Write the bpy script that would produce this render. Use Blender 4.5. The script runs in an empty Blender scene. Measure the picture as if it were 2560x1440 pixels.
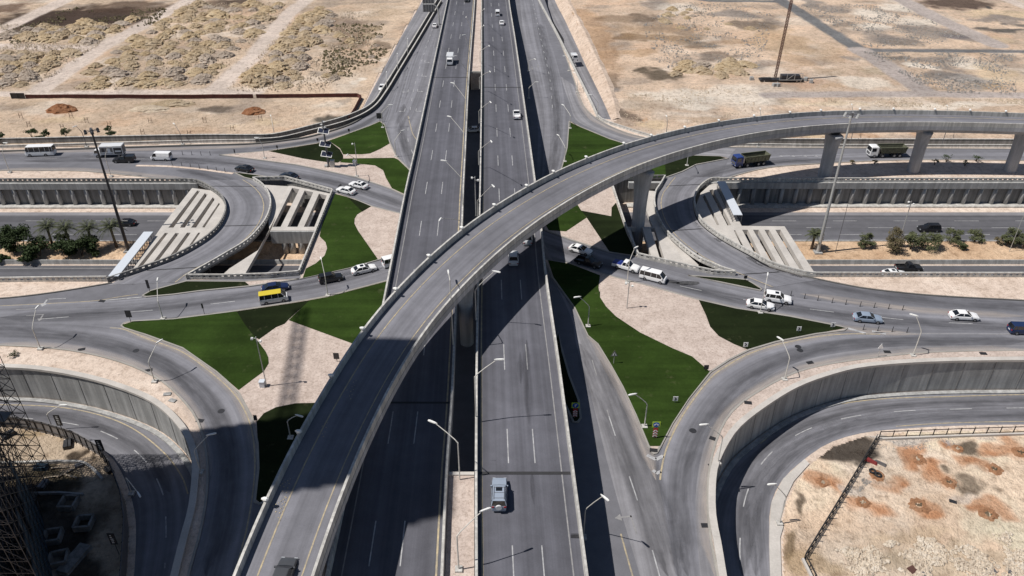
import bpy, bmesh, math, random
import numpy as np
from mathutils import Vector, Matrix
from mathutils.geometry import tessellate_polygon
rng = random.Random(7)
SC = bpy.context.scene
COL = SC.collection
# ------------------------------------------------------------------ camera, sky, sun, exposure
CAMH, FPX, PITCH = 77.0, 1929.0, math.radians(32.7)
cd = bpy.data.cameras.new('camera'); cam = bpy.data.objects.new('camera', cd); COL.objects.link(cam)
cam.location = (0, 0, CAMH); cam.rotation_euler = (math.pi/2-PITCH, 0, 0)
cd.sensor_width = 36; cd.lens = 36*FPX/2560; cd.clip_start = 1; cd.clip_end = 8000
SC.camera = cam
SUN_XY = (0.60, 0.125)                      # metres a shadow runs per metre of height
el = math.atan2(1, math.hypot(*SUN_XY)); az = math.atan2(-SUN_XY[1], -SUN_XY[0])
W = bpy.data.worlds.new('World'); SC.world = W; W.use_nodes = True
wn = W.node_tree; bg = wn.nodes['Background']; sky = wn.nodes.new('ShaderNodeTexSky')
sky.sky_type = 'NISHITA'; sky.sun_disc = False; sky.sun_elevation = el
sky.sun_rotation = math.pi/2-az; sky.dust_density = 0.4; sky.air_density = 1.0
wn.links.new(sky.outputs[0], bg.inputs[0]); bg.inputs[1].default_value = 0.05
sl = bpy.data.lights.new('sun', 'SUN'); sl.energy = 4.6; sl.angle = math.radians(0.5); sl.color = (1, .955, .89)
so = bpy.data.objects.new('sun', sl); COL.objects.link(so)
so.rotation_euler = Vector((SUN_XY[0], SUN_XY[1], -1)).to_track_quat('-Z', 'Y').to_euler()
SC.view_settings.view_transform = 'Standard'; SC.view_settings.look = 'None'
SC.view_settings.exposure = 0.0; SC.view_settings.gamma = 1

# ------------------------------------------------------------------ plan geometry helpers
_s, _c = math.sin(PITCH), math.cos(PITCH)
def P(x, y, z=0.0):                         # survey point: where a sight line meets height z
    u = (x-1280)/FPX; v = (y-720)/FPX
    d = (u, _c-v*_s, -_s-v*_c); t = (z-CAMH)/d[2]
    return Vector((t*d[0], t*d[1], z))
def up_to(b, ty):                           # height of a plumb thing standing on b
    lo, hi = b.z, b.z+70
    for _ in range(50):
        m = (lo+hi)/2
        dep = b.y*_c-(m-CAMH)*_s; y = 720+FPX*(-(m-CAMH)*_c-b.y*_s)/dep
        if y > ty: lo = m
        else: hi = m
    return lo-b.z
def PL(pts, z=0.0): return [P(p[0], p[1], (p[2] if len(p) > 2 else z)) for p in pts]
def lerp(a, b, t): return a+(b-a)*t
def interp(x, xs, ys): return float(np.interp(x, xs, ys))
def smooth(pts, sub=6, closed=False):       # centripetal-ish Catmull-Rom
    out = []; n = len(pts)
    rngs = range(n) if closed else range(n-1)
    for i in rngs:
        if closed: a, b, c, d = pts[(i-1) % n], pts[i], pts[(i+1) % n], pts[(i+2) % n]
        else: a, b, c, d = pts[max(i-1, 0)], pts[i], pts[i+1], pts[min(i+2, n-1)]
        l1 = (c-b).length
        m1 = (c-a)*(l1/max((c-a).length, 1e-6)); m2 = (d-b)*(l1/max((d-b).length, 1e-6))
        for k in range(sub):
            t = k/sub; t2 = t*t; t3 = t2*t
            out.append(b*(2*t3-3*t2+1)+m1*(t3-2*t2+t)+c*(-2*t3+3*t2)+m2*(t3-t2))
    if not closed: out.append(pts[-1].copy())
    return out
def arcs(pts):
    s = [0.0]
    for i in range(1, len(pts)): s.append(s[-1]+(pts[i]-pts[i-1]).length)
    return s
def at_s(pts, s, d):
    d = min(max(d, 0), s[-1]); i = int(np.searchsorted(s, d))
    i = min(max(i, 1), len(pts)-1); l = s[i]-s[i-1]
    return pts[i-1].lerp(pts[i], (d-s[i-1])/l if l > 1e-9 else 0)
def resamp(pts, n):
    s = arcs(pts); return [at_s(pts, s, s[-1]*k/(n-1)) for k in range(n)]
def step(pts, d): return resamp(pts, max(2, int(round(arcs(pts)[-1]/d))+1))
def offs(pts, o):                           # parallel line, to the left of travel for o > 0
    out = []; n = len(pts)
    for i in range(n):
        t = pts[min(i+1, n-1)]-pts[max(i-1, 0)]; t.z = 0
        if t.length < 1e-9: t = Vector((1, 0, 0))
        t.normalize(); out.append(pts[i]+Vector((-t.y, t.x, 0))*o)
    return out

# ------------------------------------------------------------------ mesh helpers
class MB:
    def __init__(self, org=(0, 0, 0), rot=0.0):
        self.v = []; self.f = []; self.uv = {}; self.mi = []; self.cm = 0
        self.org = Vector(org); self.R = Matrix.Rotation(-rot, 3, 'Z') if rot else None
    def vt(self, p): self.v.append(Vector(p)); return len(self.v)-1
    def face(self, idx, uv=None):
        if uv: self.uv[len(self.f)] = uv
        self.f.append(tuple(idx)); self.mi.append(self.cm)
    def quad(self, a, b, c, d, uv=None):
        i = len(self.v); self.v += [Vector(a), Vector(b), Vector(c), Vector(d)]; self.face((i, i+1, i+2, i+3), uv)
    def box(self, lo, hi, M=None):
        (x0, y0, z0), (x1, y1, z1) = lo, hi
        i = len(self.v)
        for p in ((x0, y0, z0), (x1, y0, z0), (x1, y1, z0), (x0, y1, z0), (x0, y0, z1), (x1, y0, z1), (x1, y1, z1), (x0, y1, z1)):
            q = Vector(p); self.v.append(M @ q if M else q)
        for f in ((0, 3, 2, 1), (4, 5, 6, 7), (0, 1, 5, 4), (1, 2, 6, 5), (2, 3, 7, 6), (3, 0, 4, 7)):
            self.face([i+k for k in f])
    def bar(self, a, b, w, h=None):         # rectangular bar between two points
        a = Vector(a); b = Vector(b); h = h or w; d = (b-a)
        if d.length < 1e-6: return
        L = d.length; M = Matrix.Translation(a) @ d.to_track_quat('X', 'Z').to_matrix().to_4x4()
        self.box((0, -w/2, -h/2), (L, w/2, h/2), M)
    def tube(self, path, r, n=8, cap=True):
        path = [Vector(p) for p in path]; rs = r if isinstance(r, (list, tuple)) else [r]*len(path)
        base = len(self.v); m = len(path); ref = None
        for i, p in enumerate(path):
            t = (path[min(i+1, m-1)]-path[max(i-1, 0)]).normalized()
            if ref is None: ref = Vector((1, 0, 0)) if abs(t.x) < .9 else Vector((0, 1, 0))
            a = (ref-t*ref.dot(t)).normalized(); b = t.cross(a); ref = a
            for k in range(n):
                g = 2*math.pi*k/n; self.v.append(p+(a*math.cos(g)+b*math.sin(g))*rs[i])
        for i in range(m-1):
            for k in range(n):
                k2 = (k+1) % n
                self.face((base+i*n+k, base+i*n+k2, base+(i+1)*n+k2, base+(i+1)*n+k))
        if cap:
            self.face([base+k for k in range(n)][::-1]); self.face([base+(m-1)*n+k for k in range(n)])
    def loft(self, rings, cap=True, close=True):
        base = len(self.v); n = len(rings[0])
        for r in rings: self.v += [Vector(p) for p in r]
        for i in range(len(rings)-1):
            for k in range(n if close else n-1):
                k2 = (k+1) % n
                self.face((base+i*n+k, base+i*n+k2, base+(i+1)*n+k2, base+(i+1)*n+k))
        if cap and close:
            self.face([base+k for k in range(n)][::-1]); self.face([base+(len(rings)-1)*n+k for k in range(n)])
    def sweep(self, path, sec, closed=False):   # section (offset to left, z) swept along a plan path
        n = len(path); base = len(self.v); m = len(sec)
        for i in range(n):
            if closed: t = path[(i+1) % n]-path[(i-1) % n]
            else: t = path[min(i+1, n-1)]-path[max(i-1, 0)]
            t.z = 0; t = t.normalized() if t.length > 1e-9 else Vector((1, 0, 0)); nn = Vector((-t.y, t.x, 0))
            for (o, z) in sec: self.v.append(path[i]+nn*o+Vector((0, 0, z)))
        for i in range(n if closed else n-1):
            j = (i+1) % n
            for k in range(m):
                k2 = (k+1) % m
                self.face((base+i*m+k, base+j*m+k, base+j*m+k2, base+i*m+k2))
        if not closed:
            self.face([base+k for k in range(m)]); self.face([base+(n-1)*m+k for k in range(m)][::-1])
    def wall(self, path, w, z0, z1, o=0.0, closed=False):
        self.sweep(path, [(o-w/2, z0), (o+w/2, z0), (o+w/2, z1), (o-w/2, z1)], closed)
    def prism(self, poly, z0, z1, bottom=False):
        n = len(poly); tris = tessellate_polygon([[Vector((p.x, p.y, 0)) for p in poly]])
        b = len(self.v); self.v += [Vector((p.x, p.y, z1)) for p in poly]
        ar = sum(poly[i].x*poly[(i+1) % n].y-poly[(i+1) % n].x*poly[i].y for i in range(n))
        for t in tris:
            A, B, C = (poly[k] for k in t)
            s = (B.x-A.x)*(C.y-A.y)-(B.y-A.y)*(C.x-A.x)
            self.face([b+k for k in (t if s > 0 else t[::-1])])
        if z0 is not None and z0 < z1:
            c = len(self.v); self.v += [Vector((p.x, p.y, z0)) for p in poly]
            for i in range(n):
                j = (i+1) % n
                self.face((c+i, c+j, b+j, b+i) if ar > 0 else (c+j, c+i, b+i, b+j))
    def build(self, name, m, parent=None, smooth_=False):
        me = bpy.data.meshes.new(name)
        R, o = self.R, self.org
        vs = [((R @ (p-o)) if R else (p-o))[:] for p in self.v]
        me.from_pydata(vs, [], self.f)
        for q in (m if isinstance(m, (list, tuple)) else [m]): me.materials.append(q)
        if any(self.mi): me.polygons.foreach_set('material_index', self.mi)
        if self.uv:
            ul = me.uv_layers.new(name='UVMap')
            for pi, uv in self.uv.items():
                p = me.polygons[pi]
                for li, q in zip(p.loop_indices, uv): ul.data[li].uv = q
        if smooth_: me.polygons.foreach_set('use_smooth', [True]*len(me.polygons))
        me.update()
        ob = bpy.data.objects.new(name, me); COL.objects.link(ob)
        if parent: ob.parent = parent
        return ob
def tag(o, label=None, cat=None, group=None, kind=None):
    if label: o['label'] = label
    if cat: o['category'] = cat
    if group: o['group'] = group
    if kind: o['kind'] = kind
    return o
def empty(name, loc, rz=0.0, label=None, cat=None, group=None):
    e = bpy.data.objects.new(name, None); COL.objects.link(e); e.location = loc; e.rotation_euler = (0, 0, rz)
    e.empty_display_size = .5
    return tag(e, label, cat, group)

# ------------------------------------------------------------------ procedural materials
def nt(name):
    m = bpy.data.materials.new(name); m.use_nodes = True; t = m.node_tree
    return m, t, t.nodes['Principled BSDF']
def N(t, kind, **kw):
    n = t.nodes.new(kind)
    for k, v in kw.items():
        if k in n.inputs: n.inputs[k].default_value = v
        else: setattr(n, k, v)
    return n
def noise(t, co, scale, detail=4, rough=.6, mapscale=None):
    if mapscale:
        mp = N(t, 'ShaderNodeMapping'); mp.inputs['Scale'].default_value = mapscale; t.links.new(co, mp.inputs[0]); co = mp.outputs[0]
    n = N(t, 'ShaderNodeTexNoise', Scale=scale, Detail=detail, Roughness=rough); t.links.new(co, n.inputs['Vector'])
    return n.outputs['Fac']
def ramp(t, fac, stops):
    r = t.nodes.new('ShaderNodeValToRGB'); e = r.color_ramp.elements
    while len(e) < len(stops): e.new(.5)
    for q, (p, c) in zip(e, stops): q.position = p; q.color = (c[0], c[1], c[2], 1)
    t.links.new(fac, r.inputs[0]); return r.outputs[0]
def mix(t, a, b, fac, mode='MIX'):
    m = t.nodes.new('ShaderNodeMix'); m.data_type = 'RGBA'; m.blend_type = mode
    for s, q in ((6, a), (7, b)):
        if isinstance(q, (tuple, list)): m.inputs[s].default_value = (q[0], q[1], q[2], 1)
        else: t.links.new(q, m.inputs[s])
    if isinstance(fac, (int, float)): m.inputs[0].default_value = fac
    else: t.links.new(fac, m.inputs[0])
    return m.outputs[2]
def bump(t, bs, fac, strength, dist=.1):
    b = N(t, 'ShaderNodeBump', Strength=strength, Distance=dist); t.links.new(fac, b.inputs['Height']); t.links.new(b.outputs[0], bs.inputs['Normal'])
def g3(v): return (v, v, v)
def mat_plain(name, c, rough=.6, metal=0, var=.12, scale=3.0, spec=.5, bmp=0):
    m, t, b = nt(name); co = N(t, 'ShaderNodeTexCoord').outputs['Object']
    f = noise(t, co, scale, 5)
    d = tuple(x*(1-var) for x in c); l = tuple(min(1, x*(1+var)) for x in c)
    t.links.new(ramp(t, f, [(.3, d), (.7, l)]), b.inputs['Base Color'])
    b.inputs['Roughness'].default_value = rough; b.inputs['Metallic'].default_value = metal
    b.inputs['Specular IOR Level'].default_value = spec
    if bmp: bump(t, b, f, bmp)
    return m
def mat_asphalt(name, base, tint=(.985, .985, 1.10), streak=.2, uv=True, blotch=.16):
    m, t, b = nt(name); tc = N(t, 'ShaderNodeTexCoord'); ob = tc.outputs['Object']
    big = noise(t, ob, .05, 4); med = noise(t, ob, .5, 5); fine = noise(t, ob, 6, 3)
    c0 = tuple(base*x for x in tint)
    col = ramp(t, big, [(.3, tuple(x*(1-blotch) for x in c0)), (.7, tuple(x*(1+blotch) for x in c0))])
    col = mix(t, col, ramp(t, med, [(.3, g3(.86)), (.72, g3(1.12))]), .8, 'MULTIPLY')
    col = mix(t, col, ramp(t, fine, [(.25, g3(.86)), (.75, g3(1.12))]), .6, 'MULTIPLY')
    if uv:
        u = tc.outputs['UV']
        s1 = noise(t, u, 1.0, 3, .5, (.55, .006, 1)); s2 = noise(t, u, 1.0, 4, .6, (2.5, .03, 1))
        col = mix(t, col, ramp(t, s1, [(.32, g3(1-streak*1.6)), (.68, g3(1+streak))]), 1, 'MULTIPLY')
        col = mix(t, col, ramp(t, s2, [(.3, g3(1-streak*.6)), (.7, g3(1+streak*.5))]), 1, 'MULTIPLY')
    crk = noise(t, ob, .9, 8, .75)
    col = mix(t, col, g3(base*.45), ramp(t, crk, [(.70, g3(0)), (.78, g3(.6))]))
    t.links.new(col, b.inputs['Base Color']); b.inputs['Roughness'].default_value = .85
    b.inputs['Specular IOR Level'].default_value = .25
    bump(t, b, fine, .15, .02); return m
def mat_concrete(name, base, tint=(1, .98, .95), stain=.35, vert=True):
    m, t, b = nt(name); ob = N(t, 'ShaderNodeTexCoord').outputs['Object']
    big = noise(t, ob, .25, 5); fine = noise(t, ob, 4, 4)
    c0 = tuple(base*x for x in tint)
    col = ramp(t, big, [(.3, tuple(x*.84 for x in c0)), (.7, tuple(min(1, x*1.1) for x in c0))])
    col = mix(t, col, ramp(t, fine, [(.25, g3(.88)), (.75, g3(1.1))]), .7, 'MULTIPLY')
    if vert:
        st = noise(t, ob, 1.0, 5, .65, (1.3, 1.3, .07))
        col = mix(t, col, ramp(t, st, [(.42, g3(1-stain)), (.62, g3(1.05))]), .8, 'MULTIPLY')
    t.links.new(col, b.inputs['Base Color']); b.inputs['Roughness'].default_value = .85
    b.inputs['Specular IOR Level'].default_value = .25
    bump(t, b, fine, .12, .02); return m
def mat_soil(name, base, dark, light, s1=.12, attr=None, bmp=.6, speck=True):
    m, t, b = nt(name); tc = N(t, 'ShaderNodeTexCoord'); ob = tc.outputs['Object']
    n1 = noise(t, ob, s1, 6, .62); n2 = noise(t, ob, s1*7, 6, .68); n3 = noise(t, ob, s1*28, 4, .7)
    if attr:
        a = N(t, 'ShaderNodeAttribute'); a.attribute_name = attr; col = a.outputs['Color']
        col = mix(t, col, ramp(t, n1, [(.3, g3(.80)), (.7, g3(1.14))]), 1, 'MULTIPLY')
    else:
        col = ramp(t, n1, [(.3, dark), (.5, base), (.72, light)])
    col = mix(t, col, ramp(t, n2, [(.28, (.55, .50, .46)), (.5, g3(1)), (.75, g3(1.2))]), .85, 'MULTIPLY')
    col = mix(t, col, ramp(t, n3, [(.25, g3(.78)), (.75, g3(1.15))]), .7, 'MULTIPLY')
    if speck:
        n4 = noise(t, ob, s1*10, 9, .8)
        col = mix(t, col, tuple(x*.42 for x in base), ramp(t, n4, [(.60, g3(0)), (.70, g3(.75))]))
    t.links.new(col, b.inputs['Base Color']); b.inputs['Roughness'].default_value = .95
    b.inputs['Specular IOR Level'].default_value = .1
    add = N(t, 'ShaderNodeMath', operation='ADD'); t.links.new(n2, add.inputs[0]); t.links.new(n3, add.inputs[1])
    bump(t, b, add.outputs[0], bmp, .5); return m
def mat_leaf(name, c, trans=.25):
    m, t, b = nt(name); ob = N(t, 'ShaderNodeTexCoord').outputs['Object']
    col = ramp(t, noise(t, ob, 1.4, 4), [(.3, tuple(x*.55 for x in c)), (.7, tuple(x*1.45 for x in c))])
    t.links.new(col, b.inputs['Base Color']); b.inputs['Roughness'].default_value = .7
    b.inputs['Specular IOR Level'].default_value = .2; return m
def mat_turf(name, c):
    m, t, b = nt(name); ob = N(t, 'ShaderNodeTexCoord').outputs['Object']
    n1 = noise(t, ob, .10, 5); n2 = noise(t, ob, 2.2, 5, .7)
    mp = N(t, 'ShaderNodeMapping'); mp.inputs['Rotation'].default_value = (0, 0, .5); mp.inputs['Scale'].default_value = (.02, .45, 1)
    t.links.new(ob, mp.inputs[0]); n3 = noise(t, mp.outputs[0], 1, 3)
    col = ramp(t, n1, [(.28, tuple(x*.62 for x in c)), (.72, tuple(x*1.32 for x in c))])
    col = mix(t, col, ramp(t, n2, [(.3, g3(.8)), (.7, g3(1.18))]), .8, 'MULTIPLY')
    col = mix(t, col, ramp(t, n3, [(.35, g3(.78)), (.65, g3(1.16))]), .9, 'MULTIPLY')
    n4 = noise(t, ob, .35, 7, .75)
    col = mix(t, col, (.13, .12, .07), ramp(t, n4, [(.60, g3(0)), (.74, g3(.5))]))
    t.links.new(col, b.inputs['Base Color']); b.inputs['Roughness'].default_value = .95
    b.inputs['Specular IOR Level'].default_value = .08; bump(t, b, n2, .3, .05); return m
def mat_paintline(name, c, worn=.5):        # worn thermoplastic road paint over asphalt
    m, t, b = nt(name); ob = N(t, 'ShaderNodeTexCoord').outputs['Object']
    f = noise(t, ob, 1.2, 8, .75)
    t.links.new(mix(t, c, (.15, .15, .16), ramp(t, f, [(.5-.2*worn, g3(.08)), (.72-.1*worn, g3(.75))])), b.inputs['Base Color'])
    b.inputs['Roughness'].default_value = .7; return m
def mat_stain(name, c, k):                  # tyre film, oil and blown dust lying on the road, ragged and thinning to its sides
    m, t, b = nt(name); tc = N(t, 'ShaderNodeTexCoord'); sp = N(t, 'ShaderNodeSeparateXYZ'); t.links.new(tc.outputs['UV'], sp.inputs[0])
    ab = N(t, 'ShaderNodeMath', operation='ABSOLUTE'); t.links.new(sp.outputs['X'], ab.inputs[0])
    a = ramp(t, ab.outputs[0], [(0, g3(1)), (.45, g3(.75)), (1, g3(0))])
    f = ramp(t, noise(t, tc.outputs['UV'], 1, 5, .65, (1.6, .12, 1)), [(.30, g3(.15)), (.66, g3(1))])
    a = mix(t, mix(t, a, f, 1, 'MULTIPLY'), g3(k), 1, 'MULTIPLY'); t.links.new(a, b.inputs['Alpha'])
    b.inputs['Base Color'].default_value = (*c, 1); b.inputs['Roughness'].default_value = .9; b.inputs['Specular IOR Level'].default_value = .1; return m
M = {}
M['tyre_film'] = mat_stain('tyre_film', (.05, .05, .057), .42); M['dust'] = mat_stain('blown_dust', (.56, .49, .44), .6); M['oil'] = mat_stain('oil_stain', (.02, .02, .023), .7)
M['asph'] = mat_asphalt('asphalt', .168, uv=False)
M['asph_s'] = mat_asphalt('asphalt_wheel_worn', .205, streak=.2)
M['asph_v'] = mat_asphalt('asphalt_viaduct', .118, tint=(.98, .985, 1.16), streak=.17)
M['asph_f'] = mat_asphalt('asphalt_flyover', .19, tint=(.985, .985, 1.11), streak=.17)
M['asph_l'] = mat_asphalt('asphalt_pale', .245, tint=(.99, .975, 1.05), streak=.2)
M['asph_d'] = mat_asphalt('asphalt_trench', .118, streak=.16)
M['joint'] = mat_plain('joint_rubber', (.03, .03, .033), .8)
M['conc'] = mat_concrete('concrete_pale', .58, (1, .97, .92))
M['conc_m'] = mat_concrete('concrete_grey', .42, (1, 1, .99))
M['conc_d'] = mat_concrete('concrete_weathered', .29, (1, .98, .95), .45)
M['conc_f'] = mat_concrete('concrete_fascia', .46, (1, 1, 1.03), .25)
M['conc_p'] = mat_concrete('concrete_plinth', .52, (1, .94, .88), .25, vert=False)
M['curb'] = mat_concrete('kerb_stone', .33, (1, .95, .88), .2, vert=False)
M['kerb_dark'] = mat_concrete('kerb_dirty', .13, (1, .97, .92), .2, vert=False)
M['sand'] = mat_soil('sand', (.64, .46, .31), (.50, .33, .21), (.76, .57, .41), .08)
M['sandp'] = mat_soil('sand_verge', (.67, .55, .465), (.55, .44, .36), (.76, .65, .56), .12, bmp=.4)
M['gravel'] = mat_soil('gravel', (.54, .45, .40), (.45, .37, .325), (.62, .53, .475), .4, bmp=.25, speck=False)
M['soil'] = mat_soil('desert_soil', (.5, .38, .26), (.4, .3, .2), (.6, .48, .34), .10, attr='soil', bmp=.8)
M['mound_p'] = mat_soil('heap_grey', (.70, .585, .48), (.54, .44, .36), (.82, .71, .61), .35, bmp=1)
M['mound_o'] = mat_soil('heap_ochre', (.80, .62, .40), (.62, .46, .28), (.88, .73, .52), .35, bmp=1)
M['dsand'] = mat_soil('dusty_verge', (.64, .51, .415), (.54, .42, .33), (.73, .60, .50), .1, bmp=.6)
M['near_black'] = mat_plain('near_black_strip', (.012, .012, .014), .8, 0, .3, 2)
M['mound'] = mat_soil('heap_spoil', (.76, .60, .41), (.58, .43, .28), (.86, .71, .53), .35, bmp=1)
M['rock'] = mat_soil('broken_rock', (.66, .54, .41), (.46, .38, .29), (.78, .68, .55), .6, bmp=.6)
M['rock_g'] = mat_soil('broken_concrete', (.37, .35, .33), (.24, .23, .22), (.52, .49, .46), .6, bmp=.6)
M['redsoil'] = mat_soil('red_soil', (.44, .21, .11), (.34, .155, .08), (.56, .31, .18), .5, bmp=.8)
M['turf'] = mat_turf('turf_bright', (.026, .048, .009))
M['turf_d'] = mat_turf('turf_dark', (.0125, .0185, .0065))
M['white_l'] = mat_paintline('road_paint_white', (.56, .56, .57), .8)
M['yellow_l'] = mat_paintline('road_paint_yellow', (.58, .47, .28), .9)
M['faint_l'] = mat_paintline('road_paint_faded', (.34, .33, .33), .9)
M['galv'] = mat_plain('galvanised_steel', (.50, .50, .49), .5, .3)
M['polew'] = mat_plain('pole_paint_pale', (.60, .58, .54), .5)
M['lampw'] = mat_plain('lamp_head_white', (.82, .82, .80), .4)
M['steel_d'] = mat_plain('dark_steel', (.05, .05, .055), .5, .4)
M['steel_r'] = mat_plain('rusty_steel', (.10, .045, .035), .8)
M['steel_m'] = mat_plain('mid_steel', (.18, .18, .19), .5, .5)
M['black'] = mat_plain('black_rubber', (.018, .018, .02), .8)
M['glass'] = mat_plain('tinted_glass', (.012, .014, .018), .08, 0, .05, spec=.8)
M['rim'] = mat_plain('alloy_rim', (.35, .35, .36), .35, .7)
M['leaf1'] = mat_leaf('leaf_dark', (.035, .055, .018)); M['leaf2'] = mat_leaf('leaf_grey_green', (.085, .095, .045))
M['leaf3'] = mat_leaf('leaf_olive', (.12, .10, .055)); M['palm'] = mat_leaf('palm_leaf', (.075, .085, .045))
M['bark'] = mat_plain('bark', (.10, .07, .05), .9, 0, .35, 6)
M['redl'] = mat_plain('tail_light', (.35, .01, .01), .3)
M['headl'] = mat_plain('head_light', (.42, .44, .47), .15)
M['fence_red'] = mat_plain('rusty_red_sheet', (.12, .04, .035), .8, 0, .4, 1.2)
M['hoard'] = mat_plain('hoarding_sheet', (.20, .19, .19), .6, 0, .2, 1)
M['panelw'] = mat_plain('white_panel', (.60, .64, .70), .45, 0, .05)
M['solar'] = mat_plain('solar_cell', (.015, .02, .045), .15, 0, .2, 2, .8)
M['net'] = mat_plain('blue_netting', (.03, .06, .09), .9, 0, .3, 2)
M['signblue'] = mat_plain('sign_blue', (.01, .09, .42), .4); M['signyel'] = mat_plain('sign_lime', (.45, .62, .06), .5)
M['tarp'] = mat_plain('tarp_red', (.20, .025, .025), .7)
M['signred'] = mat_plain('sign_red', (.45, .03, .03), .5); M['signwhite'] = mat_plain('sign_white', (.8, .8, .8), .5)
M['pitsoil'] = mat_soil('pit_soil', (.58, .31, .175), (.48, .24, .13), (.68, .40, .25), .5, bmp=.8)
M['rock_w'] = mat_soil('pale_stone', (.82, .71, .58), (.62, .52, .42), (.88, .80, .70), .6, bmp=.6)
M['mud'] = mat_soil('wet_mud', (.16, .125, .085), (.11, .09, .06), (.22, .18, .13), .3, bmp=.2)
_paint = {}
def paint(c, name='car_paint'):
    k = tuple(round(x, 3) for x in c)
    if k not in _paint:
        m = mat_plain(name, c, .32, .0, .03, 1.0, .5)
        m.node_tree.nodes['Principled BSDF'].inputs['Coat Weight'].default_value = .5
        m.node_tree.nodes['Principled BSDF'].inputs['Coat Roughness'].default_value = .08
        _paint[k] = m
    return _paint[k]
# ------------------------------------------------------------------ the ground and what is cut into it
def loopsheet(mb, loops, z1, z0=None):
    flat = [[Vector((p.x, p.y, 0)) for p in l] for l in loops]
    tris = tessellate_polygon(flat); allp = [p for l in flat for p in l]
    b = len(mb.v); mb.v += [Vector((p.x, p.y, z1)) for p in allp]
    for t in tris:
        A, B, C = (allp[k] for k in t); s = (B.x-A.x)*(C.y-A.y)-(B.y-A.y)*(C.x-A.x)
        if abs(s) < 1e-9: continue
        mb.face([b+k for k in (t if s > 0 else t[::-1])])
    if z0 is not None:
        for l in flat:
            n = len(l); c = len(mb.v)
            mb.v += [Vector((p.x, p.y, z1)) for p in l]+[Vector((p.x, p.y, z0)) for p in l]
            for i in range(n):
                j = (i+1) % n; mb.face((c+i, c+j, c+n+j, c+n+i))
LOW = -6.0
V3 = lambda x, y, z=0: Vector((x, y, z))
YN = P(300, 455).y; YS = P(200, 700).y
holeL = [V3(-900, YN)]+PL([(470, 455), (640, 452), (715, 450), (832, 482), (748, 690), (672, 696), (560, 698), (467, 699), (280, 704)])+[V3(-900, YS-.6)]
holeR = PL([(1535, 450), (1662, 447), (1790, 453)])+[V3(900, P(1790, 453).y), V3(900, P(2040, 693).y-1)]+PL([(2040, 693), (1839, 690), (1784, 687), (1594, 643), (1525, 455)])
QW = PL([(0, 921), (83, 925), (167, 937), (250, 956), (333, 984), (388, 1011), (438, 1055), (471, 1105), (485, 1157), (483, 1215), (475, 1278), (458, 1340), (433, 1440), (400, 1580)])
QW = [V3(-900, QW[0].y+2), V3(-160, QW[0].y+1), V3(-110, QW[0].y+.5)]+QW
QWs = smooth(QW, 5)
TW = PL([(2560, 903), (2323, 907), (2157, 920), (2073, 940), (1990, 971), (1907, 1022), (1844, 1073), (1811, 1122), (1790, 1172), (1784, 1236), (1786, 1298), (1798, 1360), (1811, 1440), (1835, 1580)])
TW = [V3(900, TW[0].y), V3(160, TW[0].y), V3(110, TW[0].y)]+TW
TWs = smooth(TW, 5)
lotL = QWs+[V3(QWs[-1].x, -100), V3(-900, -100)]
lotR = TWs+[V3(TWs[-1].x, -100), V3(900, -100)]
dropL = [(1300, -140), (1350, 0), (1387, 70), (1423, 140), (1450, 195), (1470, 235), (1488, 272), (1498, 297)]
dropR = [(1345, -140), (1387, 0), (1412, 50), (1440, 110), (1465, 165), (1487, 210), (1510, 258), (1528, 300)]
dropd = [2.6, 2.6, 2.6, 2.5, 2.2, 1.8, 1.1, .1]
DL0 = PL(dropL); DLb = [p-Vector((0, 0, d)) for p, d in zip(DL0, dropd)]
DRb = [P(x, y, -d) for (x, y), d in zip(dropR, dropd)]; DR0 = [p+Vector((.9*d+.3, 0, d+.03)) for p, d in zip(DRb, dropd)]
outer = [V3(-3500, -300), V3(3500, -300), V3(3500, 6500), V3(-3500, 6500)]
g = MB(); loopsheet(g, [outer, holeL, holeR, lotL, lotR, DL0+DR0[::-1]], 0.0)
tag(g.build('ground', M['sandp']), kind='structure')
g = MB(); g.quad((-910, -110, LOW), (910, -110, LOW), (910, 190, LOW), (-910, 190, LOW))
tag(g.build('lower_ground', M['sandp']), kind='structure')

# ------------------------------------------------------------------ walls round the cuttings
def retaining(name, path, label, side, cop=True, joint=5.0, mt='conc_m', skip=None, h1=-.02):
    """path runs along the upper edge; side=+1 when the cutting lies to the left of travel"""
    e = empty(name, path[0], 0, label, 'wall'); e['kind'] = 'thing'; w = MB(path[0])
    w.wall(path, .5, LOW-.3, h1, o=-side*.25); w.build('wall_face', M[mt], e)
    if cop:
        w = MB(path[0]); w.wall(path, .9, h1+.02, .42, o=-side*.25); w.build('coping', M['conc_p'], e)
    if joint:
        w = MB(path[0]); s = arcs(path); d = 2.0
        while d < s[-1]:
            p = at_s(path, s, d); q = at_s(path, s, min(d+.1, s[-1])); t = (q-p); d += joint
            if t.length < 1e-6 or abs(p.x) > 160: continue
            t.normalize(); n = Vector((-t.y, t.x, 0))*side
            a = p+n*.012
            w.bar(a+Vector((0, 0, LOW)), a+Vector((0, 0, h1-.05)), .06, .06)
        w.build('wall_joint', M['conc_d'], e)
    return e
retaining('retaining_wall', step(QWs, 2.0), 'curved grey concrete retaining wall above the sunken ring road by the scaffolding', -1)
retaining('retaining_wall', step(TWs, 2.0), 'curved grey concrete retaining wall above the sunken ring road by the pitted sand lot', 1)
def cutwall(path, label, side, mt='conc_d'):
    e = empty('retaining_wall', path[0], 0, label, 'wall'); e['kind'] = 'thing'; w = MB(path[0])
    w.wall(path, .5, LOW-.3, -.02, o=-side*.25); w.build('wall_face', M[mt], e)
    return e
nwL = cutwall([V3(-900, YN)]+PL([(470, 455), (640, 452), (715, 450), (832, 482)]), 'pilastered far wall of the sunken highway, left of the viaducts', -1, 'conc_d')
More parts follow.
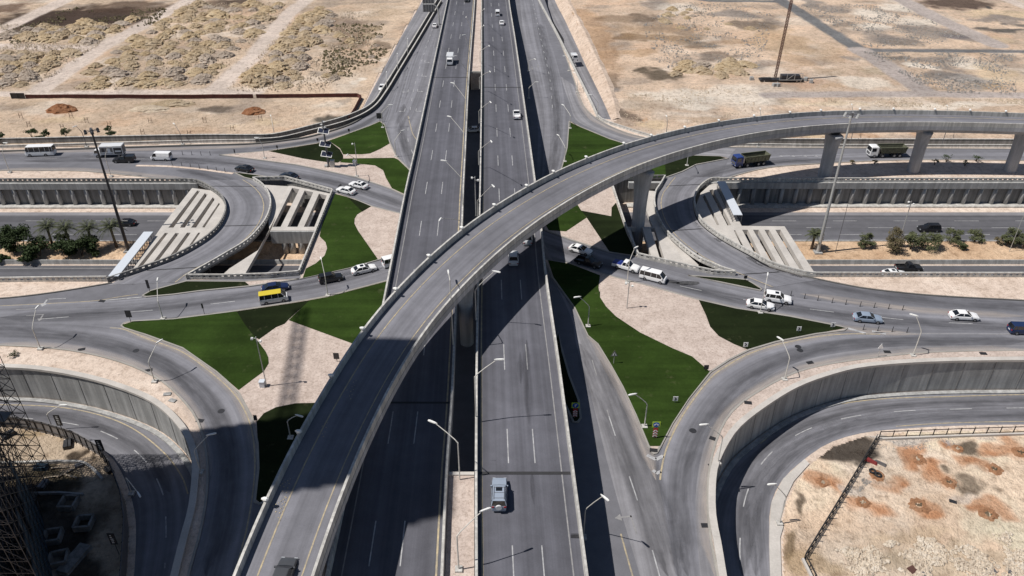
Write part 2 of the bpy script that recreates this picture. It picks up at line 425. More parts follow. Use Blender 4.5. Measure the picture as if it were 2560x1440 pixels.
cutwall(PL([(832, 482), (748, 690)]), 'short end wall of the left cutting under the turf island', -1)
cutwall(PL([(748, 690), (672, 696), (560, 698), (467, 699), (280, 704)])+[V3(-900, YS-.6)], 'near wall of the sunken highway, left of the viaducts', -1)
nwR = cutwall(PL([(1525, 455), (1535, 450), (1662, 447), (1790, 453)])+[V3(900, P(1790, 453).y)], 'pilastered far wall of the sunken highway, right of the viaducts', -1, 'conc_d')
cutwall(PL([(1525, 455), (1594, 643)]), 'short end wall of the right cutting beside the tall pier', 1)
cutwall([V3(900, P(2040, 693).y-1)]+PL([(2040, 693), (1839, 690), (1784, 687), (1594, 643)]), 'near wall of the sunken highway, right of the viaducts', -1)
def pilasters(e, y, xs):
    o = e.location
    for x in xs:
        c = MB(o); c.tube([(x, y-.35, LOW-.1), (x, y-.35, -1.3)], .5, 10); c.build('pilaster', M['conc_m'], e, True)
    b = MB(o); x0, x1 = min(xs)-3, max(xs)+3
    b.box((x0, y-1.0, -1.5), (x1, y+.02, .02)); b.build('capping_beam', M['conc_m'], e)
    b = MB(o); b.box((x0, y-2.0, LOW), (x1, y-.02, LOW+.35)); b.build('wall_footing', M['conc'], e)
x0 = P(5, 520, LOW).x; pilasters(nwL, YN-.02, [x0+3.42*k for k in range(-3, 14)])
x0 = P(1600, 520, LOW).x; pilasters(nwR, P(1790, 453).y-.02, [x0+3.36*k for k in range(0, 30)])

# ------------------------------------------------------------------ roads on the ground
Rd = lambda n, mb, m: tag(mb.build(n, M[m]), kind='structure')
junction = [V3(-900, P(0, 386).y)]+PL([(0, 379), (233, 372), (500, 364), (640, 360), (720, 351), (773, 343), (873, 313), (923, 283), (957, 247), (973, 207), (1010, 140), (1060, 55), (1100, -30), (1135, -140), (1360, -140),
    (1362, 0), (1387, 75), (1417, 150), (1440, 215), (1457, 262), (1480, 288), (1523, 315), (1573, 335), (1620, 346), (1720, 362), (1840, 369), (2560, 373)])+[V3(900, P(2560, 373).y)]
junction += [V3(900, P(2560, 402).y)]+PL([(2560, 402), (2307, 400), (2140, 405), (1940, 417), (1873, 430), (1807, 449), (1662, 447), (1535, 450), (1525, 455), (1594, 643), (1784, 687), (1839, 690), (1955, 684), (2007, 690), (2090, 708), (2173, 723), (2340, 740), (2560, 752)])+[V3(900, P(2560, 752).y-6)]
junction += [V3(900, P(2560, 877).y+.0)]+PL([(2560, 877), (2323, 882), (2198, 894), (2073, 911), (1990, 932), (1907, 973), (1836, 1023), (1802, 1073), (1782, 1132), (1771, 1194), (1769, 1257), (1775, 1340), (1794, 1440), (1815, 1580)])
junction += [V3(TWs[-1].x-1.2, -60), V3(QWs[-1].x+2, -60)]
junction += PL([(440, 1580), (471, 1440), (487, 1382), (504, 1319), (517, 1236), (519, 1173), (512, 1111), (492, 1048), (458, 1002), (400, 950), (312, 909), (208, 882), (104, 869), (0, 864)])+[V3(-900, P(0, 864).y+2)]
junction += [V3(-900, P(0, 747).y-2)]+PL([(0, 747), (133, 732), (280, 708), (467, 700), (560, 698), (672, 696), (748, 690), (832, 482), (715, 450), (640, 452), (560, 458), (493, 455), (400, 447), (333, 440), (200, 428), (0, 427)])+[V3(-900, P(0, 427).y)]
mb = MB(); loopsheet(mb, [junction], .006); Rd('road', mb, 'asph')
def ribbon(name, L, Rr, m, z=None, sub=5, cross=1, u0=0.0, sm=True, n=None):
    L = PL(L, z or 0) if not isinstance(L[0], Vector) else L
    Rr = PL(Rr, z or 0) if not isinstance(Rr[0], Vector) else Rr
    if sm: L, Rr = smooth(L, sub), smooth(Rr, sub)
    n = n or max(8, int(max(arcs(L)[-1], arcs(Rr)[-1])/2.5)); L, Rr = resamp(L, n), resamp(Rr, n)
    mb = MB(); c = [(a+b)/2 for a, b in zip(L, Rr)]; s = arcs(c)
    for i in range(n-1):
        w0 = (L[i]-Rr[i]).length; w1 = (L[i+1]-Rr[i+1]).length
        mb.quad(Rr[i], Rr[i+1], L[i+1], L[i], [(u0+w0/2, s[i]), (u0+w1/2, s[i+1]), (u0-w1/2, s[i+1]), (u0-w0/2, s[i])])
    return Rd(name, mb, m), L, Rr
# middle left road under the viaducts, left crossing road, right crossing road
ribbon('road', [(-300, 378), (0, 386), (233, 380), (400, 379), (500, 381), (560, 387), (640, 402), (740, 415), (823, 432), (893, 447), (973, 474), (1100, 520), (1250, 590), (1367, 640)][::1],
       [(-300, 424), (0, 412), (233, 408), (330, 411), (440, 416), (560, 427), (640, 440), (730, 455), (837, 483), (887, 498), (930, 516), (1000, 535), (1120, 580), (1250, 620)], 'asph_s', .012)
ribbon('road', [(-500, 790), (0, 764), (150, 756), (300, 750), (433, 738), (500, 729), (625, 718), (750, 701), (873, 674), (975, 644), (1100, 600), (1250, 560)],
       [(-500, 850), (0, 826), (150, 822), (302, 815), (433, 799), (567, 782), (720, 759), (820, 742), (963, 704), (1100, 665), (1300, 625)], 'asph_s', .018)
ribbon('road', [(1250, 545), (1360, 578), (1427, 604), (1523, 634), (1600, 656), (1720, 688), (1800, 708), (1901, 729), (2050, 752), (2300, 778), (2560, 795), (3000, 815)],
       [(1200, 580), (1367, 638), (1427, 656), (1540, 692), (1607, 709), (1740, 746), (1840, 769), (1973, 789), (2117, 817), (2300, 826), (2560, 832), (3000, 850)], 'asph_s', .012)
# ring ramps at road level
ribbon('road', [(-300, 808), (0, 806), (150, 808), (302, 819), (367, 842), (458, 875), (542, 934), (596, 988), (629, 1050), (641, 1111), (643, 1173), (636, 1240), (622, 1330), (590, 1440), (560, 1580)],
       [(-300, 866), (0, 863), (104, 868), (208, 881), (312, 908), (400, 949), (458, 1001), (492, 1047), (512, 1110), (519, 1172), (517, 1236), (505, 1319), (488, 1382), (472, 1440), (440, 1580)], 'asph_s', .024)
ribbon('road', [(3000, 870), (2560, 862), (2323, 862), (2198, 868), (2073, 884), (1990, 905), (1907, 945), (1836, 996), (1790, 1050), (1760, 1110), (1740, 1180), (1720, 1257), (1715, 1340), (1720, 1440), (1730, 1580)][::-1],
       [(3000, 884), (2560, 877), (2323, 882), (2198, 894), (2073, 911), (1990, 932), (1907, 973), (1836, 1023), (1802, 1073), (1782, 1132), (1771, 1194), (1769, 1257), (1775, 1340), (1794, 1440), (1815, 1580)][::-1], 'asph_l', .010)
ribbon('road', [(3000, 835), (2560, 832), (2323, 832), (2122, 832), (2040, 839), (1940, 859), (1873, 879), (1823, 904), (1777, 934), (1723, 1000), (1682, 1063), (1655, 1125), (1645, 1200), (1660, 1300), (1690, 1440), (1710, 1580)],
       [(3000, 868), (2560, 862), (2323, 864), (2198, 870), (2073, 886), (1990, 907), (1907, 947), (1836, 998), (1790, 1052), (1762, 1110), (1745, 1180), (1738, 1257), (1742, 1340), (1750, 1440), (1765, 1580)], 'asph_s', .016)
# service roads beside the viaducts
ribbon('road', [(1250, 545), (1380, 700), (1430, 800), (1440, 860), (1470, 960), (1530, 1200), (1600, 1440), (1640, 1580)], [(1330, 545), (1440, 770), (1469, 842), (1527, 917), (1557, 971), (1590, 1042), (1622, 1120), (1645, 1200), (1690, 1440), (1710, 1580)], 'asph_l', .020)
ribbon('road', [(1390, -60), (1300, 0), (1310, 100), (1330, 200), (1345, 300), (1340, 420), (1330, 545)][1:], [(1345, 0), (1375, 100), (1398, 180), (1412, 260), (1414, 330), (1408, 390), (1385, 470)][::1], 'asph_s', .012)
ribbon('road', [(1125, -100), (1098, -20), (1060, 65), (1010, 160), (992, 210), (975, 260), (960, 300)], [(1210, -100), (1118, 0), (1085, 120), (1060, 240), (1040, 330), (1030, 390), (1015, 420)], 'asph_s', .012)
ribbon('road', [(1060, 120), (1030, 210), (1000, 270), (973, 300), (965, 320), (978, 362), (993, 395), (1025, 440)], [(1090, 120), (1075, 210), (1055, 290), (1045, 340), (1045, 390), (1050, 430), (1055, 450), (1080, 480)], 'asph_s', .018)
ribbon('road', [(500, 366), (640, 362), (720, 353), (773, 345), (873, 315), (925, 285), (960, 248), (985, 195)], [(500, 378), (640, 378), (720, 368), (793, 356), (873, 331), (950, 300), (975, 265), (1000, 210)], 'asph_s', .024)
ribbon('road', [(1400, 190), (1425, 262), (1440, 300), (1480, 322), (1540, 346), (1600, 366), (1700, 384), (1820, 395)], [(1440, 217), (1457, 264), (1480, 290), (1523, 317), (1573, 337), (1620, 348), (1720, 364), (1840, 372)], 'asph_l', .018)
ribbon('road', [(1820, 400), (1900, 391), (2000, 387), (2140, 384), (2307, 382), (2560, 382), (4000, 392)], [(1800, 455), (1873, 430), (1940, 418), (2140, 404), (2307, 399), (2560, 401), (4000, 410)], 'asph_s', .012)
# outer service roads behind the barriers
ribbon('road', [(1125, -140), (1057, 0), (1010, 80), (955, 180), (903, 278), (890, 298)], [(1180, -140), (1094, 0), (1036, 97), (986, 180), (953, 233), (920, 278)], 'asph_l', .012)
ribbon('road', DLb, DRb, 'asph_l'); ribbon('dark_strip', [p+Vector((.02, 0, .02)) for p in DLb], [p+Vector((w_, 0, .02)) for p, w_ in zip(DLb, (1.8, 2.0, 2.6, 3.2, 3.6, 3.6, 2.6, .8))], 'near_black')  # second ribbon: near-black strip along the foot of the drop wall
mb = MB(); ss, tt = resamp(smooth(DRb, 5), 60), resamp(smooth(DR0, 5), 60)
bm1, bm2 = [p+Vector((1.3, 0, .5+.12*math.sin(i*1.7))) for i, p in enumerate(tt)], [p+Vector((3.4, 0, -.1)) for p in tt]
for i in range(59): mb.quad(ss[i], tt[i], tt[i+1], ss[i+1]); mb.quad(tt[i], bm1[i], bm1[i+1], tt[i+1]); mb.quad(bm1[i], bm2[i], bm2[i+1], bm1[i+1])
tag(mb.build('slope', M['dsand'], None, True), kind='structure')
e_ = empty('retaining_wall', DL0[0], 0, 'pale retaining wall dropping to the outer service road on the right', 'wall'); e_['kind'] = 'thing'
mb = MB(DL0[0]); aa, bb = resamp(smooth(DL0, 5), 60), resamp(smooth(DLb, 5), 60)
mb.loft([[a+Vector((-.4, 0, .35)), a+Vector((.05, 0, .35)), b+Vector((.05, 0, -.1)), b+Vector((-.4, 0, -.1))] for a, b in zip(aa, bb)]); mb.build('wall_face', M['conc_m'], e_)
# the sunken highway and the sunken ring roads
def straight(name, x0, x1, ya, yb, z, m):
    n = 60; L = [V3(lerp(x0, x1, i/n), ya, z) for i in range(n+1)]; Rr = [V3(lerp(x0, x1, i/n), yb, z) for i in range(n+1)]
    mb = MB()
    for i in range(n): mb.quad(Rr[i], Rr[i+1], L[i+1], L[i], [(0, Rr[i].x), (0, Rr[i+1].x), (yb-ya, L[i+1].x), (yb-ya, L[i].x)])
    Rd(name, mb, m)
yA, yB, yC, yD = P(300, 531, LOW).y, P(300, 605, LOW).y, P(300, 664, LOW).y, YS-.7
straight('highway', -900, 900, yA, yB, LOW+.02, 'asph_d'); straight('highway', -900, 900, yC, yD, LOW+.02, 'asph_d')
straight('verge', -900, 900, yA-1.6, yA, LOW+.03, 'asph_l')
m_ = MB(); m_.box((-900, yC+1.1, LOW), (900, yB-.35, LOW+.3)); tag(m_.build('median_soil', M['sand']), kind='structure')
for yy, lab in ((yC+.75, 'long low concrete barrier on the near side of the planted median'), (yB-.2, 'long low kerb wall on the far side of the planted median')):
    b = MB(); pa = [V3(x, yy) for x in np.linspace(-300, 300, 60)]
    if 'near' in lab: b.sweep(pa, [(-.3, LOW), (.3, LOW), (.12, LOW+.95), (-.12, LOW+.95)])
    else: b.wall(pa, .3, LOW, LOW+.42)
    tag(b.build('concrete_barrier', M['conc_m']), lab, 'barrier')
qo = offs(QWs, -1.0); to = offs(TWs, 1.0)
qi = PL([(-900, 1030), (-300, 1045), (0, 1056), (62, 1061), (125, 1073), (208, 1098), (267, 1132), (300, 1173), (330, 1250), (340, 1319), (335, 1440), (320, 1580)], LOW+.02)
for p in qo+to: p.z = LOW+.02
qo = [p for p in qo if p.x > -175]; to = [p for p in to if p.x < 300]
ti = PL([(4200, 1055), (3000, 1060), (2560, 1061), (2365, 1065), (2240, 1073), (2157, 1082), (2073, 1107), (2011, 1148), (1957, 1198), (1928, 1257), (1923, 1319), (1923, 1382), (1925, 1440), (1932, 1580)], LOW+.02)
_, qL, qR = ribbon('ring_road', qo, qi, 'asph_s', sub=4)
_, tL, tR = ribbon('ring_road', to, ti, 'asph_s', sub=4)
for path, w_, lab in ((qo, 1, 'l'), (to, -1, 'r')):
    mb = MB(); pp = step([p.copy() for p in path], 2)
    mb.sweep(pp, [(0, 0), (w_*.75, 0), (w_*.75, .22), (0, .22)] if w_ > 0 else [(0, .22), (w_*.75, .22), (w_*.75, 0), (0, 0)])
    tag(mb.build('pavement', M['conc_m']), kind='structure')
mb = MB(); loopsheet(mb, [PL([(2011, 1149), (1957, 1199), (1928, 1258), (1923, 1319), (1923, 1382), (1925, 1440), (1932, 1580), (1966, 1580), (1953, 1440), (1950, 1345), (1958, 1318), (1948, 1308), (1960, 1255), (1984, 1205), (2023, 1161)], LOW)], LOW+.18, LOW)
tag(mb.build('pavement', M['conc_p']), kind='structure')

# ------------------------------------------------------------------ traffic islands with turf and gravel
def closed(pts, sm): return smooth(PL(pts), 4, True) if sm else PL(pts)
def island(pts, m, curb=True):
    q = PL(pts); mb = MB(); loopsheet(mb, [q], .13, 0.0); tag(mb.build('traffic_island', M[m]), kind='structure')
    if curb:
        c = MB(); ar = sum(q[i].x*q[(i+1) % len(q)].y-q[(i+1) % len(q)].x*q[i].y for i in range(len(q)))
        pp = q if ar > 0 else q[::-1]
        c.sweep(pp, [(.28, .0), (.28, .17), (-.04, .17), (-.04, 0)], True); tag(c.build('kerb', M['curb']), kind='structure')
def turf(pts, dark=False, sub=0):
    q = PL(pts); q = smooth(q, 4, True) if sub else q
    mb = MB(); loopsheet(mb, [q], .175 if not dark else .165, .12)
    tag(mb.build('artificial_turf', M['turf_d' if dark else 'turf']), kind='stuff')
I1 = [(548, 388), (620, 382), (667, 378), (793, 358), (873, 333), (925, 314), (950, 303), (962, 312), (968, 333), (977, 360), (993, 393), (1020, 420), (1060, 460), (1080, 500), (1007, 488), (973, 472), (893, 445), (823, 430), (740, 413), (640, 400), (560, 390)]
island(I1, 'gravel')
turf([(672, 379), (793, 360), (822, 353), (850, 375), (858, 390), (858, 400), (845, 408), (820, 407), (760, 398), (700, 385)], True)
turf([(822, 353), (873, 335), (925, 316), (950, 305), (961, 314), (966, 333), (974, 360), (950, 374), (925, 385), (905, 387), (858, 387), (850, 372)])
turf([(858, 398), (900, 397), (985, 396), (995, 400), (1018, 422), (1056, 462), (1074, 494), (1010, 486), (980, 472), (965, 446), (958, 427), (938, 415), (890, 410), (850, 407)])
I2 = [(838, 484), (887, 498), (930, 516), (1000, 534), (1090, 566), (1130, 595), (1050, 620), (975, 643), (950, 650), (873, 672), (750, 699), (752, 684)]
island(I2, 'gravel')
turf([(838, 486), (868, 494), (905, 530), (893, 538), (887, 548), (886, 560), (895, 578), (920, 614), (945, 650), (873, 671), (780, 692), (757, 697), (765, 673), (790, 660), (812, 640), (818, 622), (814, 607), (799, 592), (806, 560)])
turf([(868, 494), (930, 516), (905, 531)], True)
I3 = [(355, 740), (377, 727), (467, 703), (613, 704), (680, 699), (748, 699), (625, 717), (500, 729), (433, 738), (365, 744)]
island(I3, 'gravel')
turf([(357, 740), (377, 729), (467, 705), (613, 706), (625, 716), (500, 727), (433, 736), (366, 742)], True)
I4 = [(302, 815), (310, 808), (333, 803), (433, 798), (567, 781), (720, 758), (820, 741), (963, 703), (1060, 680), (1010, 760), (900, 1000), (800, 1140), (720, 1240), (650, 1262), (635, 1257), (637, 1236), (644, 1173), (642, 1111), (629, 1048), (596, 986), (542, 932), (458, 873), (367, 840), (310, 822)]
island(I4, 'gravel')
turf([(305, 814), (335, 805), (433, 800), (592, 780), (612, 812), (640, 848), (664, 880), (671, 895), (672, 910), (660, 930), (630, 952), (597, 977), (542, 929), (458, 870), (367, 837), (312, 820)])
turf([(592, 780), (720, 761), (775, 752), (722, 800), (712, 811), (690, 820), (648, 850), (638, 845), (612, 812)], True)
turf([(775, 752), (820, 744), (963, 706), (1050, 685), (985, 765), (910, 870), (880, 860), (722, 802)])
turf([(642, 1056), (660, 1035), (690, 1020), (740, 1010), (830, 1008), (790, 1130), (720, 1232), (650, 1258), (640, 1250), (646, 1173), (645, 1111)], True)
I5 = [(1360, 650), (1427, 659), (1540, 694), (1607, 711), (1740, 748), (1840, 771), (1973, 791), (2100, 816), (2119, 822), (2110, 828), (2040, 837), (1940, 857), (1873, 877), (1823, 902), (1777, 932), (1723, 998), (1682, 1061), (1652, 1119), (1643, 1135), (1634, 1137), (1626, 1130), (1619, 1115), (1590, 1040), (1557, 969), (1527, 915), (1494, 861), (1469, 840), (1435, 770), (1380, 695)]
island(I5, 'gravel')
turf([(1370, 652), (1427, 662), (1500, 690), (1496, 720), (1500, 745), (1515, 768), (1540, 793), (1600, 833), (1680, 872), (1730, 893), (1774, 931), (1721, 998), (1680, 1060), (1650, 1117), (1624, 1117), (1592, 1040), (1559, 969), (1529, 915), (1496, 861), (1471, 840), (1438, 770), (1384, 695)])
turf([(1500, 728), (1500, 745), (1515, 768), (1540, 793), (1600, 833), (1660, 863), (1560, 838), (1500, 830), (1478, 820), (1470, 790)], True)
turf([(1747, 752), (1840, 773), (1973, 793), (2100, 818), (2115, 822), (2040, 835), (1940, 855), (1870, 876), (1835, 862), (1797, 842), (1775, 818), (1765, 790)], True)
I6 = [(1380, 480), (1526, 457), (1594, 643), (1523, 632), (1427, 601), (1360, 576), (1340, 530)]
island(I6, 'gravel')
turf([(1345, 530), (1385, 485), (1420, 480), (1437, 503), (1453, 528), (1467, 545), (1415, 580), (1372, 577)])
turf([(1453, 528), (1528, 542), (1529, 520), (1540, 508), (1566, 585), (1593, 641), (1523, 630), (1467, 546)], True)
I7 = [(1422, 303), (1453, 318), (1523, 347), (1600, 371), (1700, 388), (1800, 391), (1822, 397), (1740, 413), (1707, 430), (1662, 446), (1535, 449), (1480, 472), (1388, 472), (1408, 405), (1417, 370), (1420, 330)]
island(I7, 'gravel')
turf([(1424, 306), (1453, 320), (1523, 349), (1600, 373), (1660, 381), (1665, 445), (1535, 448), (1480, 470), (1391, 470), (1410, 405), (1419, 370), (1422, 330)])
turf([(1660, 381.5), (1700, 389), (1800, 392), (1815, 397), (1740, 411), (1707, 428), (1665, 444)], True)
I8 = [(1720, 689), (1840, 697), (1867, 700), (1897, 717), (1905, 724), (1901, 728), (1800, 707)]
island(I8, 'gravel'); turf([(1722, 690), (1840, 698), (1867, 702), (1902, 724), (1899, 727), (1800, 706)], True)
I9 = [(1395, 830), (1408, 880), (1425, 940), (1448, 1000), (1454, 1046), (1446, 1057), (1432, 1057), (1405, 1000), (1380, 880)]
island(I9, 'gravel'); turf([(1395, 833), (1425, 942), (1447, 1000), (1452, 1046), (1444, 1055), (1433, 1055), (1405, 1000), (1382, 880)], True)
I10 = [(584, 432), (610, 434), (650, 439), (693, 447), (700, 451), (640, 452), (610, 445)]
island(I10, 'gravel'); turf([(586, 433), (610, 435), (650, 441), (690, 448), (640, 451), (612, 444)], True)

# kerbs along the outer road edges
def kerb(pts, z=0.0, m='curb', w=.3, h=.16):
    mb = MB(); mb.wall(step(smooth(PL(pts, 0), 4), 2.5), w, z, z+h); tag(mb.build('kerb', M[m]), kind='structure')
kerb([(-400, 388), (0, 379), (233, 372), (500, 364), (640, 360), (720, 351), (773, 343), (873, 313), (923, 283)], m='kerb_dark', w=.6, h=.3)
kerb([(0, 864), (104, 869), (208, 882), (312, 909), (400, 950), (458, 1002), (492, 1048), (512, 1111), (519, 1173), (517, 1236), (504, 1319), (487, 1382), (471, 1440), (440, 1580)])
kerb([(2900, 881), (2560, 877), (2323, 882), (2198, 894), (2073, 911), (1990, 932), (1907, 973), (1836, 1023), (1802, 1073), (1782, 1132), (1771, 1194), (1769, 1257), (1775, 1340), (1794, 1440), (1815, 1580)])
kerb([(-300, 427), (0, 427), (200, 428), (333, 440), (400, 447), (493, 455)])
kerb([(2900, 403), (2560, 402), (2307, 400), (2140, 405), (1940, 417), (1873, 430), (1807, 449)])
kerb([(1347, 0), (1387, 75), (1417, 150), (1440, 215), (1457, 262), (1480, 288), (1523, 315), (1573, 335), (1620, 346), (1720, 362), (1840, 369), (2560, 373), (3200, 378)])
kerb([(-300, 762), (0, 747), (133, 732), (280, 708)], m='kerb_dark'); kerb([(2007, 690), (2090, 708), (2173, 723), (2340, 740), (2560, 752), (2900, 775)], m='kerb_dark')
mb = MB(); loopsheet(mb, [PL([(1802, 1073), (1782, 1132), (1771, 1194), (1769, 1257), (1775, 1340), (1794, 1440), (1815, 1580), (1832, 1580), (1808, 1440), (1795, 1360), (1783, 1298), (1781, 1236), (1787, 1172), (1808, 1122), (1841, 1073), (1904, 1022), (1987, 970), (2073, 939), (2157, 919), (2323, 906), (2560, 902), (2560, 877), (2323, 882), (2198, 894), (2073, 911), (1990, 932), (1907, 973), (1836, 1023)])], .1)
tag(mb.build('verge', M['gravel']), kind='structure')
# ------------------------------------------------------------------ viaducts, flyover, loop bridges
def lines_on(e, org, L, Rr, fr, w, m, z=.02, dash=None, phase=0.0, nm='lane_marking'):
    path = [r.lerp(l, 1-fr) if True else None for l, r in zip(L, Rr)]
    path = [l.lerp(r, fr) for l, r in zip(L, Rr)]
    mb = MB(org); s = arcs(path); up = Vector((0, 0, z))
    segs = [(0, s[-1])] if not dash else [(phase+dash[1]*k, phase+dash[1]*k+dash[0]) for k in range(-6, int(s[-1]/dash[1])+2)]
    for a, b in segs:
        a, b = max(a, 0), min(b, s[-1])
        if b-a < .3: continue
        n = max(1, int((b-a)/3)); pts = [at_s(path, s, a+(b-a)*k/n)+up for k in range(n+1)]
        l, r = offs(pts, w/2), offs(pts, -w/2)
        for i in range(n): mb.quad(r[i], r[i+1], l[i+1], l[i])
        if dash: mb.build('lane_dash', M[m], e); mb = MB(org)
    if not dash: return mb.build(nm, M[m], e)
def deck(e, L, Rr, m, thick, under, parL=None, parR=None, fascia='conc_f', pw=.42, ph=1.0, fas=.55, parm='conc'):
    """L, Rr: top edges of the deck surface, same number of stations"""
    org = e.location; n = len(L); c = [(a+b)/2 for a, b in zip(L, Rr)]; s = arcs(c)
    mb = MB(org)
    for i in range(n-1):
        w0, w1 = (L[i]-Rr[i]).length/2, (L[i+1]-Rr[i+1]).length/2
        mb.quad(Rr[i], Rr[i+1], L[i+1], L[i], [(w0, s[i]), (w1, s[i+1]), (-w1, s[i+1]), (-w0, s[i])])
    mb.build('road_surface', M[m], e)
    g_ = MB(org); rings = []
    for a, b in zip(L, Rr):
        d = (b-a)
        dn = lambda k: Vector((0, 0, -k))
        rings.append([a+dn(.03), b+dn(.03), b+dn(fas), b.lerp(a, .14)+dn(fas+.25), b.lerp(a, .14+.1*under)+dn(thick), a.lerp(b, .14+.1*under)+dn(thick), a.lerp(b, .14)+dn(fas+.25), a+dn(fas)])
    g_.loft(rings); g_.build('girder', M[fascia], e)
    for pth, sd, on in ((L, 1, parL), (Rr, -1, parR)):
        if not on: continue
        p = MB(org); o = -sd*pw/2
        p.sweep(pth, [(o-pw/2, -fas), (o+pw/2, -fas), (o+pw/2*.7, ph), (o-pw/2*.7, ph)]); p.build('parapet', M[parm], e)
    return c, s
def plain_pier(e, at, ztop, wx=4.6, wy=1.3, ang=0.0, zb=0.0):
    mb = MB(e.location); R = Matrix.Translation((at.x, at.y, 0)) @ Matrix.Rotation(ang, 4, 'Z')
    rings = []
    for z, k in ((zb-.2, 1), (lerp(zb, ztop, .6), 1), (ztop-1.2, 1.15), (ztop, 1.55)):
        r = []
        for j in range(20):
            a = 2*math.pi*j/20; q = 4
            x = wx/2*k*math.copysign(abs(math.cos(a))**(2/q), math.cos(a)); y = wy/2*math.copysign(abs(math.sin(a))**(2/q), math.sin(a))
            r.append(R @ Vector((x, y, z)))
        rings.append(r)
    mb.loft(rings); return mb.build('pier', M['conc_m'], e, True)
def zmain(py): return interp(py, [-160, 0, 180, 450, 750, 1160, 1440, 1600], [3.2, 4.5, 5.8, 7.0, 7.0, 6.3, 5.5, 5.0])
def carriage(nm, label, Lp, Rp, dash_ph):
    L = [P(x, y, zmain(y)+1.0)-Vector((0, 0, 1.0)) for x, y in Lp]; Rr = [P(x, y, zmain(y)+1.0)-Vector((0, 0, 1.0)) for x, y in Rp]
    n = 150; EXT = 70; dv = (L[0]-L[1]).normalized(); L = [L[0]+dv*EXT]+L; dv = (Rr[0]-Rr[1]).normalized(); Rr = [Rr[0]+dv*EXT]+Rr
    L, Rr = resamp(smooth(L, 8), n), resamp(smooth(Rr, 8), n)
    e = empty(nm, ((L[0]+Rr[0])/2), 0, label, 'viaduct', 'highway viaducts'); e['kind'] = 'thing'
    c, s = deck(e, L, Rr, 'asph_v', 2.0, 1.2, True, True)
    for fr in (.345, .615): lines_on(e, e.location, L, Rr, fr, .14, 'white_l', dash=(6, 18.1), phase=dash_ph+EXT)
    lines_on(e, e.location, L, Rr, .07 if 'right' in label else .93, .22, 'yellow_l', nm='edge_marking')
    lines_on(e, e.location, L, Rr, .875 if 'right' in label else .125, .16, 'faint_l', nm='edge_marking')
    return e, L, Rr, c, s
vr, VRL, VRR, vrc, vrs = carriage('elevated_carriageway', 'right-hand elevated highway carriageway carrying traffic away from the camera',
    [(1186, 1600), (1186, 1440), (1186, 1160), (1189, 840), (1196, 540), (1199, 400), (1202, 200), (1203, 0), (1204, -120)],
    [(1496, 1600), (1473, 1440), (1436, 1165), (1400, 900), (1368, 683), (1355, 560), (1340, 450), (1318, 293), (1290, 100), (1274, 0), (1262, -120)], 5.7)
vl, VLL, VLR, vlc, vls = carriage('elevated_carriageway', 'left-hand elevated highway carriageway carrying traffic towards the camera',
    [(777, 1600), (811, 1440), (872, 1160), (955, 755), (1010, 480), (1038, 360), (1073, 200), (1117, 0), (1142, -120)],
    [(1103, 1600), (1109, 1440), (1121, 1161), (1132, 1007), (1144, 740), (1157, 567), (1160, 480), (1164, 397), (1174, 187), (1188, 0), (1194, -120)], 9.0)
for e, c in ((vr, vrc), (vl, vlc)):
    for p in c:
        pass
    for y in (78, 104.5, 136, 172, 204):
        p = min(c, key=lambda q: abs(q.y-y)); plain_pier(e, p, p.z-1.9, 4.4, 1.4)
# expansion joints and soiled patches on the right carriageway
def joint(e, L, Rr, py, w=.35):
    z = zmain(py); y = P(1270, py, z).y; i = min(range(len(L)), key=lambda k: abs(L[k].y-y))
    mb = MB(e.location); a, b = L[i]+Vector((0, 0, .024)), Rr[i]+Vector((0, 0, .024)); d = Vector((0, w/2, 0))
    a = a.lerp(b, .04); b2 = b.lerp(a, .04)
    mb.quad(a-d, b2-d, b2+d, a+d); mb.build('expansion_joint', M['joint'], e)
joint(vr, VRL, VRR, 1160, .5); joint(vr, VRL, VRR, 217, .5); joint(vl, VLL, VLR, 1022, .4); joint(vl, VLL, VLR, 190, .5)
# solid approach embankments with retaining faces and the gravel median between them
def embank(nm, e, L, Rr, ylo, yhi):
    ii = [i for i in range(len(L)) if ylo <= L[i].y <= yhi]; mb = MB(e.location)
    rings = [[L[i].lerp(Rr[i], .03)+Vector((0, 0, -.5)), Rr[i].lerp(L[i], .03)+Vector((0, 0, -.5)), Vector((*Rr[i].lerp(L[i], .03).xy, -.1)), Vector((*L[i].lerp(Rr[i], .03).xy, -.1))] for i in ii]
    mb.loft(rings); mb.build('embankment_wall', M['conc_d'], e)
yab = P(1155, 1160, 5.6).y; yfa = P(1185, 187, 5.5).y
for e, L, Rr in ((vr, VRL, VRR), (vl, VLL, VLR)):
    embank('a', e, L, Rr, -90, yab); embank('b', e, L, Rr, yfa, 900)
def median(ylo, yhi, label):
    ii = [i for i in range(len(VRL)) if ylo <= VRL[i].y <= yhi]
    jj = lambda i: min(range(len(VLR)), key=lambda k: abs(VLR[k].y-VRL[i].y))
    mb = MB(); rings = []
    for i in ii:
        a, b = VLR[jj(i)], VRL[i]; a = Vector((a.x+.05, b.y, b.z-.15)); b = Vector((b.x-.05, b.y, b.z-.15))
        rings.append([a, b, Vector((b.x, b.y, -.1)), Vector((a.x, a.y, -.1))])
    mb.loft(rings); tag(mb.build('median', M['gravel']), kind='structure')
    k = MB(); yy = ii[0] if ylo > 100 else ii[-1]
    r = rings[0] if ylo > 100 else rings[-1]
    k.bar(r[0]+Vector((0, -.05, -.1)), r[1]+Vector((0, -.05, -.1)), .5, .6); tag(k.build('kerb', M['conc_p']), kind='structure')
median(-90, yab, ''); median(yfa, 900, '')

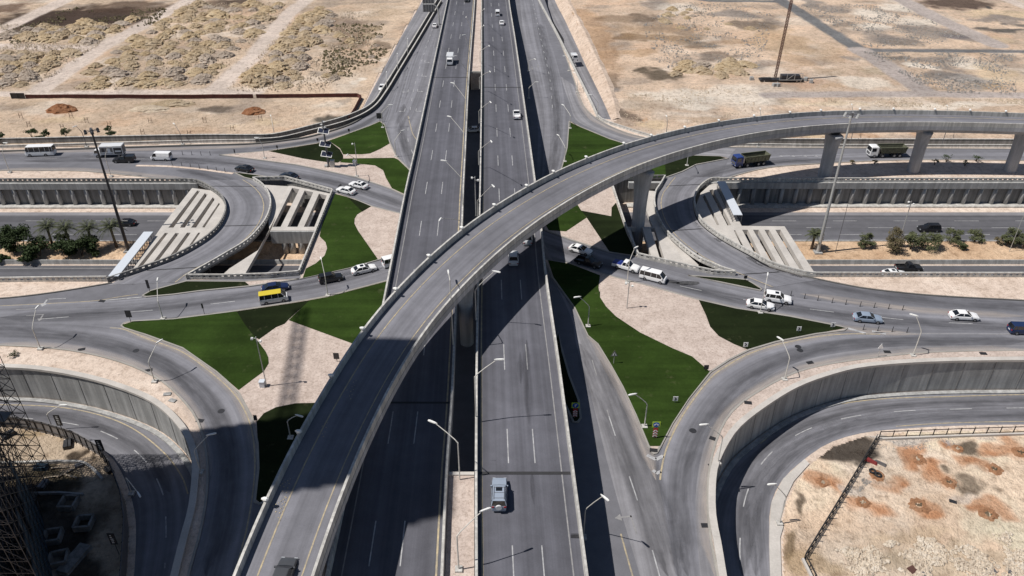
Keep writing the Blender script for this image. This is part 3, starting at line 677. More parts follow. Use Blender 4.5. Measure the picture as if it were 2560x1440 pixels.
# the flyover ramp crossing over both carriageways
def zfly(x): return interp(x, [480, 577, 880, 1200, 1500, 1900, 2070, 2560, 2900], [13.9, 14.3, 15.0, 16.2, 16.0, 14.6, 14.0, 13.4, 13.0])
FLp = [(515, 1600), (577.5, 1440), (623, 1327), (657, 1252), (740, 1082), (827, 938), (867, 870), (907, 814), (987, 722), (1067, 642), (1147, 574), (1227, 517), (1307, 470), (1373, 433), (1457, 397), (1540, 365), (1623, 340), (1707, 320), (1790, 303), (1873, 292), (1960, 283), (2040, 277.5), (2173, 274), (2340, 275), (2560, 282), (2900, 298)]
FRp = [(735, 1600), (786, 1440), (832, 1290), (873, 1182), (907, 1107), (948, 1019), (998, 923), (1048, 840), (1107, 766), (1153, 715), (1207, 666), (1240, 634), (1273, 603), (1307, 577), (1373, 531), (1440, 489), (1507, 453), (1573, 421), (1640, 395), (1740, 365), (1840, 340), (1960, 321), (2007, 315.5), (2173, 306), (2340, 305), (2560, 310), (2900, 322)]
up1 = Vector((0, 0, 1.0))
sup = lambda x: interp(x, [577, 900, 1150, 1700, 2100, 2560], [.1, .6, .85, .6, .3, .3])
FL = [P(x, y, zfly(x+90*max(0, min(1, (1900-x)/900)))+sup(x))-up1 for x, y in FLp]; FR = [P(x, y, zfly(x))-up1 for x, y in FRp]
nF = 195
for lst in (FL, FR): lst.insert(0, lst[0]+(lst[0]-lst[1]).normalized()*60)
FL, FR = resamp(smooth(FL, 8), nF), resamp(smooth(FR, 8), nF)
def relax(p, n):
    for _ in range(n): p = [p[0]]+[(p[i-1]+p[i]*2+p[i+1])/4 for i in range(1, len(p)-1)]+[p[-1]]
    return p
FL, FR = relax(FL, 25), relax(FR, 40)
# pair right-edge stations with the nearest left-edge station so sections stay square
fs = arcs(FR); FR2 = []
last = 0.0
for i, a in enumerate(FL):
    t = FL[min(i+1, nF-1)]-FL[max(i-1, 0)]; t.z = 0; t.normalize()
    best = min((d for d in np.linspace(max(last-1, 0), min(last+14, fs[-1]), 60)), key=lambda d: abs((at_s(FR, fs, d)-a).xy.dot(t.xy)))
    last = float(best); FR2.append(at_s(FR, fs, last))
for _ in range(12): FR2 = [FR2[0]]+[(FR2[i-1]+FR2[i]*2+FR2[i+1])/4 for i in range(1, nF-1)]+[FR2[-1]]
FR = FR2
fly = empty('flyover', FL[0], 0, 'long curved single-lane flyover ramp sweeping over both elevated carriageways', 'flyover'); fly['kind'] = 'thing'
fc, fsx = deck(fly, FL, FR, 'asph_f', 2.35, 1.4, True, True, fas=.9)
lines_on(fly, fly.location, FL, FR, .26, .17, 'yellow_l', nm='edge_marking'); lines_on(fly, fly.location, FL, FR, .80, .15, 'yellow_l', nm='edge_marking')
def flare_pier(base, ztop, ang, r0=1.15, wid=3.0):
    mb = MB(fly.location); R = Matrix.Translation((base.x, base.y, 0)) @ Matrix.Rotation(ang, 4, 'Z'); rings = []
    H_ = ztop-base.z
    for f, k in ((-.03, 1), (.0, 1), (.45, 1), (.62, 1.06), (.75, 1.22), (.86, 1.5), (.95, 1.85), (1, 2.05)):
        r = []
        for j in range(24):
            a = 2*math.pi*j/24; q = 2.8
            x = r0*k*math.copysign(abs(math.cos(a))**(2/q), math.cos(a))*1.05; y = r0*math.copysign(abs(math.sin(a))**(2/q), math.sin(a))
            r.append(R @ Vector((x, y, base.z+H_*f)))
        rings.append(r)
    mb.loft(rings); p = mb.build('pier', M['conc_f'], fly, True)
    b = MB(fly.location); b.tube([(base.x, base.y, ztop-.12), (base.x, base.y, ztop+.25)], r0*.9, 12); b.build('bearing', M['steel_d'], p)
def fly_at(p):
    i = min(range(nF), key=lambda k: (fc[k]-p).xy.length); t = fc[min(i+1, nF-1)]-fc[max(i-1, 0)]
    return fc[i], math.atan2(t.y, t.x)+math.pi/2
for px, py, zb, rr in ((2065, 448, 0, 1.35), (2286, 430, 0, 1.25), (2516, 425, 0, 1.25), (1592, 592, -3, 1.2), (1168, 858, 0, .98)):
    b = P(px, py, zb)
    q, a = fly_at(b)
    if px in (2065, 2286, 2516): b = Vector((q.x, q.y, zb)).lerp(b, .55)
    flare_pier(Vector((b.x, b.y, LOW if zb < 0 else 0)), q.z-2.3, a, rr)
for yq in (56, 20):
    q = min(fc, key=lambda a: abs(a.y-yq)); flare_pier(Vector((q.x, q.y, 0)), q.z-2.3, fly_at(q)[1], 1.2)
rum = MB(fly.location)                       # raised yellow studs in slanting rows
for (x0, y0, n_) in ((683, 1250, 6), (700, 1200, 5), (862, 955, 6), (800, 1060, 4)):
    for i in range(n_):
        for j in range(n_-i if i else n_):
            if (i+j) % 2 and j not in (0, n_-i-1): continue
            q = P(x0+i*6.5+j*3.2, y0+14+j*7-i*4, 14.0); c_ = min(fc, key=lambda a: (a-q).xy.length); rum.tube([(q.x, q.y, c_.z+.01), (q.x, q.y, c_.z+.05)], [.09, .06], 5)
o_ = rum.build('rumble_stud', M['yellow_l'], fly); o_['kind'] = 'stuff'
# small cowl lights along the flyover's left parapet
# ------------------------------------------------------------------ balustrades with open slots
def balustrade(path, label, group='slotted concrete balustrades', z=0.0, h=1.05, m='conc', gap=1.15):
    path = step(path, .6); e = MB()
    for w_, z0, z1 in ((.26, 0, .42), (.30, .78, h)): e.wall(path, w_, z+z0, z+z1)
    s = arcs(path); d = 0; k = 0
    while d < s[-1]:
        p = at_s(path, s, d); q = at_s(path, s, min(d+.62, s[-1]))
        if (q-p).length > .2: e.bar(p+Vector((0, 0, z+.6)), q+Vector((0, 0, z+.6)), .24, .4)
        d += gap
    o = e.build('balustrade', M[m]); tag(o, label, 'balustrade', group); o['kind'] = 'thing'; return o
wv = lambda pts, sub=4: smooth(PL(pts), sub)
LIn = [(270, 706), (350, 679), (433, 649), (505, 609), (543, 577), (562, 546), (566, 523), (556, 498), (528, 475), (495, 459), (470, 456)]
LOut = [(466, 699), (493, 684), (567, 641), (620, 608), (653, 574), (671, 544), (678, 513), (671, 486), (655, 466), (634, 452)]
def loopdeck(label, In, Out, n=60):
    A, B = resamp(wv(In, 6), n), resamp(wv(Out, 6), n)
    e = empty('loop_bridge', (A[0]+B[0])/2, 0, label, 'bridge'); e['kind'] = 'thing'
    for p in A+B: p.z = .03
    deck(e, A, B, 'asph_l', 1.3, .8, False, False, fas=.5, fascia='conc_d')
    return e, A, B
lb, LA, LB = loopdeck('curved U-turn loop bridge over the sunken highway, left of the viaducts', [(268, 713)]+LIn[1:-1]+[(470, 452)], [(470, 705)]+LOut[1:-1]+[(632, 449)])
rb, RA, RB = loopdeck('curved U-turn loop bridge over the sunken highway, right of the viaducts',
    [(2050, 699), (2005, 691), (1920, 668), (1873, 641), (1807, 604), (1757, 568), (1739, 543), (1733, 517), (1733, 497), (1746, 473), (1775, 450), (1795, 444)],
    [(1910, 722), (1845, 692), (1740, 645), (1677, 594), (1657, 568), (1642, 535), (1637, 510), (1642, 483), (1653, 468), (1668, 443)])
for e, A, B, oy in ((lb, LA, LB, 1), (rb, RA, RB, -1)):
    mb = MB(e.location); n = len(A)
    a_ = [a.lerp(b, .10)+Vector((0, 0, .012)) for a, b in zip(A, B)]; b_ = [a.lerp(b, .88)+Vector((0, 0, .012)) for a, b in zip(A, B)]
    c_ = [(x+y)/2 for x, y in zip(a_, b_)]; s_ = arcs(c_)
    for i in range(n-1):
        w_ = (a_[i]-b_[i]).length/2; mb.quad(b_[i], b_[i+1], a_[i+1], a_[i], [(w_, s_[i]), (w_, s_[i+1]), (-w_, s_[i+1]), (-w_, s_[i])])
    mb.build('lane_surface', M['asph_s'], e)
    lines_on(e, e.location, A, B, .84, .2, 'yellow_l', z=.03, nm='edge_marking')
    for f in (.12, .5, .9):
        i = int(f*(n-1)); k = MB(e.location); k.bar(A[i].lerp(B[i], .08)+Vector((0, 0, .02)), A[i].lerp(B[i], .9)+Vector((0, 0, .02)), .3, .012); k.build('expansion_joint', M['joint'], e)
off = lambda path, o: offs(path, o)
balustrade(wv(LIn, 6), 'inner slotted balustrade of the left loop bridge, beside the concrete struts', m='conc_d')
balustrade(wv(LOut, 6), 'outer slotted balustrade of the left loop bridge')
balustrade(PL([(-600, 705), (0, 705), (140, 703), (270, 702)]), 'straight slotted balustrade above the near cutting edge at far left')
balustrade(PL([(470, 697), (560, 697), (672, 694), (748, 688)]), 'slotted balustrade beside the thin turf strip near the yellow-roofed van')
balustrade(PL([(749, 687), (832, 483)]), 'straight slotted balustrade along the left edge of the big turf island')
balustrade(PL([(832, 482), (715, 450), (636, 452)]), 'slotted balustrade below the road with the two white saloons')
balustrade(PL([(-600, 456), (0, 456), (470, 456)]), 'long slotted balustrade above the pilastered wall at far left', m='conc_d')
balustrade(PL([(1798, 454), (2060, 454.5), (2560, 454.5), (3300, 455)]), 'long slotted balustrade above the pilastered wall at far right')
balustrade(wv([(1798, 453), (1775, 455), (1748, 474), (1736, 497), (1736, 517), (1743, 541), (1760, 566), (1810, 602), (1876, 638), (1925, 664), (2008, 688), (2040, 692)], 6), 'inner slotted balustrade of the right loop bridge, beside the pale struts')
balustrade(PL([(2040, 692), (2560, 692.5), (3300, 693)]), 'straight slotted balustrade above the near cutting edge at far right')
balustrade(wv([(1662, 447), (1650, 468), (1639, 485), (1635, 510), (1640, 535), (1655, 569), (1676, 596), (1738, 647), (1800, 676), (1838, 688)], 6), 'outer slotted balustrade of the right loop bridge')
balustrade(PL([(1594, 643), (1700, 668), (1784, 686), (1838, 689)]), 'slotted balustrade beside the road with the white minibus')
balustrade(PL([(1526, 456), (1563, 571), (1594, 642)]), 'straight slotted balustrade beside the tall flyover pier')
balustrade(PL([(1530, 451), (1662, 447)]), 'short slotted balustrade behind the tall flyover pier', m='conc_d')

# ------------------------------------------------------------------ struts propping the cutting open
def slab(name, label, outerp, holes, m='conc_p', z=-.12, t=1.1, cat='struts'):
    mb = MB(P(*outerp[0])); loopsheet(mb, [PL(outerp)]+[PL(h) for h in holes], z, z-t)
    e = empty(name, P(*outerp[0]), 0, label, cat); e['kind'] = 'thing'
    mb.build('strut_slab', M[m], e); return e
r5 = lambda *pts: [(x/3, 400+y/3) for x, y in pts]
s1 = slab('strut_frame', 'pale slotted concrete strut frame inside the left loop bridge',
    r5((1440, 206), (1700, 240), (1725, 370), (1640, 560), (1330, 730), (950, 880), (1000, 800), (1215, 490)),
    [r5((1478, 225), (1500, 228), (1300, 503), (1262, 503)), r5((1535, 245), (1557, 255), (1385, 503), (1348, 503)), r5((1595, 275), (1612, 288), (1470, 503), (1432, 503)), r5((1640, 318), (1650, 324), (1532, 503), (1515, 500)),
     r5((1235, 543), (1260, 543), (1030, 838), (995, 842)), r5((1315, 543), (1343, 545), (1150, 800), (1115, 803)), r5((1402, 541), (1430, 541), (1280, 752), (1243, 755)), r5((1485, 541), (1503, 541), (1400, 686), (1383, 688))])
d4 = lambda *pts: [(560+x/4.965, 430+y/4.965) for x, y in pts]
s2 = slab('strut_frame', 'concrete beams across the opening beside the big left turf island',
    d4((800, 165), (850, 165), (1350, 270), (1180, 690), (1135, 720), (575, 720), (590, 690)),
    [d4((845, 190), (935, 208), (700, 678), (600, 678)), d4((1000, 222), (1108, 245), (910, 675), (785, 675)), d4((1178, 262), (1276, 285), (1120, 675), (990, 675))])
b = MB(s2.location); a0, a1 = P(*d4((585, 700))[0]), P(*d4((1140, 700))[0]); b.bar(a0+Vector((0, 0, -1.6)), a1+Vector((0, 0, -1.6)), 2.2, 2.8); b.build('cross_beam', M['conc_m'], s2)
for t_ in (.25, .42, .62): c = a0.lerp(a1, t_); k = MB(s2.location); k.tube([(c.x, c.y-.3, LOW), (c.x, c.y-.3, -2.5)], .7, 12); k.build('column', M['conc_m'], s2, True)
slab('cover_slab', 'pale cover slab under the outer edge of the left loop bridge',
    d4((370, 110), (470, 140), (800, 160), (835, 175), (640, 540), (420, 960), (225, 1300), (-80, 1310), (60, 1180), (420, 950), (560, 700), (520, 300)), [], z=-.35, t=.8, cat='slab')
i3 = lambda *pts: [(1500+x/4.571, 420+y/4.571) for x, y in pts]
s3 = slab('strut_frame', 'pale slotted concrete strut frame inside the right loop bridge',
    i3((1250, 190), (1360, 150), (1620, 655), (2110, 660), (2470, 1215), (1800, 1030), (1180, 650), (1100, 420), (1150, 280)),
    [i3((1172, 320), (1200, 298), (1365, 645), (1338, 648)), i3((1250, 248), (1292, 238), (1503, 648), (1458, 650)),
     i3((1530, 705), (1548, 705), (1672, 950), (1640, 932)), i3((1625, 700), (1690, 700), (1850, 1020), (1790, 1008)), i3((1750, 700), (1815, 700), (2025, 1078), (1955, 1058)), i3((1880, 700), (1935, 700), (2180, 1133), (2120, 1113)), i3((2005, 700), (2065, 700), (2345, 1178), (2292, 1163))])
s4 = slab('strut_frame', 'concrete strut beams around the foot of the tall flyover pier',
    i3((285, 665), (720, 665), (850, 880), (1000, 1140), (450, 1010)),
    [i3((345, 672), (485, 672), (600, 1045), (440, 1002)), i3((575, 672), (625, 672), (755, 1090), (700, 1075), (640, 880))])
slab('cover_slab', 'pale cover slab under the outer edge of the right loop bridge',
    i3((530, 240), (640, 250), (620, 420), (660, 560), (800, 780), (1130, 1090), (1100, 1175), (905, 1130), (790, 900), (600, 640), (515, 430)), [], z=-.35, t=.8, cat='slab')
for e, pts in ((s1, r5((1230, 520), (1380, 520), (1520, 520))), (s3, i3((1250, 670), (1600, 680), (1900, 680), (2080, 680)))):
    for q in pts: c = P(*q); k = MB(e.location); k.box((c.x-.6, c.y-.4, LOW), (c.x+.6, c.y+.4, -1.1)); k.build('column', M['conc_m'], e)
# overhead signs on lattice portals, seen from above and behind
def portal(label, A, B, zt, w=1.9):
    """A, B: ends of the panel's top edge line"""
    a, b = P(A[0], A[1], zt), P(B[0], B[1], zt); L_ = (b-a).length; rz = math.atan2(b.y-a.y, b.x-a.x)
    e = empty('overhead_sign', (a.x, a.y, zt), rz, label, 'sign gantry', 'overhead sign gantries')
    k = MB(); k.box((0, -w/2, -.12), (L_, w/2, .0)); k.build('top_panel', M['panelw'], e)
    t = MB(); n = int(L_/1.1)
    for y in (-w/2+.05, w/2-.05):
        for z in (-.2, -2.1): t.bar((0, y, z), (L_, y, z), .1)
        for i in range(n):
            x0, x1 = L_*i/n, L_*(i+1)/n
            t.bar((x0, y, -.2), (x1, y, -2.1), .07); t.bar((x1, y, -.2), (x1, y, -2.1), .07)
    for i in range(n+1): t.bar((L_*i/n, -w/2, -2.1), (L_*i/n, w/2, -2.1), .07)
    t.build('lattice_truss', M['steel_m'], e)
    for x in (.6, L_-.6):
        k = MB(); k.bar((x, 0, -2.1), (x, 0, LOW-zt), .4); k.build('post', M['steel_m'], e)
    return e
portal('long white-topped sign gantry beside the struts at left', (371, 579), (283, 690), 1.0)
portal('white and blue topped sign gantry beside the struts at right', (1803, 453), (1845, 537), 1.6)
# ------------------------------------------------------------------ desert, lots and spoil
def _h(ix, iy, seed):
    n = (ix*374761393+iy*668265263+seed*974634533) & 0xffffffff
    n = ((n ^ (n >> 13))*1274126177) & 0xffffffff
    return ((n ^ (n >> 16)) & 0xffff)/65535.0
def vnoise(x, y, seed=0):
    x0 = np.floor(x).astype(np.int64); y0 = np.floor(y).astype(np.int64); fx = x-x0; fy = y-y0
    fx = fx*fx*(3-2*fx); fy = fy*fy*(3-2*fy)
    a = _h(x0, y0, seed); b = _h(x0+1, y0, seed); c = _h(x0, y0+1, seed); d = _h(x0+1, y0+1, seed)
    return (a+(b-a)*fx)*(1-fy)+(c+(d-c)*fx)*fy
def fbm(x, y, o=5, seed=0):
    t = 0; a = .5; s = 0
    for i in range(o): t = t+a*vnoise(x*2**i, y*2**i, seed+i*17); s += a; a *= .55
    return t/s
def inpoly(X, Y, poly):
    r = np.zeros(X.shape, bool); n = len(poly); j = n-1
    for i in range(n):
        xi, yi, xj, yj = poly[i].x, poly[i].y, poly[j].x, poly[j].y
        with np.errstate(divide='ignore', invalid='ignore'):
            c = ((yi > Y) != (yj > Y)) & (X < (xj-xi)*(Y-yi)/(yj-yi+1e-12)+xi)
        r ^= c; j = i
    return r
def segdist(X, Y, path):
    d = np.full(X.shape, 1e9)
    for a, b in zip(path[:-1], path[1:]):
        dx, dy = b.x-a.x, b.y-a.y; L2 = dx*dx+dy*dy
        t = np.clip(((X-a.x)*dx+(Y-a.y)*dy)/L2, 0, 1)
        d = np.minimum(d, np.hypot(X-a.x-t*dx, Y-a.y-t*dy))
    return d
TAN = (.645, .50, .375)
def terrain(name, poly, z, cell, spots, tracks, base=TAN, rough=.5, seed=1, hfun=None):
    pl = [P(*p, z) if not isinstance(p, Vector) else p for p in poly]
    x0, x1 = min(p.x for p in pl), max(p.x for p in pl); y0, y1 = min(p.y for p in pl), max(p.y for p in pl)
    xs = np.arange(x0, x1+cell, cell); ys = np.arange(y0, y1+cell, cell); X, Y = np.meshgrid(xs, ys)
    ins = inpoly(X, Y, pl)
    wx = X+6*(fbm(X/9, Y/9, 4, seed)-.5)*2; wy = Y+6*(fbm(X/9, Y/9, 4, seed+50)-.5)*2
    col = np.ones(X.shape+(3,))*np.array(base); f = fbm(X/22, Y/22, 5, seed+3)[..., None]
    col *= .70+.60*f
    f2 = fbm(X/14, Y/14, 4, seed+9)[..., None]
    col = col*(1-.5*np.clip((f2-.55)*5, 0, 1))+.5*np.clip((f2-.55)*5, 0, 1)*np.array((.64, .43, .29))
    f3 = np.clip((fbm(X/13, Y/9, 5, seed+61)-.56)*7, 0, 1)[..., None]*(.6 if name == 'desert' else .15)
    col = col*(1-f3)+f3*np.array((.33, .275, .235))
    f4 = np.clip((fbm(X/17, Y/11, 5, seed+91)-.58)*7, 0, 1)[..., None]*.55
    col = col*(1-f4)+f4*np.array((.80, .70, .60))
    H = .05+rough*(fbm(X/5, Y/5, 5, seed+21)-.2)*fbm(X/30, Y/30, 3, seed+33)
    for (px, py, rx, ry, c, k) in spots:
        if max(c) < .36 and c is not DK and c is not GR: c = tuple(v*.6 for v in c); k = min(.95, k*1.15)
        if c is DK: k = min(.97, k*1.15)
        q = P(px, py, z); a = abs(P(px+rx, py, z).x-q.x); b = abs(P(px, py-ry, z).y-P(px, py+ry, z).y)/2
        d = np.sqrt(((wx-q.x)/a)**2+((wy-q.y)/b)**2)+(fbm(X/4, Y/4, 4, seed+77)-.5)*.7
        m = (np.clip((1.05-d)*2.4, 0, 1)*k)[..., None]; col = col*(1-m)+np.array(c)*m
    tm = np.zeros(X.shape)
    for (pts, w, c) in tracks:
        d = segdist(X, Y, [P(*p, z) for p in pts])+(fbm(X/5, Y/5, 4, seed+5)-.5)*1.6
        m = np.clip((w-d)/1.2, 0, 1); col = col*(1-m[..., None])+np.array(c)*m[..., None]*(.9+.2*f); tm = np.maximum(tm, m)
    H = np.maximum(.03, H*(1-.9*tm))
    if hfun: H = hfun(X, Y, H)
    idx = -np.ones(X.shape, int); k = np.argwhere(ins); idx[ins] = np.arange(len(k))
    V = np.stack([X[ins], Y[ins], z+H[ins]], 1)
    q = idx[:-1, :-1], idx[:-1, 1:], idx[1:, 1:], idx[1:, :-1]; ok = (q[0] >= 0) & (q[1] >= 0) & (q[2] >= 0) & (q[3] >= 0)
    Fc = np.stack([a[ok] for a in q], 1)
    me = bpy.data.meshes.new(name); me.from_pydata(V.tolist(), [], Fc.tolist()); me.materials.append(M['soil'])
    at = me.color_attributes.new('soil', 'FLOAT_COLOR', 'POINT')
    cc = np.concatenate([np.clip(col[ins], .01, .85), np.ones((len(V), 1))], 1).astype(np.float32); at.data.foreach_set('color', cc.ravel())
    me.polygons.foreach_set('use_smooth', [True]*len(me.polygons)); me.update()
    o = bpy.data.objects.new(name, me); COL.objects.link(o); o['kind'] = 'structure'; return o
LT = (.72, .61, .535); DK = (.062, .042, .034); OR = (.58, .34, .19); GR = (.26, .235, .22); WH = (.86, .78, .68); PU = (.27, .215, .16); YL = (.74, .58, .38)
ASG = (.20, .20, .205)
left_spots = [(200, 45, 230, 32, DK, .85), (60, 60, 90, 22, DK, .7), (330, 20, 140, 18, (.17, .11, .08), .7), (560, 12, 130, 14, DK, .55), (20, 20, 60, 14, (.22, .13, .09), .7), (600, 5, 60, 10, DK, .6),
    (880, 95, 75, 34, (.27, .19, .13), .55), (860, 60, 60, 20, (.26, .17, .12), .5), (955, 115, 18, 16, (.2, .14, .1), .6), (780, 180, 25, 8, GR, .6), (840, 190, 40, 9, (.25, .21, .17), .6), (880, 205, 18, 8, WH, .8),
    (860, 150, 24, 9, (.33, .28, .22), .6), (640, 225, 18, 6, WH, .5), (560, 270, 45, 13, (.2, .16, .13), .75), (830, 300, 55, 12, (.20, .18, .15), .85), (860, 258, 20, 10, GR, .5), (820, 270, 60, 10, WH, .5),
    (400, 265, 60, 10, (.42, .33, .22), .5), (300, 305, 60, 12, OR, .3), (490, 320, 80, 12, OR, .3), (150, 300, 60, 12, YL, .5), (640, 305, 50, 10, YL, .5), (60, 265, 60, 8, (.4, .29, .19), .4), (700, 320, 60, 10, OR, .25), (960, 30, 60, 22, (.55, .42, .30), .6)]
left_tracks = [([(85, 237), (247, 123), (333, 77), (473, 0), (620, -70)], 4.2, LT), ([(533, 228), (633, 143), (720, 35), (755, 10), (860, -80)], 4.0, LT), ([(-200, 165), (0, 76), (160, 2), (330, -80)], 4.5, LT), ([(-300, 110), (0, 116), (247, 123)], 4.2, LT), ([(-300, 238), (0, 236), (560, 230), (640, 232)], 3.0, LT)]
left_poly = [V3(-420, P(0, 372).y), (0, 374), (233, 367), (500, 358), (640, 352), (687, 348), (773, 329), (867, 303), (890, 297), (903, 279), (955, 180), (1010, 80), (1057, 0), (1125, -140), V3(-420, 490)]
terrain('desert', left_poly, 0, .85, left_spots, left_tracks, seed=3)
right_spots = [(1460, 170, 25, 60, (.42, .25, .15), .6), (1560, 95, 40, 12, (.30, .2, .13), .6), (1590, 130, 60, 14, (.52, .34, .2), .6), (1850, 105, 70, 10, (.5, .33, .2), .6), (1930, 60, 40, 16, GR, .6), (2110, 60, 50, 10, (.3, .26, .23), .6), (2260, 105, 70, 10, (.3, .27, .25), .7), (2480, 215, 60, 10, (.5, .36, .22), .6), (2380, 175, 40, 8, GR, .6), (2100, 215, 50, 8, (.55, .38, .25), .6), (1980, 150, 50, 14, (.5, .33, .2), .5), (2200, 300, 80, 6, OR, .4), (1470, 80, 60, 80, (.48, .29, .16), .55), (1530, 50, 60, 12, (.35, .24, .15), .5), (1630, 60, 60, 18, GR, .6), (1600, 45, 40, 10, (.3, .22, .16), .7), (1640, 15, 50, 16, GR, .65), (1700, 20, 60, 12, WH, .5), (1830, 35, 70, 12, GR, .8), (1880, 62, 80, 14, (.26, .21, .17), .7), (1700, 82, 40, 9, GR, .8),
    (1660, 95, 140, 10, (.30, .21, .14), .6), (1750, 110, 50, 10, (.22, .18, .14), .6), (1640, 80, 130, 30, (.46, .30, .17), .45), (1750, 150, 80, 14, GR, .5), (1800, 140, 70, 12, (.28, .22, .18), .6), (1650, 185, 55, 10, PU, .95), (1600, 178, 30, 8, PU, .9), (1740, 170, 60, 13, YL, .6), (1530, 200, 30, 22, (.28, .2, .14), .55), (1535, 225, 18, 10, GR, .7), (1515, 130, 30, 50, (.40, .26, .16), .5),
    (1700, 245, 130, 26, WH, .7), (1850, 240, 80, 30, WH, .55), (1620, 262, 70, 14, (.45, .36, .28), .6), (1560, 285, 30, 14, (.2, .15, .12), .7), (1620, 310, 50, 14, YL, .6), (1760, 300, 90, 10, (.5, .33, .2), .5), (1600, 290, 15, 5, OR, .7),
    (1950, 100, 70, 40, (.52, .36, .22), .6), (2060, 130, 60, 30, (.5, .36, .24), .5), (1900, 160, 60, 10, GR, .6), (2060, 180, 50, 12, (.38, .29, .2), .5), (2160, 205, 60, 14, WH, .6), (1990, 205, 80, 12, (.55, .36, .25), .6), (2130, 145, 24, 8, GR, .7), (2190, 175, 50, 10, (.42, .33, .22), .6),
    (2030, 10, 30, 12, GR, .75), (2090, 25, 50, 10, GR, .7), (2190, 40, 60, 16, WH, .7), (2180, 70, 60, 12, WH, .75), (2260, 20, 60, 14, WH, .8), (2290, 55, 60, 14, WH, .7), (2200, 90, 60, 18, GR, .6), (2330, 80, 80, 24, GR, .75), (2240, 95, 60, 12, GR, .6), (2400, 95, 40, 10, (.30, .28, .30), .7),
    (2400, 10, 120, 16, (.17, .12, .10), .8), (2500, 35, 80, 10, YL, .5), (2510, 50, 90, 9, GR, .75), (2460, 20, 16, 6, (.12, .12, .11), .8), (2500, 75, 60, 6, (.2, .19, .18), .8), (2540, 62, 20, 6, (.2, .2, .2), .7), (2480, 100, 70, 10, YL, .4),
    (2340, 150, 60, 14, GR, .65), (2300, 170, 40, 10, WH, .8), (2420, 160, 40, 10, WH, .7), (2420, 200, 70, 22, (.36, .34, .33), .8), (2350, 190, 50, 10, (.33, .3, .28), .6), (2500, 185, 70, 30, YL, .5), (2500, 148, 40, 8, (.42, .34, .28), .5), (2240, 145, 40, 7, (.26, .24, .22), .7), (2350, 222, 30, 6, (.3, .24, .15), .5),
    (2200, 265, 300, 14, WH, .45), (2450, 262, 200, 12, WH, .5), (2050, 262, 120, 10, YL, .5), (2280, 340, 25, 5, OR, .6), (2160, 335, 40, 5, OR, .5), (2000, 330, 100, 8, YL, .6)]
LT2 = (.50, .435, .405)
right_tracks = [([(1700, -8), (1770, 2), (1950, 4)], 2.8, ASG), ([(1900, -40), (1953, 2), (2050, 63), (2147, 123)], 3.8, ASG), ([(2147, 124), (2200, 126), (2560, 129), (3000, 131)], 2.8, ASG), ([(2150, 126), (2200, 155), (2313, 230)], 4.6, LT2), ([(1920, 238), (2120, 236), (2313, 235), (2560, 240), (3000, 245)], 3.4, LT2), ([(2180, -45), (2257, 0), (2330, 40), (2490, 113)], 4.8, LT2), ([(2520, 0), (2600, 30)], 4, LT)]
right_poly = DR0[:-1]+[(1535, 310), (1560, 325), (1620, 342), (1720, 356), (1840, 362), (2560, 366), V3(420, P(2560, 366).y), V3(420, 490)]
terrain('desert', right_poly, 0, .85, right_spots, right_tracks, seed=11, base=(.68, .52, .395), rough=.55)
# sunken sand lot, lower right, and building site, lower left
pits = [(2192, 1190), (2294, 1148), (2394, 1123), (2552, 1132), (2486, 1173), (2373, 1207), (2298, 1265), (2157, 1257), (2469, 1286), (2057, 1207)]
RS = (.60, .32, .18)
lot_spots = [(x+rng.uniform(-8, 8), y+rng.uniform(-5, 5), rng.uniform(46, 64), rng.uniform(24, 34), RS, .8) for x, y in pits]+[(x+rng.uniform(-12, 16), y+rng.uniform(-6, 12), 26, 16, (.46, .20, .09), .6) for x, y in pits]+[(2465, 1130, 50, 26, PU, .9), (2456, 1232, 34, 18, PU, .7), (2090, 1120, 85, 26, (.12, .10, .085), .9), (1973, 1262, 18, 34, PU, .8), (1985, 1370, 22, 50, (.33, .23, .13), .7), (2050, 1420, 60, 40, (.42, .30, .17), .6),
    (2200, 1105, 40, 16, (.55, .52, .5), .7), (2280, 1112, 60, 12, (.5, .48, .46), .6), (2395, 1113, 22, 14, (.45, .45, .46), .7), (2120, 1215, 30, 16, (.6, .55, .5), .6), (2260, 1330, 160, 26, (.62, .47, .32), .5), (2420, 1250, 40, 20, (.62, .54, .48), .6), (2520, 1100, 50, 10, (.5, .47, .43), .6), (2350, 1400, 250, 40, (.60, .49, .36), .6), (2200, 1420, 90, 30, (.45, .36, .26), .5)]
lot_poly = [(2024, 1160), (2078, 1117), (2160, 1090), (2250, 1081), (2400, 1076), (2560, 1072), V3(150, P(2560, 1072, LOW).y, LOW), V3(150, 50, LOW), (1968, 1580), (1956, 1440), (1953, 1345), (1960, 1318), (1952, 1308), (1964, 1255), (1988, 1205)]
terrain('sand_lot', lot_poly, LOW, .28, lot_spots, [], base=(.80, .63, .48), rough=.12, seed=21)
site_spots = [(110, 1110, 50, 14, (.5, .38, .24), .7), (150, 1140, 26, 12, (.10, .075, .055), .9), (195, 1145, 20, 10, (.13, .10, .075), .8), (90, 1205, 150, 30, (.22, .18, .12), .9), (120, 1345, 190, 120, (.055, .05, .045), .95), (40, 1260, 120, 60, (.05, .05, .045), .9), (230, 1400, 60, 60, (.10, .085, .07), .8), (150, 1222, 60, 14, (.12, .10, .07), .8), (40, 1240, 120, 20, (.15, .12, .09), .7), (250, 1250, 60, 60, (.5, .4, .3), .5), (80, 1330, 110, 70, (.2, .17, .14), .7), (220, 1400, 40, 30, (.2, .16, .12), .7)]  # mud patches; the broad darkest spots also put deeper shade into the soil colour
site_poly = [V3(-150, P(0, 1066, LOW).y, LOW), (0, 1066), (62, 1071), (125, 1084), (205, 1110), (257, 1142), (288, 1180), (316, 1250), (326, 1319), (320, 1440), (305, 1580), V3(-150, 45, LOW)]
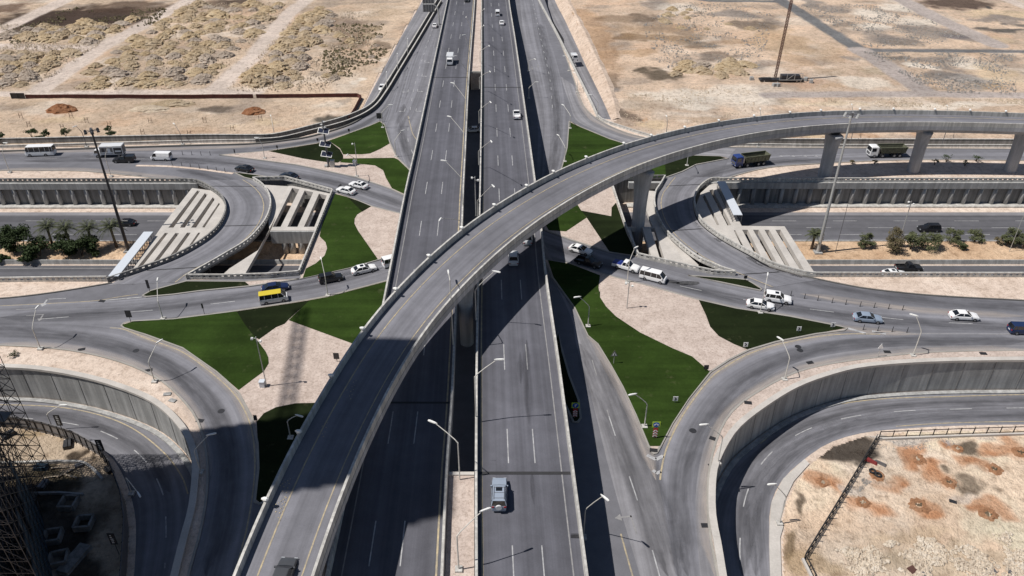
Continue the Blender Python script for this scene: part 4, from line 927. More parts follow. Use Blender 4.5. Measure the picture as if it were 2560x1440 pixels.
terrain('building_site', site_poly, LOW, .3, site_spots, [], base=(.50, .40, .30), rough=.2, seed=31)

# ------------------------------------------------------------------ spoil heaps dumped in rows, every heap its own thing
def lump(rx, ry, h, seed, nr=7, na=18, jag=.22, pw=1.6):
    rr = random.Random(seed); vs = []; fs = []
    for i in range(nr+1):
        f = i/nr
        for j in range(na):
            a = 2*math.pi*j/na+(.5 if i % 2 else 0)*2*math.pi/na
            k = 1+jag*(rr.random()-.5)*2*(1 if f > .1 else .3)
            z = h*(1-f)**(1/pw if False else 1)*(1-.35*f*(1-f)*2)
            z = h*(.5*(1-f)+.5*(1-f**2))*(1-.12*(1-f)**3); vs.append((rx*f*k*math.cos(a), ry*f*k*math.sin(a), max(-.15, z*(1+jag*.9*(rr.random()-.5))-(.12 if f == 1 else 0))))
    for i in range(nr):
        for j in range(na):
            j2 = (j+1) % na; fs.append((i*na+j, i*na+j2, (i+1)*na+j2, (i+1)*na+j))
    return vs, fs
heapm = []
for k in range(9):
    vs, fs = lump(2.9+.4*(k % 4), 2.7+.4*((k+1) % 3), 2.1+.3*(k % 4), 40+k, 10, 26, .21)
    me = bpy.data.meshes.new('rubble_heap'); me.from_pydata(vs, [], fs); me.materials.append(M[('mound', 'mound_o', 'mound_p')[k % 3]]); me.update(); heapm.append(me)
placed = []
def heaps(poly, n, label, group, sc=1.0, mind=4.6):
    pl = [P(*p) for p in poly]; x0, x1 = min(p.x for p in pl), max(p.x for p in pl); y0, y1 = min(p.y for p in pl), max(p.y for p in pl)
    tr = 0; c = 0
    while c < n and tr < n*60:
        tr += 1; x, y = rng.uniform(x0, x1), rng.uniform(y0, y1)
        if not inpoly(np.array([x]), np.array([y]), pl)[0]: continue
        if any((x-a)**2+(y-b)**2 < (mind*sc)**2 for a, b in placed): continue
        if min(segdist(np.array([x]), np.array([y]), [P(*p) for p in t[0]])[0]-t[1] for t in left_tracks+right_tracks) < 2.6*sc: continue
        placed.append((x, y)); c += 1
        o = bpy.data.objects.new('rubble_heap', rng.choice(heapm)); COL.objects.link(o)
        s = sc*rng.uniform(.75, 1.2); o.location = (x, y, .0); o.rotation_euler = (0, 0, rng.uniform(0, 6.3)); o.scale = (s*rng.uniform(.9, 1.25), s, s*rng.uniform(.6, .95))
        tag(o, label, 'heap', group, 'thing')
heaps([(175, 224), (260, 138), (350, 82), (470, 15), (700, 14), (690, 50), (600, 150), (530, 215)], 105, 'tan rubble heap dumped in the plot between the two sloping sand tracks', 'heaps between the two sand tracks')
heaps([(-60, 228), (-40, 132), (225, 132), (70, 226)], 42, 'tan rubble heap in the plot at far left below the level sand track', 'heaps in the lower left plot')
heaps([(-40, 108), (20, 80), (150, 66), (300, 60), (395, 30), (290, 108)], 46, 'tan rubble heap in the plot at far left above the level sand track', 'heaps in the upper left plot')
heaps([(570, 224), (650, 150), (735, 50), (800, 20), (840, 40), (780, 120), (740, 200), (690, 228)], 52, 'tan rubble heap just right of the right-hand sloping sand track', 'heaps right of the sand tracks')
heaps([(760, 215), (800, 120), (860, 60), (940, 60), (960, 120), (900, 200)], 14, 'low scattered rubble heap in the scrubby plot left of the service road', 'scattered heaps in the scrub', .6)
heaps([(1660, 180), (1700, 160), (1850, 158), (1900, 175), (1870, 190), (1700, 192)], 12, 'brown spoil heap in the row beside the brown puddle on the right desert', 'heaps beside the puddle', .9)
heaps([(1620, 30), (1720, 20), (1780, 50), (1900, 60), (1880, 85), (1660, 70)], 16, 'low spoil heap on the disturbed ground left of the drilling mast', 'heaps behind the puddle', .6)
def one_heap(px, py, rx, ry, h, m, label, cat='heap', seed=1, z=0):
    vs, fs = lump(rx, ry, h, seed, 9, 26, .16); me = bpy.data.meshes.new('soil_heap'); me.from_pydata(vs, [], fs); me.materials.append(M[m]); me.update()
    o = bpy.data.objects.new('soil_heap', me); COL.objects.link(o); q = P(px, py, z); o.location = q; tag(o, label, cat, kind='thing')
one_heap(155, 278, 4.6, 3.2, 2.4, 'redsoil', 'dark red soil heap left on the sand strip near the black high mast', seed=5)
one_heap(636, 282, 3.6, 2.8, 1.9, 'redsoil', 'red soil heap beside the grey stain, right of the sand strip', seed=6)
one_heap(375, 275, 6.0, 3.2, 1.4, 'rock', 'long pale rubble heap on the sand strip between the two red heaps', seed=8)
one_heap(430, 262, 7.0, 3.0, 1.6, 'mound', 'long tan rubble bank under the rusty red fence', seed=9)
# loose broken rock nobody could count
def scatter(name, polys, z, n, s0, s1, m, seed=1, clump=None):
    rr = random.Random(seed); mb = MB(); pls = [[P(*p, z) for p in poly] for poly in polys]
    T = (1+5**.5)/2
    for pl in pls:
        x0, x1 = min(p.x for p in pl), max(p.x for p in pl); y0, y1 = min(p.y for p in pl), max(p.y for p in pl); c = 0; tr = 0
        while c < n//len(pls) and tr < 20*n:
            tr += 1; x, y = rr.uniform(x0, x1), rr.uniform(y0, y1)
            if not inpoly(np.array([x]), np.array([y]), pl)[0]: continue
            if clump and fbm(np.array([x/clump]), np.array([y/clump]), 3, seed)[0] < .5+rr.uniform(-.06, .06): continue
            c += 1; s = s0*(s1/s0)**(rr.random()**1.8); b = len(mb.v)
            for d in ((1, 0, 0), (0, 1, 0), (-1, 0, 0), (0, -1, 0), (0, 0, 1)):
                mb.v.append(Vector((x+d[0]*s*rr.uniform(.5, 1.1)+rr.uniform(-.3, .3)*s, y+d[1]*s*rr.uniform(.5, 1.1)+rr.uniform(-.3, .3)*s, z+.02+(d[2]*s*rr.uniform(.5, 1.1) if d[2] else rr.uniform(-.05, .15)*s))))
            for k in range(4): mb.face((b+k, b+(k+1) % 4, b+4))
    tag(mb.build(name, M[m]), kind='stuff')
scatter('loose_rock', [[(175, 224), (470, 5), (730, 5), (530, 222)], [(-40, 228), (-40, 60), (300, 60), (230, 130), (70, 226)], [(560, 228), (740, 40), (960, 20), (900, 228)]], .25, 7000, .18, .55, 'rock', 2, 9)
scatter('loose_rock', [[(1600, 60), (1720, 5), (1940, 20), (1900, 170), (1660, 190)], [(2160, 130), (2540, 135), (2540, 235), (2330, 232)], [(1990, 10), (2240, 10), (2450, 110), (2170, 118)]], .2, 6500, .16, .5, 'rock_g', 3, 8)
scatter('loose_rock', [[(1560, 215), (1900, 215), (1880, 280), (1620, 340), (1560, 300)], [(2000, 245), (2560, 248), (2560, 268), (2000, 268)]], .1, 2200, .15, .4, 'rock', 4, 7)
scatter('broken_stone', [[(2090, 1375), (2200, 1358), (2290, 1345), (2560, 1330), (2620, 1400), (2600, 1500), (2110, 1480)]], LOW+.12, 4200, .13, .45, 'rock_w', 5, 2.6)
scatter('broken_stone', [[(2195, 1098), (2400, 1092), (2420, 1118), (2300, 1126), (2200, 1122)], [(2100, 1230), (2160, 1195), (2180, 1205), (2130, 1245)]], LOW+.05, 700, .06, .16, 'rock_g', 6, 1.5)
scatter('scrub', [[(800, 180), (820, 60), (960, 60), (980, 120), (900, 200)], [(10, 80), (180, 20), (420, 20), (390, 60), (30, 110)]], .15, 1500, .3, .9, 'leaf3', 7, 8)
# red soil planting pits in the sunken lot
for i, (x, y) in enumerate(pits):
    q = P(x, y, LOW); s = (1.0, 1.05, .8, 1.1, 1.0, .95, 1.25, .95, 1.15, .85)[i]
    e = empty('planting_pit', q, rng.uniform(0, 6), None, None, 'red planting pits in the sunken sand lot')
    mb = MB(); rings = []
    for r, z in ((1.25, -.1), (.95, .08), (.7, .2), (.5, .16), (.34, -.02), (.02, -.04)):
        rings.append([(s*r*math.cos(2*math.pi*k/20)*rng.uniform(.72, 1.28), s*r*math.sin(2*math.pi*k/20)*rng.uniform(.72, 1.28), z+.08+rng.uniform(-.02, .02)) for k in range(20)])
    mb.loft(rings, cap=False); mb.build('soil_ring', M['pitsoil'], e)
    mb = MB()
    for k in range(9):
        a, r = rng.uniform(0, 6.3), rng.uniform(0, .45)*s; c = (r*math.cos(a), r*math.sin(a), .12); mb.tube([(c[0], c[1], .0), (c[0]+.05, c[1], .16), (c[0], c[1]+.05, .28)], [.16, .14, .03], 5)
    mb.build('spoil', M['rock' if i in (1, 2, 7, 9) else 'mud'], e)
    loc = ['beside the black fence with the tyre on it', 'near the top of the lot, with grey stones in it', 'with a pile of grey rubble, touching the upper fence', 'cut off by the right edge of the photo', 'ringed by pale stone just below the long puddle',
           'in the middle of the lot left of the small puddle', 'largest and darkest, with a black core', 'low down, close to the black sloping fence', 'with a dark core at lower right', 'outside the fence beside the ring road'][i]
    tag(e, 'red planting pit '+loc, 'planting pit')
t = MB(P(2190, 1192, LOW)); t.R = None
def torus(r, q, n=18, m=8): return [[((r+q*math.cos(2*math.pi*j/m))*math.cos(2*math.pi*i/n), (r+q*math.cos(2*math.pi*j/m))*math.sin(2*math.pi*i/n), q+q*math.sin(2*math.pi*j/m)) for j in range(m)] for i in range(n+1)]
for k, (dx, dy) in enumerate(((0, 0), (-.55, .75))):
    mb = MB(); mb.loft(torus(.38, .14), cap=False); o = mb.build('tyre', M['black'], None, True); q = P(2194, 1192, LOW); o.location = q+Vector((dx, dy, .3))
    tag(o, ('black tyre lying on the red pit beside the fence, the nearer one', 'black tyre lying on the red pit beside the fence, the farther one')[k], 'tyre', 'old tyres', 'thing')
mb = MB(); mb.loft([[(-.9, -.3, 0), (.9, -.35, 0), (.9, .3, 0), (-.9, .35, 0)], [(-.7, -.2, .5), (.6, -.25, .35), (.7, .2, .3), (-.6, .25, .55)]]); o = mb.build('tarpaulin', M['tarp']); o.location = P(2178, 1156, LOW); o.rotation_euler = (0, 0, -.6); tag(o, 'crumpled dark red tarpaulin lying against the black fence', 'tarpaulin', kind='thing')
mb = MB(); mb.loft([[(-.9, -.25, 0), (.9, -.3, 0), (.9, .3, 0), (-.9, .25, 0)], [(-.8, -.2, .4), (.7, -.2, .5), (.8, .2, .35), (-.7, .2, .3)]]); o = mb.build('tarpaulin', M['steel_m']); o.location = P(2200, 1160, LOW); o.rotation_euler = (0, 0, -.7); tag(o, 'crumpled grey tarpaulin beside the dark red one', 'tarpaulin', kind='thing')
mb = MB(); mb.box((-.5, -.3, .05), (.5, .3, .12)); mb.box((-.45, -.25, .0), (.45, .25, .05)); o = mb.build('board', M['steel_d']); o.location = P(2382, 1255, LOW); o.rotation_euler = (0, .1, -.4); tag(o, 'dark board lying on the sand right of the largest pit', 'board', kind='thing')
for i, (x, y, r, m) in enumerate(((2280, 1425, .5, 'steel_r'), (2478, 1428, .3, 'steel_m'), (2530, 1432, .9, 'steel_m'), (2318, 1438, .2, 'steel_m'))):
    mb = MB(); mb.box((-.6, -.45, .1), (.6, .45, .17)); mb.bar((-.6, 0, .06), (.6, 0, .06), .08); o = mb.build('scrap_sheet', M[m]); o.location = P(x, y, LOW); o.rotation_euler = (.08, .12, r)
    tag(o, ('rusty sheet panel lying among the stones at the bottom edge', 'grey sheet panel, left of a pair at the lower right corner', 'grey sheet panel, right of a pair at the lower right corner', 'small grey sheet panel among the stones at the bottom edge')[i], 'panel', kind='thing')

# ------------------------------------------------------------------ fences, low walls, barriers
def post_fence(name, path, label, h, sp, m, sheet=None, rails=2, z=0.0, base=None, lean=0.0, pw=.1):
    org = path[0]; e = empty(name, org, 0, label, 'fence'); e['kind'] = 'thing'; path = step(path, sp); up = Vector((0, 0, 1))
    for i, p in enumerate(path):
        if len(path) <= 100:
            k = MB(org); t = path[min(i+1, len(path)-1)]-path[max(i-1, 0)]; t.normalize(); nn = Vector((-t.y, t.x, 0))
            k.bar(p+up*.0, p+up*h+nn*lean, pw); k.build('post', M[m], e)
    if rails:
        k = MB(org)
        for i in range(rails): k.sweep([p.copy() for p in path], [(-.04, h*(.3+.6*i/max(1, rails-1))-.05), (.04, h*(.3+.6*i/max(1, rails-1))-.05), (.04, h*(.3+.6*i/max(1, rails-1))+.05), (-.04, h*(.3+.6*i/max(1, rails-1))+.05)])
        k.build('rail', M[m], e)
    if sheet: k = MB(org); k.wall(path, .05, .05, h-.05, o=.09); k.build('sheet', M[sheet], e)
    if base: k = MB(org); k.wall(path, .3, 0, .45, o=-.25); k.build('plinth', M[base], e)
    return e
def jitter(path, a): return [p+Vector((rng.uniform(-a, a), rng.uniform(-a, a), 0)) for p in path]
post_fence('sheet_fence', jitter(step(PL([(66, 248), (200, 247), (420, 248), (632, 247)]), 4), .25), 'rusty red sheet fence running across the left desert, longer stretch', 1.4, 3, 'steel_r', 'fence_red')
post_fence('sheet_fence', jitter(step(PL([(640, 247), (760, 246), (905, 244), (873, 303)]), 4), .2), 'rusty red sheet fence turning the corner beside the service road', 1.4, 3, 'steel_r', 'fence_red')
post_fence('sheet_fence', PL([(30, 248), (64, 248)]), 'short black fence panel at the left end of the rusty red fence', 1.9, 2, 'black', 'steel_d')
hp = offs(qi, -1.0)
post_fence('hoarding', [Vector((p.x, p.y, LOW)) for p in hp if p.x > -130], 'curved grey site hoarding along the sunken ring road at lower left', 2.5, 1.5, 'steel_d', 'hoard', z=LOW)
post_fence('palisade_fence', PL([(2190, 1100), (2100, 1250), (2010, 1398)], LOW), 'black steel fence sloping down the sunken sand lot', 1.3, 1.25, 'black', None, 3, lean=.35)
post_fence('palisade_fence', PL([(2196, 1098), (2400, 1090), (2560, 1085), (3000, 1078)], LOW), 'black post fence along the upper edge of the sunken sand lot', 1.7, 2.1, 'black', None, 2, base='conc_p')
post_fence('palisade_fence', PL([(2010, 1400), (2035, 1450), (2060, 1560)], LOW), 'pale plinth with black rails at the lower end of the sloping fence', 1.2, 1.6, 'black', None, 2, base='conc_p')
def lowwall(path, label, h, w=.35, m='conc_m', z=0, cat='barrier'):
    b = MB(path[0]); b.sweep(step(path, 2.0), [(-w/2-.08, z), (w/2+.08, z), (w/2-.05, z+h), (-w/2+.05, z+h)]); e = empty('concrete_barrier', path[0], 0, label, cat); e['kind'] = 'thing'
    b.build('barrier_body', M[m], e); k = MB(path[0]); k.sweep(step(path, 2.0), [(-w/2-.04, z+h), (w/2+.04, z+h), (w/2+.04, z+h+.1), (-w/2-.04, z+h+.1)]); k.build('coping', M['conc'], e)
lowwall(wv([(-500, 362), (0, 360), (233, 355), (500, 350), (640, 350), (687, 348), (773, 328), (867, 302), (927, 273), (957, 233), (990, 180), (1040, 97), (1097, 0), (1160, -110)]), 'long grey barrier curving between the left slip road and the outer service road', 1.5, m='conc_d')
lowwall(wv([(640, 356), (700, 352), (773, 335), (870, 309), (930, 279), (963, 240), (996, 186), (1046, 103), (1103, 6)]), 'lower parallel barrier just inside the long left barrier', 1.0, m='kerb_dark')
lowwall(wv([(1640, 349), (1720, 356), (1840, 360), (2100, 361), (2560, 362), (3200, 366)]), 'low boundary wall behind the road with the two tipper trucks', 1.5, m='conc_d')
lowwall(wv([(1640, 353), (1840, 365.5), (2560, 368.5), (3200, 372)]), 'low second barrier behind the road with the two tipper trucks', .7, m='conc')
lowwall(wv([(-500, 372), (0, 370), (233, 364), (500, 357), (640, 355)]), 'low second barrier behind the road with the white minibus', .7, m='conc')
lowwall(wv([(1322, -60), (1346, 0), (1383, 70), (1419, 140), (1446, 195), (1466, 235), (1484, 272), (1502, 300), (1560, 322), (1620, 341), (1650, 349)]), 'curved barrier along the right slip road beside the outer service road', .6, m='conc')
# retaining drop on the right: outer service road lies lower than the slip road
# tower under construction beyond the left edge: it casts the long shadow
bt = empty('concrete_tower', (-87, 61, LOW), 0, 'tall concrete tower under construction beside the scaffolding, outside the left edge', 'building'); bt['kind'] = 'thing'
bx0, bx1, by0, by1, bh = -98.0, -76.0, 47.0, 71.0, 121.0
k = MB(bt.location); k.box((bx0, by0, LOW), (bx1, by1, bh)); k.build('wall', M['conc_m'], bt)
for i in range(30):
    z = LOW+4*i+3.6; k = MB(bt.location); k.box((bx0-.4, by0-.4, z), (bx1+.4, by1+.4, z+.35)); k.build('floor_slab', M['conc_d'], bt)
k = MB(bt.location)
for i in range(30):
    for j in range(5): k.box((bx1-.05, by0+1.5+4.6*j, LOW+4*i+.6), (bx1+.05, by0+4.7+4.6*j, LOW+4*i+3.0))
k.build('window', M['glass'], bt)
cr = empty('tower_crane', (-112, 52, LOW), 0, 'lattice tower crane standing behind the concrete tower, outside the left edge', 'crane'); cr['kind'] = 'thing'
def lattice(mb, a, b, w, n, r=.12):
    a, b = Vector(a), Vector(b); d = (b-a).normalized(); u = d.orthogonal().normalized(); v = d.cross(u)
    cs = [(u+v)*w/2, (u-v)*w/2, (-u-v)*w/2, (-u+v)*w/2]
    for c in cs: mb.bar(a+c, b+c, r)
    for i in range(n):
        p, q = a.lerp(b, i/n), a.lerp(b, (i+1)/n)
        for j in range(4): mb.bar(p+cs[j], q+cs[(j+1) % 4], r*.7); mb.bar(q+cs[j], q+cs[(j+1) % 4], r*.7)
k = MB(cr.location); lattice(k, (-112, 52, LOW), (-112, 52, 138), 2.2, 45, .25); k.build('mast', M['steel_m'], cr)
k = MB(cr.location); lattice(k, (-112.4, 52, 136), (-118.6, 96, 136), 1.5, 18, .22); k.build('jib', M['steel_m'], cr)
k = MB(cr.location); lattice(k, (-112, 52, 136), (-110, 38, 136), 1.8, 7, .3); k.box((-111.5, 37, 133), (-108.5, 40, 136)); k.build('counter_jib', M['steel_m'], cr)
# scaffolding at the lower left edge
sc = empty('scaffolding', P(60, 1300, LOW), 0, 'tall dark scaffolding with netting at the lower left corner', 'scaffolding'); sc['kind'] = 'thing'
o = sc.location; st, le, br = MB(o), MB(o), MB(o)
cx = P(135, 1190, LOW)
nx, ny, nz = 8, 13, 17; gx, gy, gz = 2.0, 2.0, 2.0
for i in range(nx):
    for j in range(ny):
        x, y = cx.x-gx*i+max(0, j-2)*1.3, cx.y-gy*j; hz_n = nz if j < 6 else 11; st.tube([(x, y, LOW), (x, y, LOW+gz*hz_n)], .055, 4)
        for z in range(1, hz_n+1):
            if i < nx-1: le.bar((x, y, LOW+gz*z), (x-gx, y, LOW+gz*z), .07)
            sx = 1.3 if j >= 2 else 0
            if j < ny-1: le.bar((x, y, LOW+gz*z), (x+sx, y-gy, LOW+gz*z), .07)
            if z < nz and j < ny-1 and i in (0, 2): br.bar((x, y, LOW+gz*z), (x+sx, y-gy, LOW+gz*(z+1)), .06)
            if z < nz and i < nx-1 and j % 3 == 0: br.bar((x, y, LOW+gz*z), (x-gx, y, LOW+gz*(z+1)), .06)
st.build('standard', M['steel_d'], sc); le.build('ledger', M['steel_d'], sc); br.build('brace', M['steel_d'], sc)
k = MB(o)
for (j0, j1, z0, z1) in ((3, 10, 1, 6), (5, 10, 6, 9)):
    x = cx.x-gx*1.02; k.box((x-.03, cx.y-gy*j1, LOW+gz*z0), (x+.03, cx.y-gy*j0, LOW+gz*z1))

for j in range(4, ny-1):
    x = cx.x+max(0, j-2)*1.3; x2 = x+1.3; y = cx.y-gy*j; zt_ = LOW+gz*(4+(j*3) % 4)
    for di in (0, 2):
        a_, b_ = x-gx*di-.08, x2-gx*di-.08; k.loft([[(a_, y, LOW+.2), (b_, y-gy, LOW+.2), (b_-.03, y-gy, LOW+.2), (a_-.03, y, LOW+.2)], [(a_, y, zt_), (b_, y-gy, zt_), (b_-.03, y-gy, zt_), (a_-.03, y, zt_)]])
k.build('netting', M['net'], sc)
for (i, j, z) in ((0, 1, 7), (1, 4, 5), (0, 6, 4), (2, 2, 9)): k = MB(o); k.box((cx.x-gx*(i+1), cx.y-gy*(j+1), LOW+gz*z+.05), (cx.x-gx*i, cx.y-gy*j, LOW+gz*z+.13)); k.build('platform', M['hoard'], sc)
# footings and site clutter
for i, (x, y) in enumerate(((175, 1264), (213, 1314), (135, 1348), (150, 1404), (65, 1262))):
    q = P(x, y, LOW); k = MB(); w = 1.0
    for a in ((-w, -w, w, -w), (w, -w, w, w), (w, w, -w, w), (-w, w, -w, -w)): k.bar((a[0], a[1], .5), (a[2], a[3], .5), .3, 1.0)
    f = k.build('column_footing', M['conc_d']); f.location = q; f.rotation_euler = (0, 0, .1*i)
    tag(f, 'square hollow concrete footing '+['just below the muddy pit', 'nearest the ring road in the shade', 'third from the top beside the scaffolding', 'lowest, next to the pale slab', 'hidden among the scaffold legs'][i], 'footing', 'square concrete footings on the site', 'thing')
q = P(187, 1400, LOW); k = MB(); k.box((-.85, -2.2, .1), (.85, 2.2, .5)); k.box((-1.0, -2.4, 0), (1.0, 2.4, .12)); f = k.build('concrete_slab', M['conc_d']); f.location = q; f.rotation_euler = (0, 0, -.25); tag(f, 'pale oblong concrete slab in the shade near the bottom edge', 'slab', kind='thing')
path = smooth(PL([(-300, 1164), (0, 1162), (200, 1159), (233, 1176), (258, 1202)], LOW), 4); k = MB(); k.wall(path, .35, 0, .55); tag(k.build('kerb_wall', M['conc']), 'low pale concrete wall round the muddy pit at lower left', 'wall', kind='thing')
path = PL([(60, 1238), (150, 1236), (210, 1240)], LOW); k = MB(); k.wall(path, .3, 0, .5); tag(k.build('kerb_wall', M['conc_m']), 'low grey wall on the shaded side of the muddy pit', 'wall', kind='thing')
for i, (x, y, m, s) in enumerate(((105, 1172, 'net', .9), (200, 1166, 'steel_m', .6), (22, 1090, 'steel_d', .9), (110, 1215, 'steel_m', .8), (170, 1115, 'steel_d', .9), (272, 1178, 'steel_d', .7))):
    q = P(x, y, LOW); k = MB(); k.loft([[(-s, -s*.6, 0), (s, -s*.6, 0), (s, s*.6, 0), (-s, s*.6, 0)], [(-s, -s*.6, s*.7), (s*.9, -s*.6, s*.8), (s, s*.5, s*.7), (-s*.9, s*.6, s*.75)]]); k.box((-s*1.05, -s*.1, s*.3), (s*1.05, s*.1, s*.85))
    f = k.build('site_crate', M[m]); f.location = q; f.rotation_euler = (0, 0, .5*i)
    tag(f, ['dull blue wrapped crate on the muddy pit floor', 'grey bin beside the corner of the pit wall', 'black box at the foot of the scaffolding', 'grey crate among planks in the pit', 'black ballast block under the upper black banner', 'black ballast block under the lower black banner'][i], 'crate', kind='thing')
for i, (x, y, r) in enumerate(((150, 1172, .1), (165, 1185, .8), (175, 1192, -.3), (130, 1195, .2))):
    k = MB(); k.box((-1.3, -.12, 0), (1.3, .12, .1)); k.box((-1.1, -.2, .1), (1.2, 0, .18)); f = k.build('timber', M['rock']); f.location = P(x, y, LOW)+Vector((0, 0, .2)); f.rotation_euler = (0, 0, r)
    tag(f, ['topmost loose plank on the muddy pit floor', 'plank lying askew in the pit, second from the top', 'plank pointing at the pit corner, third from the top', 'lowest loose plank in the muddy pit'][i], 'plank', 'loose planks in the pit', 'thing')
# ------------------------------------------------------------------ vehicles (local axes: x ahead, y left, z up)
def wheel(e, x, y, r, w):
    s = 1 if y > 0 else -1
    k = MB(); n = 16; rings = []
    for yy, rr in ((y-s*w*.5, r*.55), (y-s*w*.5, r*.97), (y-s*w*.35, r), (y+s*w*.35, r), (y+s*w*.5, r*.95), (y+s*w*.5, r*.62)):
        rings.append([(x+rr*math.cos(2*math.pi*i/n), yy, r+rr*math.sin(2*math.pi*i/n)) for i in range(n)])
    k.loft(rings, cap=True); t = k.build('wheel', M['black'], e, False)
    k = MB(); k.tube([(x, y+s*w*.42, r), (x, y+s*w*.53, r)], [r*.64, r*.5], 10); k.build('rim', M['rim'], t)
def body_loft(k, L, W, prof, zb=.26):
    rings = []
    for xf, zt, wf in prof:
        x = xf*L; w = W/2*wf; zs = max(zt-.16, zb+.16)
        rings.append([(x, -w*.93, zb), (x, -w, zb+.18), (x, -w, lerp(zb, zs, .6)), (x, -w*.985, zs), (x, -w*.88, zt), (x, 0, zt+.025), (x, w*.88, zt), (x, w*.985, zs), (x, w, lerp(zb, zs, .6)), (x, w, zb+.18), (x, w*.93, zb)])
    k.loft(rings)
KINDS = {
 'saloon': dict(L=4.85, W=1.84, H=1.46, belt=.96, g=(-.405, .215, -.235, .035), gw=(.92, .70), pil=(-.09,), r=.33, wb=(-.30, .31),
    prof=[(-.5, .62, .64), (-.488, .84, .80), (-.44, .99, .93), (-.36, 1.0, .97), (-.2, .97, 1), (.1, .96, 1), (.22, .95, .99), (.36, .87, .97), (.455, .76, .90), (.488, .64, .76), (.5, .5, .6)]),
 'suv': dict(L=4.75, W=1.88, H=1.76, belt=1.10, g=(-.485, .20, -.43, .045), gw=(.93, .76), pil=(-.10, -.32), r=.37, wb=(-.30, .31),
    prof=[(-.5, .7, .82), (-.49, 1.06, .9), (-.42, 1.11, .96), (-.2, 1.1, 1), (.1, 1.09, 1), (.21, 1.08, .99), (.36, 1.03, .97), (.46, .92, .93), (.49, .78, .87), (.5, .55, .8)]),
 'hatch': dict(L=4.3, W=1.8, H=1.55, belt=1.0, g=(-.47, .22, -.38, .05), gw=(.92, .72), pil=(-.12,), r=.33, wb=(-.31, .31),
    prof=[(-.5, .62, .66), (-.488, .93, .80), (-.42, 1.01, .95), (-.2, 1.0, 1), (.1, .98, 1), (.22, .97, .99), (.36, .9, .97), (.455, .78, .90), (.488, .66, .76), (.5, .5, .6)]),
 'van': dict(L=5.0, W=1.84, H=2.02, belt=1.14, g=(-.492, .43, -.475, .27), gw=(.97, .83), pil=(.17, -.05, -.30), r=.34, wb=(-.27, .33),
    prof=[(-.5, .7, .9), (-.495, 1.12, .95), (-.4, 1.15, 1), (0, 1.15, 1), (.3, 1.15, 1), (.42, 1.12, .97), (.475, 1.0, .92), (.495, .82, .88), (.5, .5, .82)]),
 'bus': dict(L=6.9, W=2.1, H=2.62, belt=1.32, g=(-.495, .47, -.485, .41), gw=(.985, .9), pil=(.33, .14, -.05, -.24, -.40), r=.40, wb=(-.22, .33),
    prof=[(-.5, .9, .92), (-.497, 1.3, .96), (-.4, 1.33, 1), (0, 1.33, 1), (.4, 1.33, 1), (.47, 1.28, .97), (.493, 1.0, .93), (.5, .6, .88)]),
 'pickup': dict(L=5.3, W=1.87, H=1.78, belt=1.10, g=(-.12, .21, -.075, .055), gw=(.93, .74), pil=(.04,), r=.38, wb=(-.29, .32),
    prof=[(-.14, 1.1, .98), (.0, 1.1, 1), (.2, 1.09, .99), (.36, 1.03, .97), (.46, .92, .93), (.49, .78, .87), (.5, .55, .8)]),
}
def place(e, box, z, H, d):
    x, y = (box[0]+box[2])/2, (box[1]+box[3])/2; p = P(x, y, z+H*.5); q = P(x+d[0], y+d[1], z+H*.5)
    e.location = (p.x, p.y, z); e.rotation_euler = (0, 0, math.atan2(q.y-p.y, q.x-p.x))
